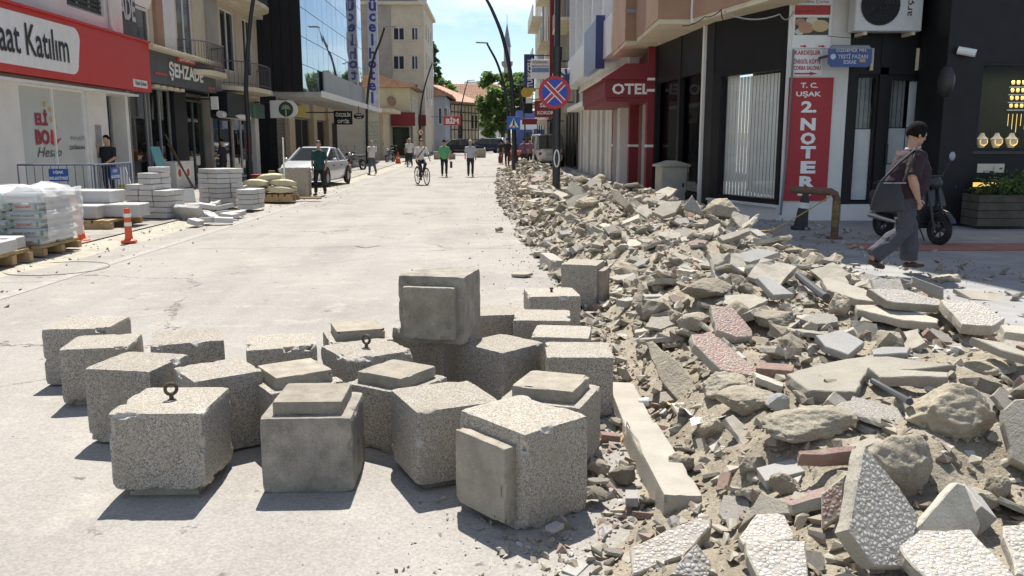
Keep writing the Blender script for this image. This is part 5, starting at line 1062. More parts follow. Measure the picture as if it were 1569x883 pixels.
# street name plate
SY = 16.25; t = thing('street_name_plate', 'blue enamel street name plate on a bracket beside the column', 'sign', PY(1303, 103, SY)); a, b = PY(1270, 69, SY), PY(1335, 103, SY)
q_ = .07; pl = [(a.x, b.z+q_), (a.x+q_, b.z), (b.x-q_, b.z), (b.x, b.z+q_), (b.x, a.z-q_), (b.x-q_, a.z), (a.x+q_, a.z), (a.x, a.z-q_)]
MB().prism([(x, SY, z) for x, z in pl], (0, .02, 0)).build('plate', plain('enamel_blue', (.03, .06, .22), .35), t); MB().prism([(a.x+.015, SY-.002, a.z-q_), (a.x+q_, SY-.002, a.z-.012), (b.x-q_, SY-.002, a.z-.012), (b.x-.015, SY-.002, a.z-q_)], (0, .002, 0)).build('grey_band', plain('enamel_grey', (.2, .21, .22), .4), t)
ptext('ÖZDEMİR MH.', plain('pale_letter', (.5, .52, .55), .5), t, 1281, 73, 1328, 80, SY-.004); ptext('TESTİ PAZARI', MATS['pale_letter'], t, 1284, 82, 1329, 90, SY-.002); ptext('SOKAK', MATS['pale_letter'], t, 1292, 92, 1312, 98.5, SY-.002)
mb = MB(); mb.disc(PY(1276.5, 87, SY)+Vector((0, -.004, 0)), (0, 1, 0), .05, .004, 16); mb.build('emblem', MATS['pale_letter'], t); bx('bracket', M_dgm, t, a.x-.03, a.x+.02, SY+.02, 16.69, (a.z+b.z)/2-.02, (a.z+b.z)/2+.02); p = PY(1321, 93, SY); bx('tag', plain('ochre_tag', (.4, .3, .1), .5), t, p.x-.05, p.x+.06, SY-.004, SY-.001, p.z-.03, p.z+.03)
# air conditioner
AY = 16.2; a, b = PY(1314, -25, AY), PY(1412, 48, AY); t = thing('air_conditioner', 'white outdoor air conditioning unit with a round fan above the glass door', 'air conditioner', ((a.x+b.x)/2, AY, b.z))
bx('casing', plain('ac_white', (.52, .53, .53), .5), t, a.x, b.x, AY, AY+.32, b.z, a.z, bevel=.015); fc = PY(1349, 8, AY); mb = MB(); mb.disc(fc+Vector((0, -.012, 0)), (0, 1, 0), .36, .02, 32); mb.build('fan_recess', M_void, t)
mb = MB()
for r_ in (.1, .17, .24, .31, .36): mb.tube([fc+Vector((r_*math.cos(q), -.02, r_*math.sin(q))) for q in np.linspace(0, 2*math.pi, 25)], .006, 4)
for q in np.linspace(0, math.pi, 5)[:-1]: mb.tube([fc+Vector((.36*math.cos(q), -.022, .36*math.sin(q))), fc-Vector((.36*math.cos(q), .022, .36*math.sin(q)))], .006, 4)
mb.build('fan_guard', M_dgm, t); text('arçelik', M_blkl, t, PY(1395, -2, AY), (0, 0, 1), (-1, 0, 0), .62, .16, .01, depth=.005)
for u_ in (1328, 1402): p = PY(u_, 50, AY); bx('bracket', M_cream, t, p.x-.03, p.x+.03, AY+.05, 16.68, b.z-.06, b.z)
for u_ in (1338, 1408): p0, p1 = PY(u_, 74, 16.6), PY(u_, 108, 16.6); bx('bracket_leg', M_cream, t, p0.x-.025, p0.x+.025, 16.6, 16.65, p1.z, p0.z)
def cable(name, label, pts, r=.012, mat=None, sag=.0):
    q = []
    for a, b in zip(pts, pts[1:]):
        for k in range(8): s = k/8; q.append(a.lerp(b, s)-Zv*sag*4*s*(1-s))
    q.append(pts[-1]); o = MB().tube(q, r, 5).build(name, mat or plain('cable_black', (.03, .03, .03), .6), smooth=True); return tag(o, label, 'cable')
cable('cable', 'grey cable looping from the soffit to the corner column', [PY(1110, 18, 17.8), PY(1195, 22, 16.2), PY(1216, 18, 16.6)], .014, plain('cable_grey', (.35, .35, .34), .6), .12)
cable('cable', 'thin wire slung from the column to the air conditioner', [PY(1268, 55, 16.6), PY(1330, 58, 16.25)], .006, None, .02)
cable('cable', 'black cable hanging down beside the right-hand door light', [PY(1416, 60, 16.5), PY(1424, 100, 16.6), PY(1420, 190, 16.6)], .012)
cable('cable', 'dark conduit leaning down the white column beside the red sign', [PY(1216, 76, 16.62), PY(1206, 230, 16.62), PY(1196, 330, 16.62)], .022, plain('conduit', (.16, .16, .16), .6))
cable('cable', 'tangle of wires under the cream soffit edge', [PY(1046, 40, 19.2), PY(1080, 26, 18), PY(1105, 15, 17.6), PY(1108, 30, 17.6)], .012, None, .05)
# ---------------------------------------------------------------- hotel awning
Aw = thing('hotel_awning', 'dark red hotel awning with white lettering over the pavement', 'awning', (3.8, 25, 2.8)); ay, by = 23.9, 30.0; ax0, ax1 = PY(927, 130, ay).x, 4.36; z0, z1 = PY(927, 156, ay).z, PY(927, 122, ay).z
bx('front_box', M_redp, Aw, ax0, ax1, ay, by, z0+.12, z1); mb = MB(); mb.prism([(ax0-.12, ay-.1, z1), (ax1, ay-.1, z1), (ax1, ay-.1, z1+.42), (ax0+.55, ay-.1, z1+.42)], (0, by-ay+.2, 0)); mb.build('sloped_roof', M_redp, Aw); bx('underside', M_redp, Aw, ax0+.05, ax1, ay+.05, by, z0, z0+.119)
ptext('OTEL', M_whl, Aw, 938, 128, 995, 145, ay, .03); bx('side_rib', M_cream, Aw, ax0-.14, ax0-.11, ay-.1, by+.1, z1-.02, z1+.02)
for x, y in ((4.32, 23.86), (4.2, 29.9), (4.2, 26.2)):
    o = bx('red_post', M_redp, Aw, x-.16, x+.12, y-.14, y+.14, .1, 4.2 if y < 24 else z0); 
    for z in (1.5, 3.0, 3.3): 
        if z < (4.2 if y < 24 else z0): bx('white_band', M_whl, o, x-.165, x+.125, y-.145, y+.145, z, z+.07)
# entrance wall behind awning
En = thing('hotel_entrance', 'white and red hotel entrance with glass doors under the awning', 'building', (4.4, 26, .1)); FR = Face((4.45, 27.0, 0), (0, -1, 0))
FR.box('wall', M_redp, En, 0, .9, .1, 4.19, -.3, 0); FR.box('white_frame', M_upvc, En, .9, 1.1, .1, 3, -.2, .02); FR.box('pane', M_wg, En, 1.1, 2.0, .2, 2.9, -.1, -.06); FR.box('white_frame', M_upvc, En, 2.0, 2.2, .1, 3, -.2, .02); FR.box('transom_wall', M_redp, En, .9, 3.1, 3.0, 4.19, -.3, .0); FR.box('red_wall', M_redp, En, 2.2, 3.1, .1, 3.0, -.3, .0)
# ---------------------------------------------------------------- white building
Wb = thing('white_panel_building', 'white panelled building with tall fins beyond the hotel awning', 'building', (4, 35, .1)); FW = Face((4.15, 43, 0), (0, -1, 0)); WL = 16.0
FW.box('wall', M_whitem, Wb, 0, WL, 5.0, 17, -.4, 0); FW.box('upper_core', M_white, Wb, 0, WL, 3.3, 4.99, -.4, .0)
for k in range(5): FW.box('fin', M_whitem, Wb, .1+k*3.3, .35+k*3.3, 5.6, 17, 0, .55); 
for k in range(4): FW.box('window', M_wg, Wb, .5+k*3.3, 3.3+k*3.3, 5.9, 16, .0, .02)
for k in range(13): FW.box('panel', M_whitem, Wb, k*1.23+.01, k*1.23+1.22, 4.35, 5.55, .0, .6)
bx('box_sign', M('sign_painted_reflection', (.20, .24, .34), .4), Wb, 3.35, 3.55, 29.0, 33.2, 4.1, 5.7); bx('sign_end', M_navy, Wb, 3.3, 3.6, 28.9, 28.99, 4.05, 5.75)  # long side's grey-blue is a reflection painted into its colour
bx('ledge', M_white, Wb, 3.5, 4.15, 29, 42.5, 3.1, 3.3); bx('step', M_pave, Wb, 3.7, 4.2, 29, 43, .1, .3)
for k in range(9):
    s = .5+k*1.6
    if k in (2, 4, 7): FW.box('white_door', M_upvc, Wb, s, s+.9, .3, 3.1, -.1, .05)
    else: FW.box('display_pane', M_wg, Wb, s, s+.9, .3, 3.1, -.2, -.15)
    FW.box('white_pier', M_white, Wb, s+.9, s+1.6, .1, 3.1, -.3, .1)
t, a, b = hang_sign('snowflake_sign', 'white square sign with a dark blue snowflake emblem', 857, 105, 886, 137, 42, M_whitem, arm=4.2); cc = PY(869, 119, 41.99)
for k in range(4): q = k*math.pi/4+.2; d = Vector((math.cos(q), 0, math.sin(q)))*.42; e = Vector((-math.sin(q), 0, math.cos(q)))*.055; MB().prism([cc-d-e, cc+d-e, cc+d+e, cc-d+e], (0, -.006-.004*k, 0)).build('emblem', M_navy, t)
# ---------------------------------------------------------------- right side beyond
for nm, lab, y0, y1, X, m_, seed in [('brick_balcony_building', 'brownish building with balconies beyond the white panel building', 43, 53, 4.1, M_oldgrey, 1), ('grey_balcony_building', 'pale building with a red edge strip beyond the brownish one', 53, 64, 3.6, M_beige, 2), ('far_right_building', 'farthest building of the right-hand row', 64, 80, 3.6, M_white, 3)]:
    t = thing(nm, lab, 'building', (X, y0, .1)); Fq = Face((X, y1, 0), (0, -1, 0)); L_ = y1-y0; hs = [(s, s+1.3, z, z+1.7) for s in np.arange(1, L_-1.4, 2.6) for z in (5.2, 8.4, 11.6)]
    Fq.wall('wall', m_, t, 0, L_, 3.4, 17, hs); bx('end_wall', m_, t, X+.02, X+8, y0, y0+.2, 0, 17)
    for h in hs: Fq.window(t, *h, M_upvc, M_wg, 2, 1)
    for z in (4.6, 7.8, 11): 
        b_ = Fq.box('balcony_slab', M_cream, t, L_*.2, L_*.8, z, z+.16, 0, .8); Fq.box('parapet', m_ if seed != 1 else M_brown, b_, L_*.2, L_*.8, z+.16, z+1.0, .72, .8)
    shop(Fq, t, .5, L_-.5, .2, 3.3, 12, 30+seed, nx=4, goods=[(.4, .25, .1), (.5, .45, .4), (.1, .1, .1), (.3, .1, .08)])
    mb = MB(); mb.tube([(X-.12, y0+.3, 3.5), (X-.12, y0+.3, 17)], .14 if seed == 1 else .08, 10); mb.build('flue_pipe', plain('galvanised', (.35, .36, .37), .35, metal=.7), t, smooth=True)
bx_ = thing('red_edge_strip', 'dull red vertical strip on the corner of the pale right-hand building', 'cladding', (3.4, 52.9, 4)); bx('strip', M_redp, bx_, 3.25, 3.5, 52.6, 52.9, 4.5, 17)
t, a, b = hang_sign('phone_shop_sign', 'dark blue vertical phone shop sign with white letters', 803, 83, 819, 140, 58, M_navy, arm=3.6); text('TURKCELL', M_whl, t, ((a.x+b.x)/2+.05, 58, (a.z+b.z)/2), (0, 0, 1), (-1, 0, 0), 1.9, .36, .03, depth=.012)
t, a, b = hang_sign('lawyer_plaque', 'white plaque with dark lines of print near the top of the sign pole', 813, 91, 842, 121, 46, M_whitem, arm=4.1)
ptext('BİZERGEÇ', plain('maroon2', (.2, .06, .05), .5), t, 816, 93, 840, 98, 46); ptext('MÜHENDİSLİK', MATS['maroon2'], t, 815, 99.5, 841, 103, 46)
p0, p1 = PY(815, 104.5, 46), PY(841, 111, 46); bx('blue_band', plain('band_blue', (.15, .25, .42), .5), t, p0.x, p1.x, 45.98, 45.995, p1.z, p0.z)
t, a, b = hang_sign('kokorec_sign', 'dark red sign with white letters behind the sign pole', 819, 154, 850, 180, 44, M_redp, arm=4.1); ptext('SEÇ', M_whl, t, 827, 158, 845, 166, 44); ptext('KOKOREÇ', M_whl, t, 823.5, 170, 857, 177, 44)
t = thing('yellow_animal_sign', 'yellow sign shaped like a lamb', 'sign', PY(808, 150, 52)); cc = PY(807, 142, 52); mb = MB(); mb.ell(cc, .34, .06, .3, 16, 8); mb.ell(cc+Vector((.36, 0, .16)), .2, .05, .14, 12, 6); mb.build('panel', plain('lamb_yellow', (.55, .36, .05), .5), t, smooth=True); bx('bracket', M_dgm, t, cc.x, 4.1, 52, 52.04, cc.z+.2, cc.z+.24)
for u0, v0, u1, v1, Y, m_, lab in [(800, 182, 823, 191, 50, M_redp, 'low red sign under the lamb sign'), (803, 158, 816, 174, 54, M_blk, 'small black sign left of the red one'), (806, 150, 815, 160, 56, M_whitem, 'small white sign above the black one'), (824, 183, 838, 192, 47, M_cream, 'pale oval sign board under the dark red sign')]:
    hang_sign('shop_sign', lab, u0, v0, u1, v1, Y, m_, arm=3.7)
En2 = thing('far_blue_shop', 'blue-painted far shop at the end of the right-hand row', 'building', (2.5, 96, gz(96))); bx('wall', plain('far_blue', (.10, .14, .36), .7), En2, 2.2, 12, 92, 100, 0, 5); bx('sign', M_whitem, En2, 2.5, 6, 91.9, 91.99, 3, 4)
for k in range(4): bx('far_window', M_wg, En2, 3+k*2, 4.4+k*2, 91.95, 91.98, 1, 2.7)
# ================================================================== street furniture, materials on site, vehicles
MODE['world'] = False
M_pole = plain('pole_anthracite', (.035, .037, .042), .45, metal=.3)
M_orange = M('safety_orange', (.62, .10, .035), .55, var=.1, bump=0)
M_reflw = plain('reflective_white', (.7, .7, .68), .4)
M_wood = M('pallet_wood', (.36, .25, .13), .9, var=.25, vs=8, bump=.25, bs=40)
M_pv = M('new_paver', (.47, .465, .455), .9, var=.06, vs=4, bump=.12, bs=90, objvar=.12, fine=.1, stain=.25, ss=3, stcol=(.4, .38, .34))
M_tyre = plain('tyre', (.018, .018, .018), .85); M_chrome = plain('chrome', (.6, .6, .6), .15, metal=.95)
M_shroud = bpy.data.materials.new('plastic_film'); M_shroud.use_nodes = True
_n = M_shroud.node_tree.nodes; _b = _n['Principled BSDF']; _b.inputs['Base Color'].default_value = (.82, .83, .84, 1); _b.inputs['Roughness'].default_value = .25; _b.inputs['Alpha'].default_value = .42
def ground_at(u, v, z=0.0):
    p = G(u, v, z)
    for _ in range(4): p = G(u, v, gz(p.y)+z)
    return p
# ---------------------------------------------------------------- lamp posts and traffic signs
def lamp_post(label, base, pts, r0, r1, head=True, hd=(1, 0, 0)):
    t = thing('street_lamp', label, 'street lamp', base, 0, 'dark curved street lamps'); MODE['world'] = True
    pp = [Vector(p) for p in pts]; sm = []
    for i in range(len(pp)-1):
        p0, p1, p2, p3 = pp[max(i-1, 0)], pp[i], pp[i+1], pp[min(i+2, len(pp)-1)]
        for k in range(6):
            s = k/6; sm.append(.5*((2*p1)+(p2-p0)*s+(2*p0-5*p1+4*p2-p3)*s*s+(3*p1-p0-3*p2+p3)*s**3))
    sm.append(pp[-1]); n = len(sm)
    MB().tube(sm, [r0+(r1-r0)*i/(n-1) for i in range(n)], 10).build('post', M_pole, t, smooth=True)
    MB().tube([base, Vector(base)+Zv*.9], r0*1.35, 10).build('base_sleeve', M_pole, t, smooth=True)
    if head:
        e = sm[-1]; h = Vector(hd).normalized(); MB().prism([e+h*-.1+Vector((0, -.12, 0)), e+h*.75+Vector((0, -.14, .04)), e+h*.75+Vector((0, .14, .04)), e+h*-.1+Vector((0, .12, 0))], (0, 0, .07)).build('lamp_head', M_grey_m, t)
    MODE['world'] = False; return t
def post_px(label, Y, px, r0, r1, head=True, hd=(1, 0, 0), zb=None):
    b = PY(px[0][0], px[0][1], Y); b.z = gz(Y) if zb is None else zb
    return lamp_post(label, b, [b]+[PY(u, v, Y) for u, v in px[1:]], r0, r1, head, hd)
post_px('dark lamp post before the green shop on the left pavement', 34, [(384, 285), (381, 200), (377, 130), (381, 60), (388, 0), (402, -60)], .10, .07)
post_px('curved lamp post in front of the tall hotel sign', 57, [(564, 255), (562, 200), (563, 150), (571, 95), (583, 62), (589, 43)], .10, .06)
post_px('curved lamp post before the beige apartment block', 78, [(644, 245), (643, 205), (645, 165), (652, 128), (662, 98)], .10, .06, hd=(.6, 0, 0))
post_px('thin curved lamp post behind the red rounded sign', 97, [(705, 235), (704, 200), (707, 165), (712, 140), (717, 124)], .09, .05)
post_px('tall lamp post on the right leaning over the street', 46, [(789, 262), (787, 190), (783, 120), (771, 60), (755, 18), (743, -5)], .14, .07, hd=(-1, 0, 0))
post_px('farther lamp post on the right leaning over the street', 60, [(781, 246), (779, 190), (774, 140), (763, 100), (750, 74), (746, 67)], .12, .06, hd=(-1, 0, 0))
post_px('farthest lamp post on the right before the tree', 85, [(806, 230), (804, 190), (801, 160), (795, 130)], .09, .05, hd=(-1, 0, 0))
# no-stopping sign on its thick pole
SP = PY(852, 300, 20.7); t = thing('no_stopping_sign', 'round blue and red no-stopping sign on a thick dark post in the rubble', 'traffic sign', (SP.x, 20.7, 0))
MB().tube([(0, 0, 0), (0, 0, 3.75)], .095, 14).build('post', M_pole, t, smooth=True); MB().tube([(0, 0, 3.75), (0, 0, 3.8), (0, 0, 9)], [.11, .07, .06], 12).build('upper_post', M_pole, t, smooth=True); MB().tube([(0, 0, 3.55), (0, 0, 3.85)], .115, 14).build('joint_sleeve', M_pole, t, smooth=True)
sc_ = PY(850, 142, 20.58); lc = sc_-Vector((SP.x, 20.7, 0)); R0 = 24.2*20.5/FPX
def rdisc(nm, r, y, m, par, n=40): return MB().disc((lc.x, y, lc.z), (0, 1, 0), r, .012, n).build(nm, m, par)
pl = rdisc('plate', R0, lc.y, plain('traffic_red', (.42, .02, .03), .4), t); rdisc('blue_field', R0*.80, lc.y-.008, plain('traffic_blue', (.015, .05, .38), .4), pl)
for k, a in enumerate((math.pi/4, -math.pi/4)):
    d = Vector((math.cos(a), 0, math.sin(a))); e = Vector((-d.z, 0, d.x)); c_ = Vector((lc.x, lc.y-.010-.003*k, lc.z))
    for nm, wd, m_, dy in (('white_edge', .062, M_reflw, 0), ('red_bar', .038, MATS['traffic_red'], -.002)): MB().prism([c_+d*s*R0*.785+e*q*wd+Vector((0, dy, 0)) for s, q in ((-1, -1), (1, -1), (1, 1), (-1, 1))], (0, .003, 0)).build(nm, m_, pl)
for z in (-.2, .2): MB().tube([(lc.x, lc.y+.02, lc.z+z), (0, 0, lc.z+z)], .02, 6).build('clamp', M_grey_m, t)
ring = MB().tube([(0+.1*math.cos(q)*.6, -.098, 1.25+.2*math.sin(q)) for q in np.linspace(0, 2*math.pi, 20)], .018, 5).build('chalk_mark', M_reflw, t)
# pedestrian crossing sign
CY_ = 41; SP = PY(787, 250, CY_); t = thing('crossing_sign', 'square blue pedestrian crossing sign on a dark post', 'traffic sign', (SP.x, CY_, 0)); a, b = PY(777, 179, CY_), PY(797, 198.5, CY_)
MB().tube([(0, 0, 0), (0, 0, a.z+.05)], .075, 10).build('post', M_pole, t, smooth=True); MODE['world'] = True
pl = bx('plate', M_blue, t, a.x, b.x, CY_-.12, CY_-.1, b.z, a.z, bevel=.005); cx, cz, hw = (a.x+b.x)/2, (a.z+b.z)/2, (b.x-a.x)/2
MB().prism([(cx-hw*.75, CY_-.125, cz-hw*.65), (cx+hw*.75, CY_-.125, cz-hw*.65), (cx, CY_-.125, cz+hw*.75)], (0, .004, 0)).build('white_triangle', M_reflw, pl)
mb = MB(); mb.prism([(cx-.05, CY_-.13, cz-.12), (cx+.05, CY_-.13, cz-.12), (cx+.035, CY_-.13, cz+.1), (cx-.035, CY_-.13, cz+.1)], (0, .003, 0)); mb.disc((cx, CY_-.13, cz+.13), (0, 1, 0), .035, .003, 10)
for s in (-1, 1): mb.prism([(cx, CY_-.13, cz-.1), (cx+s*.04, CY_-.13, cz-.1), (cx+s*.13, CY_-.13, cz-.2), (cx+s*.08, CY_-.13, cz-.2)], (0, .003, 0))
mb.build('walking_figure', M_blkl, pl); MODE['world'] = False
# no-left-turn sign
q = PY(645, 203, 76); t = thing('turn_ban_sign', 'small round red and white turn ban sign before the far left shops', 'traffic sign', (q.x, 76, gz(76))); MB().tube([(0, 0, 0), (0, 0, q.z+.3)], .04, 8).build('post', M_pole, t); MB().disc((0, -.06, q.z-gz(76)), (0, 1, 0), .3, .02, 24).build('plate', M_red, t); MB().disc((0, -.07, q.z-gz(76)), (0, 1, 0), .22, .01, 24).build('white_field', M_reflw, t)
mb = MB(); z = q.z-gz(76); mb.prism([(.05, -.075, z-.14), (.1, -.075, z-.14), (.1, -.075, z+.06), (-.02, -.075, z+.06), (-.02, -.075, z+.11), (-.12, -.075, z+.03), (-.02, -.075, z-.05), (-.02, -.075, z+.01), (.05, -.075, z+.01)], (0, .003, 0)); mb.build('arrow', M_blkl, t)
# ---------------------------------------------------------------- utility cabinet
c0 = PY(1027, 312, 20.9); M_cab = M('cabinet_grey', (.40, .38, .33), .7, var=.1, vs=4, bump=.05, stain=.3, ss=3)
t = thing('utility_cabinet', 'grey metal utility cabinet with a ridged lid at the edge of the pile', 'cabinet', (c0.x, 20.9, .1)); t.rotation_euler.z = R_(12)
bx('body', M_cab, t, -.34, .34, -.2, .2, 0, .95, bevel=.012); MB().prism([(-.40, -.25, .95), (.40, -.25, .95), (.40, -.25, 1.0), (.04, -.25, 1.09), (-.04, -.25, 1.09), (-.40, -.25, 1.0)], (0, .5, 0)).build('lid', M_cab, t, bevel=.006); bx('door', M_cab, t, -.31, .31, -.212, -.2, .05, .92); bx('door_lock', M_dgm, t, .2, .25, -.22, -.21, .45, .55); bx('side_vent', M_dgm, t, .341, .345, -.08, .08, .78, .83)
# ---------------------------------------------------------------- pallets, bags and paver stacks on the left
def pallet(label, x, y, w_, d_, h=.14, z=0.05, rz=0):
    t = thing('wooden_pallet', label, 'pallet', (x, y, z), rz, 'wooden pallets under the building materials')
    for k in range(3): bx('bearer', M_wood, t, -w_/2, w_/2, -d_/2+k*(d_-.1)/2, -d_/2+k*(d_-.1)/2+.1, 0, h*.7)
    n = max(3, int(w_/.16))
    for k in range(n): bx('deck_board', M_wood, t, -w_/2+k*w_/n, -w_/2+k*w_/n+w_/n*.75, -d_/2, d_/2, h*.7+.002, h)
    return t
def stone(mesh, x, y, z, rz, label, group, cat='paver', name='paving_stone', rx=0, ry=0):
    o = bpy.data.objects.new(name, mesh); COL.objects.link(o); o.location = (x, y, z); o.rotation_euler = (rx, ry, rz); return tag(o, label, cat, group)
def rbox(x, y, z, mat, bev=.008):
    bm = bmesh.new(); bmesh.ops.create_cube(bm, size=1); bmesh.ops.scale(bm, vec=(x, y, z), verts=bm.verts); bmesh.ops.bevel(bm, geom=list(bm.edges), offset=bev, segments=1, affect='EDGES'); me = bpy.data.meshes.new('stone_shape'); bm.to_mesh(me); bm.free(); me.materials.append(mat); return me
def stack(label, group, x, y, cols, rows_fn, sx, sy, sz, z0=.06, rz=0, depth=2, seed=0):
    me = rbox(sx-.02, sy-.02, sz-.010, M_pv); q = random.Random(seed); c, s = math.cos(rz), math.sin(rz)
    for i in range(cols):
        for j in range(depth):
            for k in range(rows_fn(i, j)):
                lx, ly = (i-(cols-1)/2)*sx+q.uniform(-.022, .022), (j-(depth-1)/2)*sy+q.uniform(-.022, .022)
                stone(me, x+lx*c-ly*s, y+lx*s+ly*c, z0+sz*(k+.5), rz+q.uniform(-.03, .03), label, group)
def left_of(u, v, z=.05): return ground_at(u, v, z)
p = left_of(330, 320); stack('grey paving stone in the tall square stack in the middle of the left verge', 'paving stones of the tall square stack', p.x, p.y+.5, 2, lambda i, j: 8, .38, .38, .118, rz=-.6, seed=1)
p = left_of(300, 318); stack('grey paving stone at the left side of the tall square stack', 'side stones of the tall square stack', p.x+.05, p.y+.75, 1, lambda i, j: 6, .3, .3, .118, rz=-.6, depth=1)
p = left_of(375, 322); stack('grey paving stone in the low pile right of the tall square stack', 'paving stones of the low pile', p.x+.05, p.y+.35, 1, lambda i, j: 4, .42, .4, .118, rz=-.1, depth=2)
p = left_of(238, 336); stack('grey paving stone in the stepped stack next to the slab pallet', 'paving stones of the stepped stack', p.x-.12, p.y+.4, 3, lambda i, j: (6, 8, 5)[i]+(1 if j and i == 1 else 0), .33, .36, .118, rz=-.22, seed=2)
q = random.Random(9); me = rbox(.36, .2, .10, M_pv)
for k in range(9): p = left_of(264+k*5.2, 334+k*.3); stone(me, p.x, p.y, .17, 1.2+q.uniform(-.06, .06), 'grey paving stone in the toppled leaning row before the stacks', 'toppled row of paving stones', rx=.0, ry=1.05+q.uniform(-.1, .1))
for k, (u, v) in enumerate([(300, 344), (318, 341), (343, 341), (325, 336), (310, 334), (338, 331), (352, 334), (366, 331), (300, 326), (318, 326), (345, 327), (330, 322)]): p = left_of(u, v); stone(me, p.x, p.y, .10+(.1 if v < 328 else 0), q.uniform(0, 3), 'loose grey paving stone scattered round the stacks', 'loose paving stones on the left', rx=q.uniform(-.1, .3), ry=q.uniform(-.2, .2))
p = left_of(284, 322); me2 = rbox(.4, .35, .07, M_pv); stone(me2, p.x, p.y+.1, .38, .5, 'square paving slab tilted on the loose stones', None, rx=1.0)
p = left_of(178, 352); p.x -= .85; pallet('pallet under the large grey slabs beside the orange post', p.x, p.y+.75, 1.5, 1.4, .16)
me = rbox(.62, .6, .24, M_pv, .015)
for i, (dx, dy, k) in enumerate([(-.55, -.1, 0), (-.55, -.1, 1), (.12, -.25, 0), (.12, .35, 0), (.72, .1, 0), (.12, .4, 1), (-.5, .5, 0), (-.5, .5, 1)]): stone(me, p.x+dx, p.y+.75+dy, .22+.13+k*.245, q.uniform(-.08, .08), ['large grey slab stacked low on the left of the slab pallet', 'large grey slab on top at the left of the slab pallet', 'large grey slab at the front middle of the slab pallet', 'large grey slab behind the front middle one', 'large grey slab at the right end of the slab pallet', 'large grey slab on top at the back of the slab pallet', 'large grey slab at the back left of the slab pallet', 'large grey slab on the back left of the slab pallet'][i], 'large slabs on the pallet', 'slab', 'large_slab')
p = left_of(5, 413); p.x -= .55; pallet('pallet cut by the left edge of the picture', p.x, p.y+.45, .9, .9, .16)
for i, (dx, dy, k) in enumerate([(0, -.1, 0), (.0, -.1, 0), (-.25, 0, 1)]): stone(rbox(.9 if k == 0 else .6, .5, .16, M_pv, .012), p.x+dx-.08*i, p.y+.4+dy+.35*(i % 2), .3+.17*k, .05, ['lower front slab on the pallet at the left edge', 'lower back slab on the pallet at the left edge', 'upper slab on the pallet at the left edge'][i], 'slabs on the left edge pallet', 'slab', 'large_slab')
# cement bags
p = left_of(62, 396, .02); cx, cy = p.x-.72, p.y+.55; pallet('pallet under the plastic-wrapped cement bags', cx, cy, 1.55, 1.1, .14)
M_bag = M('paper_bag', (.52, .53, .52), .7, var=.06, vs=5, bump=.12, bs=25); M_bagg = plain('bag_green', (.16, .26, .17), .6)
bm = bmesh.new(); bmesh.ops.create_cube(bm, size=1); bmesh.ops.scale(bm, vec=(.6, .5, .115), verts=bm.verts); bmesh.ops.bevel(bm, geom=list(bm.edges), offset=.045, segments=3, affect='EDGES', clamp_overlap=True); bagme = bpy.data.meshes.new('bag_shape'); bm.to_mesh(bagme); bm.free(); bagme.materials.append(M_bag); bagme.polygons.foreach_set('use_smooth', [True]*len(bagme.polygons))
for k in range(6):
    xs = [-.42, .19] if k % 2 == 0 else [-.2, .42]
    wds = [(-.62, .6), (-.02, .6), (.48, .42)] if k % 2 == 0 else [(-.62, .42), (-.12, .6), (.46, .6)]
    for j in (0, 1):
        for i, (xx, ww) in enumerate(wds):
            o = bpy.data.objects.new('cement_bag', bagme); COL.objects.link(o); o.location = (cx+xx+.05, cy-.27+j*.52, .19+.06+k*.122); o.scale = (ww/.6, 1, 1); tag(o, 'printed cement bag in row %s from the bottom of the wrapped pallet' % ['one', 'two', 'three', 'four', 'five', 'six'][k], 'bag', 'cement bags on the wrapped pallet')
            if j == 0:
                yy = -.2545
                for gx in (-.25, .25): MB().box(gx-.02, gx+.02, yy+.002, yy+.004, -.035, .035).build('green_band', M_bagg, o)
                text('TEKNOBET' if ww < .5 else 'TEKNOBET HAZIR SIVA', M_rl if ww < .5 else gl_, None, (0, yy, 0), (1, 0, 0), (0, 0, 1), .34, .03, .02, depth=.004).parent = o
bm = bmesh.new(); bmesh.ops.create_cube(bm, size=1); bmesh.ops.subdivide_edges(bm, edges=bm.edges, cuts=14, use_grid_fill=True)
for v in list(bm.verts):
    c_ = v.co; n_ = noise.fractal(c_*4+Vector((3, 1, 2)), .9, 2, 4); f = Vector((c_.x*1.62, c_.y*1.14, c_.z*.74)); 
    if c_.z > .45: f.z += .09*n_+.06*max(0, n_)+.03
    f += f.normalized()*.022*noise.fractal(c_*9, .8, 2, 3); v.co = f
bmesh.ops.delete(bm, geom=[f for f in bm.faces if f.calc_center_median().z < -.34 or (f.calc_center_median().y < -.52 and f.calc_center_median().z < .24)], context='FACES')
me = bpy.data.meshes.new('plastic_shroud'); bm.to_mesh(me); bm.free(); me.materials.append(M_shroud); me.polygons.foreach_set('use_smooth', [True]*len(me.polygons)); o = bpy.data.objects.new('plastic_shroud', me); COL.objects.link(o); o.location = (cx+.02, cy, .575); tag(o, 'crumpled clear plastic film draped over the cement bags', 'plastic film')
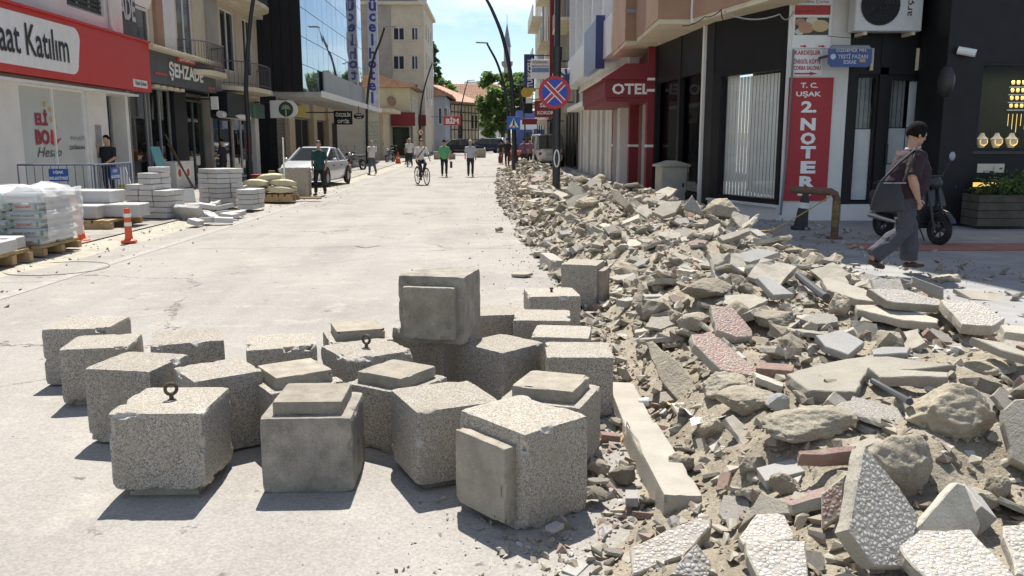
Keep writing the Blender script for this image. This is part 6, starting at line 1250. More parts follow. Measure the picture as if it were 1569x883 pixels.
# yellow sacks
p = left_of(408, 310); pallet('pallet under the yellowish sacks', p.x, p.y+.5, 1.35, .9, .2); pallet('second pallet under the yellowish sacks', p.x-1.0, p.y+.1, .7, .8, .2)
M_sack = M('jute_sack', (.52, .47, .32), .9, var=.15, vs=7, bump=.4, bs=30, objvar=.12)
bm = bmesh.new(); bmesh.ops.create_cube(bm, size=1); bmesh.ops.subdivide_edges(bm, edges=bm.edges, cuts=5, use_grid_fill=True)
for v in bm.verts: c_ = v.co; rr = 1-.28*(abs(c_.x*2)**4)*.5; v.co = Vector((c_.x*.66, c_.y*.42*(1-.1*abs(c_.x*2)**3), c_.z*.2*(1-.55*abs(c_.x*2)**3)*(1-.35*abs(c_.y*2)**3)))+.02*noise.noise_vector(c_*4)
sackme = bpy.data.meshes.new('sack_shape'); bm.to_mesh(sackme); bm.free(); sackme.materials.append(M_sack); sackme.polygons.foreach_set('use_smooth', [True]*len(sackme.polygons))
for k, (dx, dy, dz, sc_) in enumerate([(-.35, .1, 0, 1), (.32, .1, 0, 1), (-.35, .5, 0, 1), (.32, .5, 0, 1), (-.3, .2, .17, 1), (.36, .25, .17, 1), (0, .4, .32, 1), (-1.05, -.1, 0, .95), (-1.0, .2, 0, .95), (-1.02, 0, .16, .95)]):
    o = bpy.data.objects.new('sack', sackme); COL.objects.link(o); o.location = (p.x+dx, p.y+.2+dy, .37+dz); o.rotation_euler = (q.uniform(-.1, .1), q.uniform(-.1, .1), q.uniform(-.25, .25)); o.scale = (sc_,)*3; tag(o, 'yellowish sack on the pallet between the paver stacks and the grey block', 'sack', 'sacks on the pallets')
# flexible posts, bucket, log, handcart bits
def flexpost(label, p, h=.55, lean=0):
    t = thing('orange_post', label, 'traffic post', (p.x, p.y, p.z)); t.rotation_euler = (0, lean, 0)
    MB().tube([(0, 0, 0), (0, 0, .03), (0, 0, .05)], [.13, .12, .07], 16).build('base', M_orange, t); MB().tube([(0, 0, .04), (0, 0, .1), (0, 0, h-.1), (0, 0, h)], [.065, .058, .05, .042], 14).build('post', M_orange, t, smooth=True)
    for z in (.48*h, .74*h): MB().tube([(0, 0, z), (0, 0, z+.06)], [.0565, .0555], 14).build('reflector_band', M_reflw, t)
flexpost('short orange flexible post with white bands at the road edge', left_of(198, 371, .02)); flexpost('tall orange flexible post leaning behind the wrapped bags', left_of(127, 371, .02), .8, -.14)
p = left_of(402, 285); t = thing('red_tub', 'dark red tub standing behind the yellowish sacks', 'tub', p); MB().tube([(0, 0, 0), (0, 0, .4)], [.32, .38], 18).build('tub', M_redp, t, smooth=True); MB().tube([(0, 0, .36), (0, 0, .42)], .4, 18).build('rim', M_redp, t)
p = left_of(417, 283); t = thing('log_stump', 'short upright log next to the red tub', 'log', p); MB().tube([(0, 0, 0), (0, 0, .52)], .13, 12).build('trunk', M('bark', (.22, .17, .11), .9, bump=.4), t); MB().disc((0, 0, .52), Zv, .115, .006, 12).build('cut_face', M_wood, t)
p = left_of(437, 304); t = thing('white_stake', 'thin white stake standing in front of the grey block', 'stake', p); MB().tube([(0, 0, 0), (.01, 0, 1.72)], .022, 8).build('stake', M_whitem, t)
p = left_of(490, 305); t = thing('scrap_board', 'flat scrap board lying by the feet of the woman in the green polo', 'board', (p.x-.5, p.y-.3, .07)); bx('board', M_wood, t, -.7, .6, -.12, .1, 0, .05)
# barriers
M_barr = plain('barrier_blue_grey', (.10, .13, .20), .5, metal=.3); M_bsign = plain('barrier_sign_blue', (.02, .09, .36), .45)
def barrier(label, a, b, z, h=1.08, sign=True):
    a, b = Vector(a), Vector(b); d = b-a; L_ = d.length; t = thing('crowd_barrier', label, 'barrier', (a.x, a.y, z), math.atan2(d.y, d.x), 'steel crowd barriers before the bank')
    MB().tube([(0, 0, .12), (0, 0, h), (L_, 0, h), (L_, 0, .12)], .022, 8).build('frame', M_barr, t); MB().tube([(0, 0, .2), (L_, 0, .2)], .02, 8).build('lower_rail', M_barr, t)
    n = int(L_/.17)
    for k in range(1, n): MB().tube([(L_*k/n, 0, .2), (L_*k/n, 0, h)], .009, 6).build('bar', M_barr, t)
    for x in (.15, L_-.15): MB().tube([(x, -.3, 0), (x, 0, .14), (x, .3, 0)], .018, 6).build('foot', M_barr, t)
    if sign:
        s = MB().box(L_*.38, L_*.62, -.035, -.02, h*.66, h*.92).build('sign_plate', M_bsign, t)
        w_ = world_of(t)
        for body, zz, ww in (('UŞAK', h*.845, .28), ('BELEDİYESİ', h*.735, .5)):
            o = text(body, M_whl, None, (L_*.5, -.035, zz), (1, 0, 0), (0, 0, 1), ww*min(1, L_/2.2), .085, .03, depth=.004); o.parent = s
    return t
pa, pb, pc = PY(42, 305, 22.6), PY(160, 305, 22.6), PY(208, 305, 23.4)
barrier('long blue-grey crowd barrier with a blue plate before the bank window', (-10.72, 19.4, 0), (-8.98, 19.55, 0), .05); barrier('shorter crowd barrier set at an angle right of the long one', (-9.0, 19.35, 0), (-9.1, 21.5, 0), .05)
p = PY(180, 300, 23.6); t = thing('warning_board', 'white triangular warning board leaning behind the angled barrier', 'sign', (p.x, 23.9, .05)); MB().prism([(-.35, 0, .1), (.35, 0, .1), (.1, .1, .9), (-.1, .1, .9)], (0, .03, 0)).build('board', M_whitem, t); MB().prism([(-.2, -.01, .2), (.2, -.01, .2), (0, .08, .6)], (0, .01, 0)).build('triangle', M('board_yellow', (.55, .4, .05), .5), t)
# traffic cone on the left far
p = ground_at(610, 252); t = thing('traffic_cone', 'orange traffic cone beside the far left motorcycle', 'cone', p); MB().tube([(0, 0, .03), (0, 0, .8)], [.2, .04], 16).build('cone', M_orange, t, smooth=True); bx('base', M_orange, t, -.25, .25, -.25, .25, 0, .04); MB().tube([(0, 0, .4), (0, 0, .55)], [.125, .09], 16).build('white_band', M_reflw, t)
# orange barrier on far right
p = ground_at(793, 252); t = thing('orange_plastic_barrier', 'orange plastic barrier standing in the far rubble', 'barrier', (p.x, p.y, .35))
MB().prism([(-.6, -.2, 0), (.6, -.2, 0), (.6, -.06, .75), (-.6, -.06, .75)], (0, .25, 0)).build('shell', M_orange, t, bevel=.03)
for x in (-.3, .3): MB().box(x-.15, x+.15, -.23, -.12, .25, .5).build('slot', M_dgm, t)
# ---------------------------------------------------------------- right: black post, rusty pipe frame, tape, scooter, planter
p = G(1226, 352, .1); t = thing('black_traffic_post', 'black tapered traffic post standing before the notary sign', 'traffic post', (p.x, p.y, .1)); t.rotation_euler.y = .1
MB().tube([(0, 0, 0), (0, 0, .05), (0, 0, .06), (0, 0, .54), (0, 0, .58), (0, 0, .69), (0, 0, .71)], [.17, .165, .12, .075, .055, .06, .03], 14).build('post', plain('black_rubber', (.025, .025, .027), .6), t, smooth=True); MB().tube([(0, 0, .38), (0, 0, .48)], [.096, .09], 14).build('white_band', M_reflw, t)
p = G(1278, 366, .1); t = thing('rusty_pipe_guard', 'rusty bent pipe guard beside the black post', 'pipe', (p.x, p.y, .1)); M_rp = M('rust_pipe', (.14, .08, .055), .85, var=.35, vs=14, bump=.3)
MB().tube([(0, 0, 0), (0, 0, .64), (-.03, 0, .71), (-.1, 0, .75), (-.62, .35, .77)], .06, 10).build('pipe', M_rp, t, smooth=True); MB().disc((0, 0, 0), Zv, .13, .03, 12).build('flange', M_rp, t); MB().tube([(0, 0, .2), (0, 0, .6)], .063, 10).build('old_yellow_paint', M('flaked_yellow', (.2, .14, .07), .9, var=.4, vs=20), t)
cable('warning_tape', 'sagging yellow tape tied from the pipe guard to the rubble', [Vector((p.x-.05, p.y, .82)), G(1185, 352, .35), G(1150, 352, .3)], .009, plain('tape_yellow', (.38, .29, .07), .6), .02)
hoses = [([(1337, 584), (1362, 598), (1394, 616)], 'short black pipe lying across the flat concrete remains', .016, .22), ([(1223, 422), (1240, 436), (1266, 456)], 'dark blue-grey plastic pipe lying below the pale slab', .03, .42)]
for pts, lab, r_, z in hoses: tag(MB().tube([rubble_anchor(u, v, .1) for u, v in pts], r_, 8).build('plastic_pipe', plain('dark_pipe', (.05, .055, .065), .5), smooth=True), lab, 'pipe')
p0 = rubble_anchor(950, 597, .02); cable('iron_hook', 'bent iron loop sticking out beside the kerb', [p0+Vector((.028*math.cos(a), 0, .03+.028*math.sin(a))) for a in np.linspace(0, 5.6, 12)], .007, M_rust)
def paper(u, v, s, label, seed, mat):
    p = rubble_anchor(u, v, .03); bm = bmesh.new(); bmesh.ops.create_grid(bm, x_segments=8, y_segments=8, size=s)
    for v_ in bm.verts: v_.co.z += s*.5*noise.fractal(v_.co*(2.2/s)*.3+Vector((seed, 0, 0)), 1, 2, 3)
    me = bpy.data.meshes.new('crumpled_sheet'); bm.to_mesh(me); bm.free(); me.materials.append(mat); o = bpy.data.objects.new('crumpled_sheet', me); COL.objects.link(o); o.location = p+Vector((0, 0, s*.2)); o.rotation_euler = (.4, .2, seed); tag(o, label, 'litter')
paper(1052, 632, .06, 'crumpled white wrapper lying right of the kerb', 1, M_whitem); paper(1030, 622, .05, 'crumpled yellowish paper next to the white wrapper', 2, M('yellow_paper', (.5, .42, .2), .8)); paper(1085, 650, .09, 'torn white plastic bag under the stones', 3, M_whitem)
p = rubble_anchor(985, 628, .02); t = thing('paper_cup', 'small white paper cup lying on the second kerb stone', 'cup', p+Vector((0, 0, .05))); MB().tube([(-.03, 0, 0), (.03, 0, 0)], [.022, .028], 12).build('cup', M_whitem, t)
for k, (u, v, m_) in enumerate([(958, 672, M('dry_leaf', (.32, .2, .06), .8)), (962, 680, MATS['dry_leaf']), (950, 660, M('dark_leaf', (.09, .09, .03), .8)), (945, 650, MATS['dark_leaf'])]): paper(u, v, .035, ['dry orange leaf wedged beside the kerb', 'second dry leaf just below the orange leaf', 'dark leaf behind the kerb', 'dark leaf farthest along the kerb'][k], 5+k, m_)
# ---------------------------------------------------------------- wheels and two-wheelers
def wheel(parent, name, c, r, w_, axis=(1, 0, 0), spokes=0, rim=M_chrome, tw=None, hub=.06):
    c = Vector(c); ax = Vector(axis).normalized(); e1 = ax.orthogonal().normalized(); e2 = ax.cross(e1)
    o = MB().tube([c+(e1*math.cos(a)+e2*math.sin(a))*(r-w_*.5) for a in np.linspace(0, 2*math.pi, 33)], w_*.5, 8, cap=False).build(name, M_tyre, parent, smooth=True)
    rm = MB()
    if spokes:
        rm.tube([c+(e1*math.cos(a)+e2*math.sin(a))*(r-w_*1.1) for a in np.linspace(0, 2*math.pi, 33)], w_*.28, 6, cap=False)
        for k in range(spokes): a = 2*math.pi*k/spokes; rm.tube([c, c+(e1*math.cos(a)+e2*math.sin(a))*(r-w_)], .004 if spokes > 9 else .02, 4)
        rm.tube([c-ax*hub, c+ax*hub], .025, 8)
    else: rm.tube([c-ax*w_*.42, c-ax*w_*.3, c+ax*w_*.3, c+ax*w_*.42], [r*.5, r*.66, r*.66, r*.5], 20)
    rm.build('rim', rim, o); return o
def bicycle(label, loc, rz, col, lean=0):
    t = thing('bicycle', label, 'bicycle', loc, rz); m = plain('bike_frame', col, .35); b_ = .52; r = .34      # heading +Y
    wheel(t, 'front_wheel', (0, b_, r), r, .038, spokes=18); wheel(t, 'rear_wheel', (0, -b_, r), r, .038, spokes=18)
    mb = MB(); bb, st, hd, hd2 = (0, -.05, .28), (0, -.2, .82), (0, .36, .86), (0, .40, .72)
    for a, b in ((bb, st), (st, hd), (bb, hd2), (hd, hd2)): mb.tube([a, b], .018, 8)
    for s in (-.05, .05): mb.tube([bb, (s, -b_, r)], .011, 6); mb.tube([st, (s, -b_, r)], .010, 6); mb.tube([(s*.8, .42, .68), (s, b_, r)], .013, 6)
    mb.build('frame', m, t, smooth=True); MB().tube([hd, (0, .34, .98), (0, .36, 1.0)], .014, 8).build('stem', M_chrome, t); MB().tube([(-.28, .22, 1.02), (-.2, .34, 1.02), (0, .38, 1.0), (.2, .34, 1.02), (.28, .22, 1.02)], .013, 8).build('handlebar', M_chrome, t)
    MB().tube([st, (0, -.23, .92)], .014, 8).build('seat_post', M_chrome, t); MB().ell((0, -.24, .94), .075, .14, .035, 12, 6).build('saddle', M_tyre, t, smooth=True)
    cr = MB(); cr.disc((.03, -.05, .28), (1, 0, 0), .09, .008, 20); cr.tube([(.06, -.05, .28), (.06, .1, .2)], .009, 6); cr.tube([(-.06, -.05, .28), (-.06, -.2, .36)], .009, 6); cr = cr.build('crank', M_dgm, t)
    for s, y, z in ((1, .1, .2), (-1, -.2, .36)): MB().box(s*.06 if s > 0 else -.16, s*.16 if s > 0 else -.06, y-.04, y+.04, z-.01, z+.01).build('pedal', M_tyre, cr)
    MB().tube([(0, -b_+.36*math.cos(a), r+.36*math.sin(a)) for a in np.linspace(.5, 2.9, 12)], .02, 6).build('mudguard', m, t); return t
def motorcycle(label, loc, rz, col, group='parked motorcycles on the left', scooter=False, box=False):
    t = thing('scooter' if scooter else 'motorcycle', label, 'scooter' if scooter else 'motorcycle', loc, rz, group); m = plain('mc_%d' % int(col[0]*1000), col, .25); r = .24 if scooter else .3; b_ = .62
    wheel(t, 'front_wheel', (0, b_, r), r, .09, spokes=6, rim=M_dgm if scooter else M_grey_m); wheel(t, 'rear_wheel', (0, -b_, r), r, .10, spokes=6, rim=M_dgm if scooter else M_grey_m)
    fk = MB()
    for s in (-.09, .09): fk.tube([(s, b_, r), (s, b_-.22, .92)], .022, 8)
    fk.build('fork', M_dgm if scooter else M_chrome, t); MB().tube([(-.36, b_-.42, 1.05), (-.2, b_-.26, 1.02), (.2, b_-.26, 1.02), (.36, b_-.42, 1.05)], .016, 8).build('handlebar', M_dgm, t)
    for s in (-1, 1): o = MB().tube([(s*.22, b_-.28, 1.02), (s*.3, b_-.22, 1.26)], .008, 6).build('mirror', M_dgm, t); MB().ell((s*.32, b_-.22, 1.32), .055, .014, .07, 12, 8).build('mirror_glass', M_grey_m, o)
    MB().ell((0, b_-.14, .92), .10, .08, .10, 12, 8).build('headlight', plain('lens', (.6, .62, .65), .1) if not scooter else M_dgm, t, smooth=True)
    if scooter:
        MB().loft([[(-.2, b_-.2, .3), (.2, b_-.2, .3), (.2, b_-.25, .3), (-.2, b_-.25, .3)], [(-.25, b_-.16, .6), (.25, b_-.16, .6), (.25, b_-.24, .6), (-.25, b_-.24, .6)], [(-.14, b_-.24, .98), (.14, b_-.24, .98), (.14, b_-.32, .98), (-.14, b_-.32, .98)]]).build('leg_shield', m, t, bevel=.02); bx('floor_board', m, t, -.18, .18, -.1, b_-.22, .24, .34); MB().loft([[(-.16, 0, .34), (.16, 0, .34), (.13, -.85, .45), (-.13, -.85, .45)], [(-.17, -.02, .72), (.17, -.02, .72), (.14, -.88, .76), (-.14, -.88, .76)]]).build('rear_body', m, t, bevel=.04)
    else:
        MB().ell((0, .12, .80), .15, .28, .14, 14, 10).build('tank', m, t, smooth=True); MB().ell((0, .05, .45), .16, .24, .2, 10, 8).build('engine', M_grey_m, t); MB().tube([(0, b_-.3, .85), (0, .1, .6), (0, -.3, .45), (0, -b_, r)], .035, 8).build('frame', M_dgm, t)
    MB().tube([(0, .0, .80), (0, -.3, .80), (0, -.78, .86)], [.12, .16, .12], 10, sq=[(1, .5)]*3).build('seat', M_tyre, t, smooth=True); MB().tube([(.14, -.1, .28), (.17, -.75, .36)], [.03, .05], 8).build('exhaust', M_chrome, t)
    for s, y, nm in ((1, b_, 'front_mudguard'), (-1, -b_, 'rear_mudguard')): MB().tube([(0, y+(r+.05)*math.cos(a), r+(r+.05)*math.sin(a)) for a in np.linspace(.4, 2.6, 10)], .05, 6, sq=[(1, .3)]*10).build(nm, m, t)
    MB().tube([(-.12, 0, .3), (-.25, .05, 0)], .012, 6).build('kickstand', M_dgm, t)
    if box: bx('top_box', M_tyre, t, -.2, .2, -.95, -.6, .9, 1.2, bevel=.03)
    return t
p = ground_at(545, 262); motorcycle('motorcycle parked behind the silver car', p, 2.6, (.10, .10, .11)); p = ground_at(598, 250); motorcycle('motorcycle parked beside the far white shutter', p, 2.9, (.03, .03, .035), box=True); p = ground_at(528, 258); motorcycle('motorcycle half hidden behind the first one', p+Vector((-.3, 1.5, 0)), 2.4, (.35, .35, .36))
p = G(1442, 378, .1); motorcycle('dark scooter parked before the black pier, behind the walking woman', (p.x-.12, p.y+.75, .1), R_(-166), (.03, .03, .033), None, True)
p = G(1535, 352, .1); t = thing('planter_box', 'weathered wooden planter box at the jeweller window', 'planter', (p.x+.28, p.y+.3, .1)); M_pw = M('weathered_plank', (.09, .08, .06), .9, var=.25, vs=6, bump=.3)
for k in range(4): bx('plank', M_pw, t, -.72, .72, -.28, -.25, .06+k*.14, .19+k*.14); bx('side_plank', M_pw, t, -.72, -.69, -.249, .28, .06+k*.14, .19+k*.14)
bx('soil', M_dirt, t, -.68, .72, -.24, .28, .5, .56)
def leaves(name, parent, mat, n, fn, size, seed, two=None):
    g = random.Random(seed); mb = MB()
    for k in range(n):
        c = Vector(fn(g)); a = Vector((g.gauss(0, 1), g.gauss(0, 1), g.gauss(0, .7))).normalized(); b = a.orthogonal().normalized(); b = (Matrix.Rotation(g.uniform(0, 6.28), 3, a) @ b); s = size*g.uniform(.6, 1.4)
        mb.add([c-a*s, c+b*s*.45, c+a*s, c-b*s*.45], [(0, 1, 2, 3)], 0 if g.random() < .55 else 1)
    return mb.build(name, mat if isinstance(mat, list) else [mat], parent)
M_lf1 = M('leaf_green', (.075, .125, .035), .6, var=.3, vs=9, bump=0); M_lf2 = M('leaf_light', (.125, .18, .05), .6, var=.3, vs=9, bump=0); M_lf3 = M('leaf_dark', (.04, .07, .025), .6, var=.3, vs=9, bump=0)
for m_ in (M_lf1, M_lf2, M_lf3):
    N_ = m_.node_tree.nodes; tl_ = N_.new('ShaderNodeBsdfTranslucent'); bs_ = N_['Principled BSDF']; tl_.inputs[0].default_value = tuple(min(1, c*2.2) for c in bs_.inputs['Base Color'].default_value[:3])+(1,)
    mx_ = N_.new('ShaderNodeMixShader'); mx_.inputs[0].default_value = .45; LK = m_.node_tree.links.new; LK(bs_.outputs[0], mx_.inputs[1]); LK(tl_.outputs[0], mx_.inputs[2]); LK(mx_.outputs[0], N_['Material Output'].inputs[0])
leaves('foliage', t, [M_lf1, M_lf3], 900, lambda g: (g.gauss(.05, .32), g.gauss(0, .16), .62+abs(g.gauss(0, .16))), .05, 2); MB().tube([(0, 0, .5), (.05, 0, .8)], .02, 6).build('stem', M_timber, t)
# ---------------------------------------------------------------- cars
def car(label, loc, rz, col, L_=4.3, W_=1.72, Ht=1.43, kind='sedan', name='parked_car', group=None, plate=True):
    """heading +Y; lower body lofted, glasshouse, roof, pillars, wheels, lamps"""
    t = thing(name, label, 'car' if kind != 'van' else 'van', loc, rz, group); m = M('paint_%d_%d' % (int(col[0]*999), int(col[2]*999)), col, .22, var=.03, bump=0, spec=.6, metal=.25)
    h = L_/2; wl = .5; van = kind == 'van'
    st = [(-h, .42, .62, .62), (-h+.06, .30, .86, .80), (-h+.35, .24, .92, .92), (-h+.9, .20, .94, .98), (0, .19, .93, 1.0), (h-1.35, .19, .94, 1.0), (h-1.0, .2, .93, .98), (h-.5, .22, .82, .93), (h-.15, .27, .70, .84), (h, .36, .58, .66)]
    if van: st = [(y, zb, (1.02 if y < h-1.2 else zt+.12), wf) for y, zb, zt, wf in st]
    rings = []
    for y, zb, zt, wf in st:
        w2 = W_/2*wf; rings.append([Vector((sx*w2*k, y, zb+(zt-zb)*q)) for sx, k, q in ((-1, .86, 0), (-1, .98, .22), (-1, 1, .55), (-1, .93, .95), (-1, .8, 1), (1, .8, 1), (1, .93, .95), (1, 1, .55), (1, .98, .22), (1, .86, 0))])
    MB().loft(rings).build('body', m, t, smooth=.6)
    if van: gh = [(-h+.08, 1.0, .84, Ht-.06, .78), (-h+.2, 1.0, .88, Ht, .8), (h-1.75, 1.0, .9, Ht, .8), (h-1.0, .98, .88, 1.04, .84)]
    elif kind == 'hatch': gh = [(-h+.12, .9, .82, .95, .8), (-h+.45, .9, .86, Ht-.06, .68), (h-2.0, .9, .88, Ht, .68), (h-1.05, .9, .86, .96, .82)]
    else: gh = [(-h+.5, .9, .82, .96, .78), (-h+1.1, .9, .86, Ht-.05, .66), (-.1, .9, .88, Ht, .68), (h-2.1, .9, .88, Ht-.04, .68), (h-1.1, .9, .86, .95, .82)]
    rg = [[Vector((-W_/2*a, y, z0)), Vector((-W_/2*b, y, z1-.03)), Vector((-W_/2*b*.85, y, z1)), Vector((W_/2*b*.85, y, z1)), Vector((W_/2*b, y, z1-.03)), Vector((W_/2*a, y, z0))] for y, z0, a, z1, b in gh]
    gw = MB().loft(rg).build('glasshouse', plain('car_glass', (.03, .035, .04), .05, spec=.8), t)
    rf = [(y, z1, b) for y, z0, a, z1, b in gh][1:-1]; ys = [r[0] for r in rf]
    MB().loft([[Vector((-W_/2*b*1.02, y, z1-.05)), Vector((-W_/2*b*.85, y, z1+.015)), Vector((W_/2*b*.85, y, z1+.015)), Vector((W_/2*b*1.02, y, z1-.05))] for y, z1, b in rf]).build('roof', m, t, smooth=.5)
    pil = MB()
    for s in (-1, 1):
        for i in range(len(gh)-1):
            if i in (0, len(gh)-2): (y0, z0, a0, q0, b0), (y1, z1, a1, q1, b1) = gh[i], gh[i+1]; e = (Vector((s*W_/2*(b0+.005), y0, q0)), Vector((s*W_/2*(b1+.005), y1, q1-.02))); pil.tube(list(e), .035, 6)
        ym = (ys[0]+ys[-1])/2; pil.tube([(s*W_/2*.885, ym, .92), (s*W_/2*.69, ym, Ht-.05)], .035, 6)
        if van: pil.tube([(s*W_/2*.9, -h+.9, 1.0), (s*W_/2*.8, -h+.9, Ht-.03)], .09, 6)
    pil.build('pillars', m, t)
    for y in (-h+.75, h-.82):
        for s in (-1, 1): MB().disc((s*(W_/2-.02), y, .33), (s, 0, 0), .39, .012, 24).build('wheel_arch', M_void, t); wheel(t, 'wheel', (s*(W_/2-.06), y, .31), .31, .17, rim=M_grey_m)
    for s in (-1, 1):
        MB().ell((s*W_/2*.66, h-.13, .62), .2, .08, .085, 12, 8).build('headlight', plain('lens', (.6, .62, .65), .1), t, smooth=True); MB().ell((s*W_/2*.7, -h+.06, .74), .13, .06, .11, 12, 8).build('tail_light', M_red, t, smooth=True)
        MB().ell((s*(W_/2+.08), h-1.5, .97), .09, .06, .065, 12, 8).build('side_mirror', m, t, smooth=True)
        for y in (-.55, .45): MB().box(s*W_/2-.02, s*W_/2+.02, y-.08, y+.08, .74, .77).build('door_handle', M_dgm, t)
    bx('grille', M_void, t, -.42, .42, h-.08, h+.004, .40, .52); bx('bumper', m, t, -W_/2*.62, W_/2*.62, h-.05, h+.03, .27, .39, bevel=.02); bx('rear_bumper', m, t, -W_/2*.62, W_/2*.62, -h-.03, -h+.05, .35, .5, bevel=.02)
    if plate: bx('number_plate', M_reflw, t, -.26, .26, h+.031, h+.04, .33, .44); bx('rear_plate', M_reflw, t, -.26, .26, -h-.04, -h-.031, .52, .63)
    return t
p = ground_at(470, 289); car('silver sedan parked on the left facing the camera', (p.x-.1, p.y+2.2, 0.03), R_(180-6), (.56, .58, .60))
def far_car(u, v, heading, col, label, kind='sedan', **k):
    p = ground_at(u, v); return car(label, (p.x, p.y, gz(p.y)), R_(heading), col, kind=kind, group='cars at the end of the street', **k)
Yf = 84
for u, Y, hd, col, lab, kd in [(708, 80, -70, (.025, .025, .03), 'black sedan across the far end of the street', 'sedan'), (742, 88, 100, (.02, .025, .06), 'dark blue hatchback beside the far black sedan', 'hatch'), (762, 95, 100, (.5, .52, .55), 'silver car behind the dark blue hatchback', 'hatch'), (779, 92, 170, (.62, .62, .62), 'white estate car at the far end behind the lamp posts', 'hatch'), (806, 100, 90, (.15, .17, .25), 'blue-grey car far behind the crossing sign', 'sedan')]:
    x = (u-U0)*Y/FPX; car(lab, (x, Y, gz(Y)), R_(hd), col, kind=kd, group='cars at the end of the street', Ht=1.48)
x = (834-U0)*52/FPX; car('white van parked beyond the rubble on the right', (x, 52, gz(52)+.1), R_(7), (.62, .62, .61), 4.2, 1.75, 1.85, 'van', name='parked_van')
x = (828-U0)*88/FPX; car('white minibus far behind the white van', (x, 88, gz(88)), R_(178), (.6, .6, .6), 4.8, 1.95, 2.4, 'van', name='minibus')
# ---------------------------------------------------------------- trees
def tree(label, base, hgt, rx, rz_, zc, n, lf, seed, leaf=.17, name='tree', cone=False):
    g = random.Random(seed); t = thing(name, label, 'tree', base); tr = MB(); tr.tube([(0, 0, 0), (.1, 0, hgt*.3), (.0, .1, hgt*.62), (0, 0, hgt*.9)], [.28, .2, .12, .03], 10)
    ends = []
    for k in range(16):
        z = hgt*g.uniform(.22, .8); a = g.uniform(0, 6.28); l = rx*g.uniform(.55, .95)*(1-.4*abs(z-zc)/hgt); e = Vector((l*math.cos(a), l*math.sin(a), z+l*g.uniform(.2, .6))); tr.tube([(0, 0, z), e*.5+Vector((0, 0, z*.5+.05)), e], [.09, .06, .015], 6); ends.append(e)
    tr.build('trunk', M('tree_bark', (.10, .08, .06), .95, bump=.4), t); cl = []
    for k in range(46):
        while True:
            v = Vector((g.uniform(-1, 1), g.uniform(-1, 1), g.uniform(-1, 1)))
            if .3 < v.length < 1: break
        kx = (1-.75*(v.z+1)/2) if cone else 1; cl.append((Vector((v.x*rx*kx, v.y*rx*kx, zc+v.z*rz_)), g.uniform(.16, .34)*rx*(.6+.4*kx)))
    cl += [(e, .28*rx) for e in ends if not cone]
    def fn(q):
        c, r = q.choice(cl); d = Vector((q.gauss(0, 1), q.gauss(0, 1), q.gauss(0, 1))).normalized()*r*q.random()**.4; d.z *= .75; return c+d
    leaves('crown', t, lf, n, fn, leaf, seed+5); return t
def tree_at(u, Y, v_top, w_px, v_bot, label, n, lf, seed, **k):
    x = (u-U0)*Y/FPX; zt, zb = PY(u, v_top, Y).z, PY(u, v_bot, Y).z; g0 = gz(Y); return tree(label, (x, Y, g0), zt-g0, w_px*Y/FPX/2, (zt-zb)/2, (zt+zb)/2-g0, n, lf, seed, **k)
tree_at(770, 106, 96, 72, 200, 'big leafy tree at the end of the street below the minaret', 9000, [M_lf1, M_lf2], 3, leaf=.26)
tree_at(797, 100, 120, 40, 215, 'second leafy tree right of the big one', 4500, [M_lf1, M_lf3], 4, leaf=.24)
tree_at(752, 112, 150, 34, 215, 'lower leafy tree left of the big one', 3000, [M_lf1, M_lf2], 8, leaf=.24)
tree_at(668, 112, 58, 26, 150, 'dark cypress-like tree behind the beige apartment block', 3500, [M_lf3, M_lf1], 5, leaf=.22, cone=True)
tree_at(682, 118, 118, 36, 160, 'round green tree behind the red tile roofs', 3500, [M_lf1, M_lf2], 6, leaf=.24)
tree_at(722, 135, 138, 26, 160, 'small bush-like tree between the tile roofs', 1500, [M_lf1, M_lf2], 7, leaf=.24)
# ================================================================== people
MODE['world'] = False
SKIN = M('skin', (.42, .25, .17), .6, var=.08, vs=12, bump=.05); HAIRB = M('black_hair', (.010, .008, .008), .9, spec=.1, var=.3, vs=60, bump=.3, bs=90); HAIRG = M('grey_hair', (.42, .41, .40), .7, var=.2, vs=60, bump=.3, bs=90); HAIRN = M('brown_hair', (.06, .035, .02), .6, var=.3, vs=60, bump=.3, bs=90)
def remesh(mb, name, mat, parent, vox, it=2, sm=.5):
    me = bpy.data.meshes.new(name); me.from_pydata(mb.v, [], mb.f); bm = bmesh.new(); bm.from_mesh(me); bmesh.ops.recalc_face_normals(bm, faces=bm.faces); bm.to_mesh(me); bm.free()
    tmp = bpy.data.objects.new('tmp', me); COL.objects.link(tmp); md = tmp.modifiers.new('r', 'REMESH'); md.mode = 'VOXEL'; md.voxel_size = vox
    dg = bpy.context.evaluated_depsgraph_get(); out = bpy.data.meshes.new_from_object(tmp.evaluated_get(dg)); bpy.data.objects.remove(tmp); bpy.data.meshes.remove(me)
    bm = bmesh.new(); bm.from_mesh(out)
    for _ in range(it): bmesh.ops.smooth_vert(bm, verts=bm.verts, factor=sm, use_axis_x=True, use_axis_y=True, use_axis_z=True)
    if name in ('shirt', 'trousers'):
        bm.normal_update()
        for v in bm.verts: c_ = v.co; v.co = c_+v.normal*(.011*noise.noise(Vector((c_.x*9, c_.y*9, c_.z*16)))+.005*noise.noise(c_*30))
    bm.to_mesh(out); bm.free(); out.name = name; out.materials.clear(); out.materials.append(mat); out.polygons.foreach_set('use_smooth', [True]*len(out.polygons))
    o = bpy.data.objects.new(name, out); COL.objects.link(o); o.parent = parent; return o
def ring(c, rx, ry, n=16, fwd=0): return [Vector((c[0]+rx*math.cos(2*math.pi*k/n), c[1]+ry*math.sin(2*math.pi*k/n)*(1), c[2])) for k in range(n)]
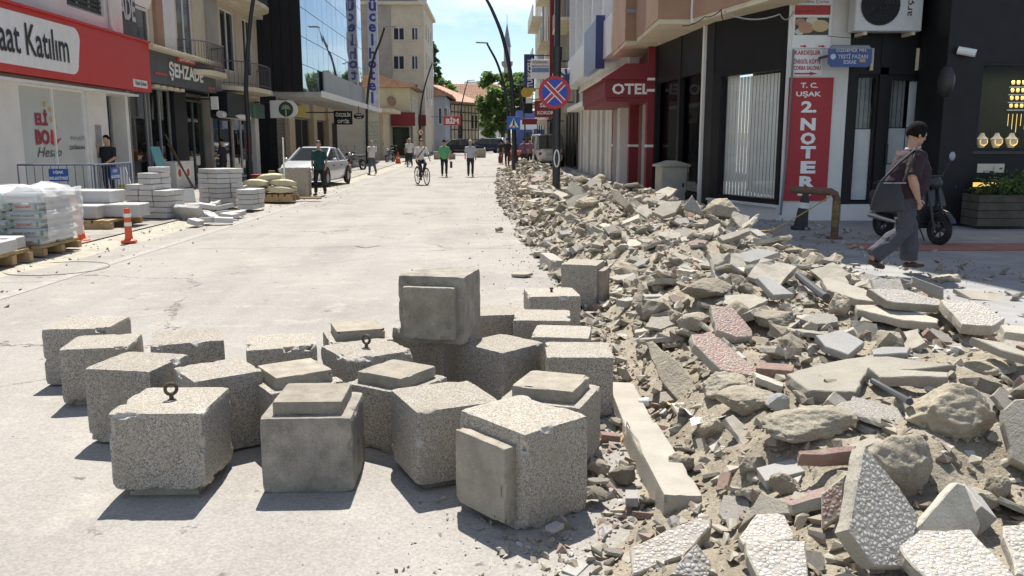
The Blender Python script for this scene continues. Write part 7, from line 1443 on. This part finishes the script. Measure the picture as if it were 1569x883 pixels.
def person(label, loc, rz, H=1.72, shirt=(.5, .5, .5), trous=(.03, .03, .035), shoe=(.02, .02, .02), hair=HAIRB, vox=.016, pose=None, sleeve=.55, belly=0.0, lean=0.0, head_pitch=0.0, head_turn=0.0, fem=False, hem=.86, shaggy=False, bald=False, bag=None, shirt_m=None, trous_m=None, wide=0.0, group=None, fingers=False, heads=1.0, stout=1.0):
    """faces local +Y. pose: joint overrides in metres for a 1.75 m figure: elbow_r, wrist_r, knee_r, ankle_r ... and pelvis"""
    k = H/1.75; P = dict(elbow_r=(.25, -.03, 1.13), elbow_l=(-.25, -.03, 1.13), wrist_r=(.26, .06, .89), wrist_l=(-.26, .06, .89), knee_r=(.10, .03, .50), knee_l=(-.10, .03, .50), ankle_r=(.10, -.01, .08), ankle_l=(-.10, -.01, .08), pelvis=(0, 0, 0), toe_r=None, toe_l=None); P.update(pose or {})
    t = thing('person', label, 'person', loc, rz, group); pv = Vector(P['pelvis'])
    def ly(z): return lean*(z-.95)
    def S(p): return Vector(p)*k
    def B(p): p = Vector(p); return S(p+pv+Vector((0, ly(p.z), 0)))     # follows the pelvis and the lean
    sh = {s: Vector((s*(.185 if not fem else .165), -.01, 1.41)) for s in (1, -1)}
    tor = [(.84, .10, .09), (.90, .165, .115), (.97, .172, .12+belly*.4), (1.07, .150+belly*.3, .108+belly), (1.20, .158+belly*.2, .115+belly*.7), (1.32, .178, .118), (1.40, .172, .10), (1.45, .12, .078), (1.49, .062, .06)]
    tor = [(z, rx*(1+(stout-1)*.6 if z < 1.44 else 1), ry*(stout if z < 1.44 else 1)) for z, rx, ry in tor]
    if fem: tor = [(z, rx*(1.03 if z < 1 else .93), ry*(1.0 if abs(z-1.28) > .08 else 1.1)) for z, rx, ry in tor]
    def torso(mb, inf, z0, z1):
        rr = [(z, rx, ry) for z, rx, ry in tor if z0-1e-6 <= z <= z1+1e-6]
        mb.loft([[B(p) for p in ring((0, .015*(belly > 0)*(z < 1.25), z), rx+inf, ry+inf)] for z, rx, ry in rr])
    J = {s: dict(el=S(Vector(P['elbow_'+n])+Vector((0, ly(1.13), 0))+pv), wr=S(Vector(P['wrist_'+n])+Vector((0, ly(1.0), 0))+pv), kn=S(P['knee_'+n]), an=S(P['ankle_'+n]), hip=S(Vector((s*.092, 0, .90))+pv), toe=P['toe_'+n]) for s, n in ((1, 'r'), (-1, 'l'))}
    body = MB(); torso(body, -.012, .84, 1.49); hc = B((0, .02, 1.635)); Rm = Matrix.Rotation(head_turn, 3, 'Z') @ Matrix.Rotation(-head_pitch, 3, 'X')
    nb = B((0, 0, 1.46)); body.tube([nb, hc+Rm @ S((0, -.025, -.06))], [.058*k, .052*k], 12)
    hT = lambda p: hc+Rm @ (S(p)*heads)
    def hell(mb, c, r, n=16, m=10): mb.ell(hT(c), r[0]*k*heads, r[1]*k*heads, r[2]*k*heads, n, m, T=Rm)
    hell(body, (0, 0, .02), (.074, .092, .098)); hell(body, (0, .028, -.055), (.056, .062, .058)); hell(body, (0, .094, -.012), (.013, .018, .022)); hell(body, (0, .085, -.052), (.022, .012, .010)); hell(body, (0, .07, -.098), (.022, .022, .018))
    for s in (1, -1): hell(body, (s*.076, -.008, -.005), (.011, .02, .03)); hell(body, (s*.03, .082, .022), (.022, .012, .008))
    for s in (1, -1):
        j = J[s]; a0 = B(sh[s]); body.tube([a0, (a0+j['el'])/2, j['el'], j['el'].lerp(j['wr'], .35), j['wr']], [.056*k*stout, .047*k*stout, .04*k*stout, .04*k*stout, .029*k], 12)
        d = (j['wr']-j['el']).normalized(); side = d.cross(Vector((0, 1, 0))).normalized() if abs(d.y) < .9 else Vector((1, 0, 0)); pn = d.cross(side)
        pe = j['wr']+d*.085*k; body.tube([j['wr'], j['wr']+d*.04*k, pe], [.026*k, .038*k, .036*k], 10, sq=[(1, .8), (1, .55), (1, .5)])
        fl = [.075, .085, .08, .062]; fwd = Vector((0, 1, 0)); cur = (fwd-d*fwd.dot(d)); cur = cur.normalized() if cur.length > .1 else pn
        lat = d.cross(cur).normalized()
        for f in range(4):
            o_ = (f-1.5)*.018*k; q0 = pe-d*.01*k+cur*0+lat*0+cur.cross(d).normalized()*0+ (lat*0) + cur*0 + (d.cross(cur)).normalized()*0 + (cur*0)
            q0 = pe-d*.012*k+ (cur*((f-1.5)*.018*k)); inw = Vector((-s, 0, 0)); inw = inw-d*inw.dot(d); inw = inw.normalized() if inw.length > .1 else lat
            q1 = q0+d*fl[f]*.5*k+inw*.008*k; q2 = q1+d*fl[f]*.35*k+inw*.028*k; body.tube([q0, q1, q2], [.0095*k, .009*k, .0075*k], 8)
        tb = j['wr']+d*.03*k+cur*.03*k; body.tube([tb, tb+d*.03*k+cur*.022*k, tb+d*.062*k+cur*.026*k], [.012*k, .0105*k, .008*k], 8)
        body.tube([j['hip'], j['hip'].lerp(j['kn'], .5), j['kn'], j['kn'].lerp(j['an'], .3), j['an']], [.085*k, .072*k, .054*k, .052*k, .035*k], 12)
        toe = S(j['toe']) if j['toe'] else j['an']+S((s*.02, .15, -.045)); body.tube([j['an'], j['an']+S((0, -.02, -.04)), toe], [.036*k, .036*k, .03*k], 10)
    bo = remesh(body, 'body', SKIN, t, vox*.7 if fingers else vox, 1, .4)
    for s in (1, -1): MB().ell(hT((s*.03, .083, .006)), .011*k, .006*k, .006*k, 8, 6).build('eye', plain('eye_dark', (.02, .015, .012), .3), bo)
    sm_ = shirt_m or M('cloth_%d_%d_%d' % tuple(int(c*999) for c in shirt), shirt, .9, var=.1, vs=9, bump=.25, bs=18); tm_ = trous_m or M('cloth_%d_%d_%d' % tuple(int(c*999) for c in trous), trous, .9, var=.12, vs=9, bump=.25, bs=18)
    shm = MB(); rr = [r for r in tor if hem+.02 <= r[0] <= 1.46]; rr = [(hem, rr[0][1]*1.02, rr[0][2]*1.02)]+rr
    shm.loft([[B(p) for p in ring((0, .015*(belly > 0)*(z < 1.25), z), rx+.018, ry+.020)] for z, rx, ry in rr]); 
    for s in (1, -1):
        a0 = B(sh[s]); e = J[s]['el']; pts = [a0+(a0-e).normalized()*.015, a0.lerp(e, .45), a0.lerp(e, min(1, sleeve*1.6))]; rr2 = [.070*k*stout, .066*k*stout, .068*k*stout]
        if sleeve > .9: pts = [a0, e, e.lerp(J[s]['wr'], .9)]; rr2 = [.07*k, .056*k, .042*k]
        shm.tube(pts, rr2, 12)
    remesh(shm, 'shirt', sm_, t, vox, 2)
    tr = MB(); torso(tr, .008, .84, 1.07)
    for s in (1, -1): j = J[s]; low = j['an']+S((0, 0, .015)); tr.tube([j['hip'], j['hip'].lerp(j['kn'], .5), j['kn'], j['kn'].lerp(low, .5), low], [(.098)*k, (.086+wide*.3)*k, (.070+wide*.6)*k, (.064+wide)*k, (.058+wide)*k], 12)
    remesh(tr, 'trousers', tm_, t, vox, 2)
    for s in (1, -1):
        j = J[s]; toe = S(j['toe']) if j['toe'] else j['an']+S((s*.02, .15, -.045)); d = (toe-j['an']); d.z = 0; d = d.normalized(); heel = j['an']-d*.05*k+S((0, 0, -.045)); remesh(MB().tube([heel, heel.lerp(toe, .35)+S((0, 0, .012)), heel.lerp(toe, .7), toe+d*.04*k], [.042*k, .046*k, .046*k, .034*k], 10, sq=[(1, .85)]*4), 'shoe', plain('shoe_%d' % int(shoe[0]*999), shoe, .6), t, vox*.8, 1)
    if not bald:
        hm = MB(); n, m = 20, 14; bm = bmesh.new(); bmesh.ops.create_uvsphere(bm, u_segments=24, v_segments=16, radius=1)
        bmesh.ops.delete(bm, geom=[f for f in bm.faces if (lambda c: (c.y > .42 and c.z < .42) or (c.z < (-.55 if (shaggy or fem) else -.28)) or (c.y > .0 and c.z < (-.05 if not shaggy else -.35)))(f.calc_center_median())], context='FACES')
        g = random.Random(int(H*1000))
        for v in bm.verts: c = v.co.copy(); n_ = noise.noise(c*5+Vector((H*9, 0, 0))); rs = 1.0+.06*n_+(.08 if shaggy else .02); v.co = hT(Vector((c.x*.083*rs, c.y*.103*rs-.006, c.z*.106*rs+.026)))
        r_ = bmesh.ops.solidify(bm, geom=bm.faces, thickness=.006*k); me = bpy.data.meshes.new('hair'); bm.to_mesh(me); bm.free(); me.materials.append(hair); me.polygons.foreach_set('use_smooth', [True]*len(me.polygons)); o = bpy.data.objects.new('hair', me); COL.objects.link(o); o.parent = t
    t['_k'] = k
    return t, dict(J=J, sh={s: B(sh[s]) for s in (1, -1)}, hT=hT, B=B, S=S)
def at_px(u, v): p = ground_at(u, v); return p
WALK = dict(knee_r=(.10, .12, .51), ankle_r=(.10, .16, .09), knee_l=(-.10, -.02, .50), ankle_l=(-.10, -.22, .12), elbow_r=(.25, -.1, 1.14), wrist_r=(.25, -.05, .90), elbow_l=(-.25, .05, 1.14), wrist_l=(-.25, .18, .93))
# near woman walking right
wl_ = Vector((4.72, 9.75, .16)); wp = dict(knee_r=(.09, -.02, .50), ankle_r=(.09, -.40, .16), toe_r=(.09, -.29, .04), knee_l=(-.09, .14, .52), ankle_l=(-.09, .16, .08), toe_l=(-.09, .32, .035), elbow_r=(.27, -.10, 1.13), wrist_r=(.25, .02, .88), elbow_l=(-.25, .06, 1.13), wrist_l=(-.23, .2, .93))
w1, wi = person('woman in a plum top and grey trousers walking right with a shoulder bag', wl_, R_(-86), 1.66, (.030, .014, .021), (.062, .064, .078), (.05, .03, .02), HAIRB, .012, wp, sleeve=.6, belly=.075, lean=.10, head_pitch=.32, fem=True, hem=.82, shaggy=True, wide=.05, fingers=True, heads=1.15, stout=1.36)
k = 1.66/1.75; B, S, hT = wi['B'], wi['S'], wi['hT']
col = MB(); col.tube([B((.09*math.cos(a)*.9, .075*math.sin(a), 1.475+.012*math.sin(a))) for a in np.linspace(0, 2*math.pi, 20)], .014, 6); col.tube([B((.03, .085, 1.46)), B((.02, .125, 1.33)), B((.0, .14, 1.24))], .012, 6); col.build('collar', M('collar_cream', (.5, .42, .38), .8), w1, smooth=True)
M_bagl = M('dark_bag', (.016, .015, .017), .55, var=.15, vs=10, bump=.2); bt = thing('shoulder_bag', 'dark shoulder bag hanging behind the hip of the walking woman', 'bag', wl_, R_(-86))
bgm = MB(); rg = []
for z, wx, dy in ((.70, .17, .08), (.72, .20, .10), (.85, .18, .09), (.98, .14, .05), (1.02, .12, .03)): rg.append([Vector((.29+dy*math.cos(a), -.36+wx*math.sin(a), z)) for a in np.linspace(0, 2*math.pi, 18, endpoint=False)])
bgm.loft(rg); bo_ = bgm.build('pouch', M_bagl, bt, smooth=.8); MB().tube([(.29, -.46, 1.03), (.29, -.26, 1.24), B((.17, -.05, 1.475)), (.28, -.09, 1.30), (.29, -.2, 1.03)], .014, 6).build('strap', M_bagl, bt, smooth=True)
MB().tube([(.35, -.46, 1.02), (.35, -.2, 1.02)], .006, 5).build('zip', M_grey_m, bo_)
# woman in green polo
p = at_px(491, 300); person('woman in a dark green polo walking towards the camera', p, R_(176), 1.68, (.012, .055, .05), (.016, .017, .022), (.02, .02, .02), HAIRN, .018, WALK, sleeve=.6, belly=.045, fem=True, hem=.83, head_turn=.3)
p = at_px(571, 268); person('man in a white shirt and jeans standing by the left pavement', p, R_(165), 1.70, (.62, .60, .57), (.075, .095, .14), (.05, .04, .03), HAIRG, .02, WALK, belly=.05, hem=.88, bald=True)
p = at_px(633, 252); person('woman in a black top among the far pedestrians', p+Vector((-.35, 0, 0)), R_(170), 1.62, (.02, .02, .022), (.03, .03, .035), (.02, .02, .02), HAIRN, .024, WALK, fem=True, group='far pedestrians'); p = at_px(628, 256); person('man in a white shirt and dark trousers among the far pedestrians', p, R_(175), 1.72, (.60, .60, .60), (.025, .025, .03), (.02, .02, .02), HAIRG, .024, WALK, group='far pedestrians')
p = at_px(681, 271); g1, gi = person('man in a bright green shirt walking away from the camera', p, R_(4), 1.74, (.10, .36, .17), (.018, .018, .02), (.02, .02, .02), HAIRB, .02, WALK, belly=.05, hem=.84, sleeve=.62)
t = thing('hand_bag', 'black bag carried by the man in the green shirt', 'bag', p, R_(4)); MB().loft([[Vector((.33+.06*math.cos(a), .0+.14*math.sin(a), z)) for a in np.linspace(0, 6.28, 14, endpoint=False)] for z in (.42, .46, .66, .72)]).build('pouch', M_bagl, t, smooth=.8); MB().tube([(.33, -.08, .7), (.30, -.03, .86), (.33, .06, .7)], .01, 5).build('strap', M_bagl, t)
p = at_px(721, 271); person('grey-haired man in a pale blue shirt walking away from the camera', p, R_(2), 1.74, (.40, .44, .52), (.022, .024, .035), (.02, .02, .02), HAIRG, .02, WALK, hem=.90, sleeve=.5)
# cyclist
cp_ = at_px(646, 284); hd = math.atan2(-.42, -.91); hz = R_(180+25)
bicycle('black bicycle ridden by the man in the white shirt', (cp_.x, cp_.y+.3, 0), hz, (.03, .03, .035))
cpose = dict(pelvis=(0, -.24, .06), knee_r=(.11, .16, .72), ankle_r=(.10, .06, .30), knee_l=(-.11, .10, .84), ankle_l=(-.10, -.16, .46), toe_r=(.10, .18, .22), toe_l=(-.10, -.04, .38), elbow_r=(.27, .22, 1.12), wrist_r=(.27, .40, .96), elbow_l=(-.27, .22, 1.12), wrist_l=(-.27, .40, .96))
c1, ci = person('man in a white shirt riding the black bicycle', (cp_.x, cp_.y+.3, 0), hz, 1.70, (.62, .61, .60), (.03, .035, .05), (.02, .02, .02), HAIRN, .018, cpose, lean=.25, sleeve=.6, head_pitch=.1, hem=.9)
MB().tube([ci['B']((-.16, .06, 1.44)), ci['B']((0, .15, 1.25)), ci['B']((.16, .12, 1.02))], .018, 6).build('cross_strap', M_bagl, c1)
# man behind the barrier, and at the shop door
p = PY(170, 300, 23.9); person('man in a black T-shirt standing behind the barrier with a hand raised to his face', (p.x, 23.9, .06), R_(165), 1.76, (.015, .015, .017), (.02, .022, .03), (.02, .02, .02), HAIRB, .018, dict(elbow_r=(.27, .08, 1.14), wrist_r=(.10, .22, 1.46), elbow_l=(-.25, .06, 1.14), wrist_l=(-.12, .2, 1.02)), belly=.02)
p = PY(343, 262, 32.5); person('man in dark clothes standing at the green shop door', (p.x, 32.5, .05), R_(80), 1.72, (.02, .022, .035), (.02, .022, .03), (.02, .02, .02), HAIRB, .022, dict(elbow_r=(.25, .05, 1.13), wrist_r=(.2, .28, 1.08), elbow_l=(-.25, .05, 1.13), wrist_l=(-.2, .28, 1.08)))
# far right pedestrians
p = at_px(768, 252); person('woman in dark clothes with a red bag walking at the far end of the pile', p, R_(10), 1.62, (.03, .025, .03), (.16, .16, .17), (.02, .02, .02), HAIRB, .026, WALK, fem=True, shaggy=True, group='far pedestrians'); t = thing('red_hand_bag', 'dark red bag carried at the far end of the pile', 'bag', p+Vector((-.05, -.3, 0))); MB().box(-.15, .15, -.06, .06, .1, .55).build('pouch', M_redp, t, bevel=.02)
for u, Y, c_, lab in [(777, 50, (.02, .02, .025), 'person in black just right of the woman with the red bag'), (802, 48, (.20, .10, .16), 'person in purple far behind the crossing sign'), (811, 49, (.30, .16, .22), 'person in pinkish purple behind the orange barrier'), (1, 0, 0, 0)][:3]:
    x = (u-U0)*Y/FPX; person(lab, (x, Y, gz(Y)+.1), R_(5), 1.66, c_, (.03, .03, .05), (.02, .02, .02), HAIRB, .026, WALK, group='far pedestrians')
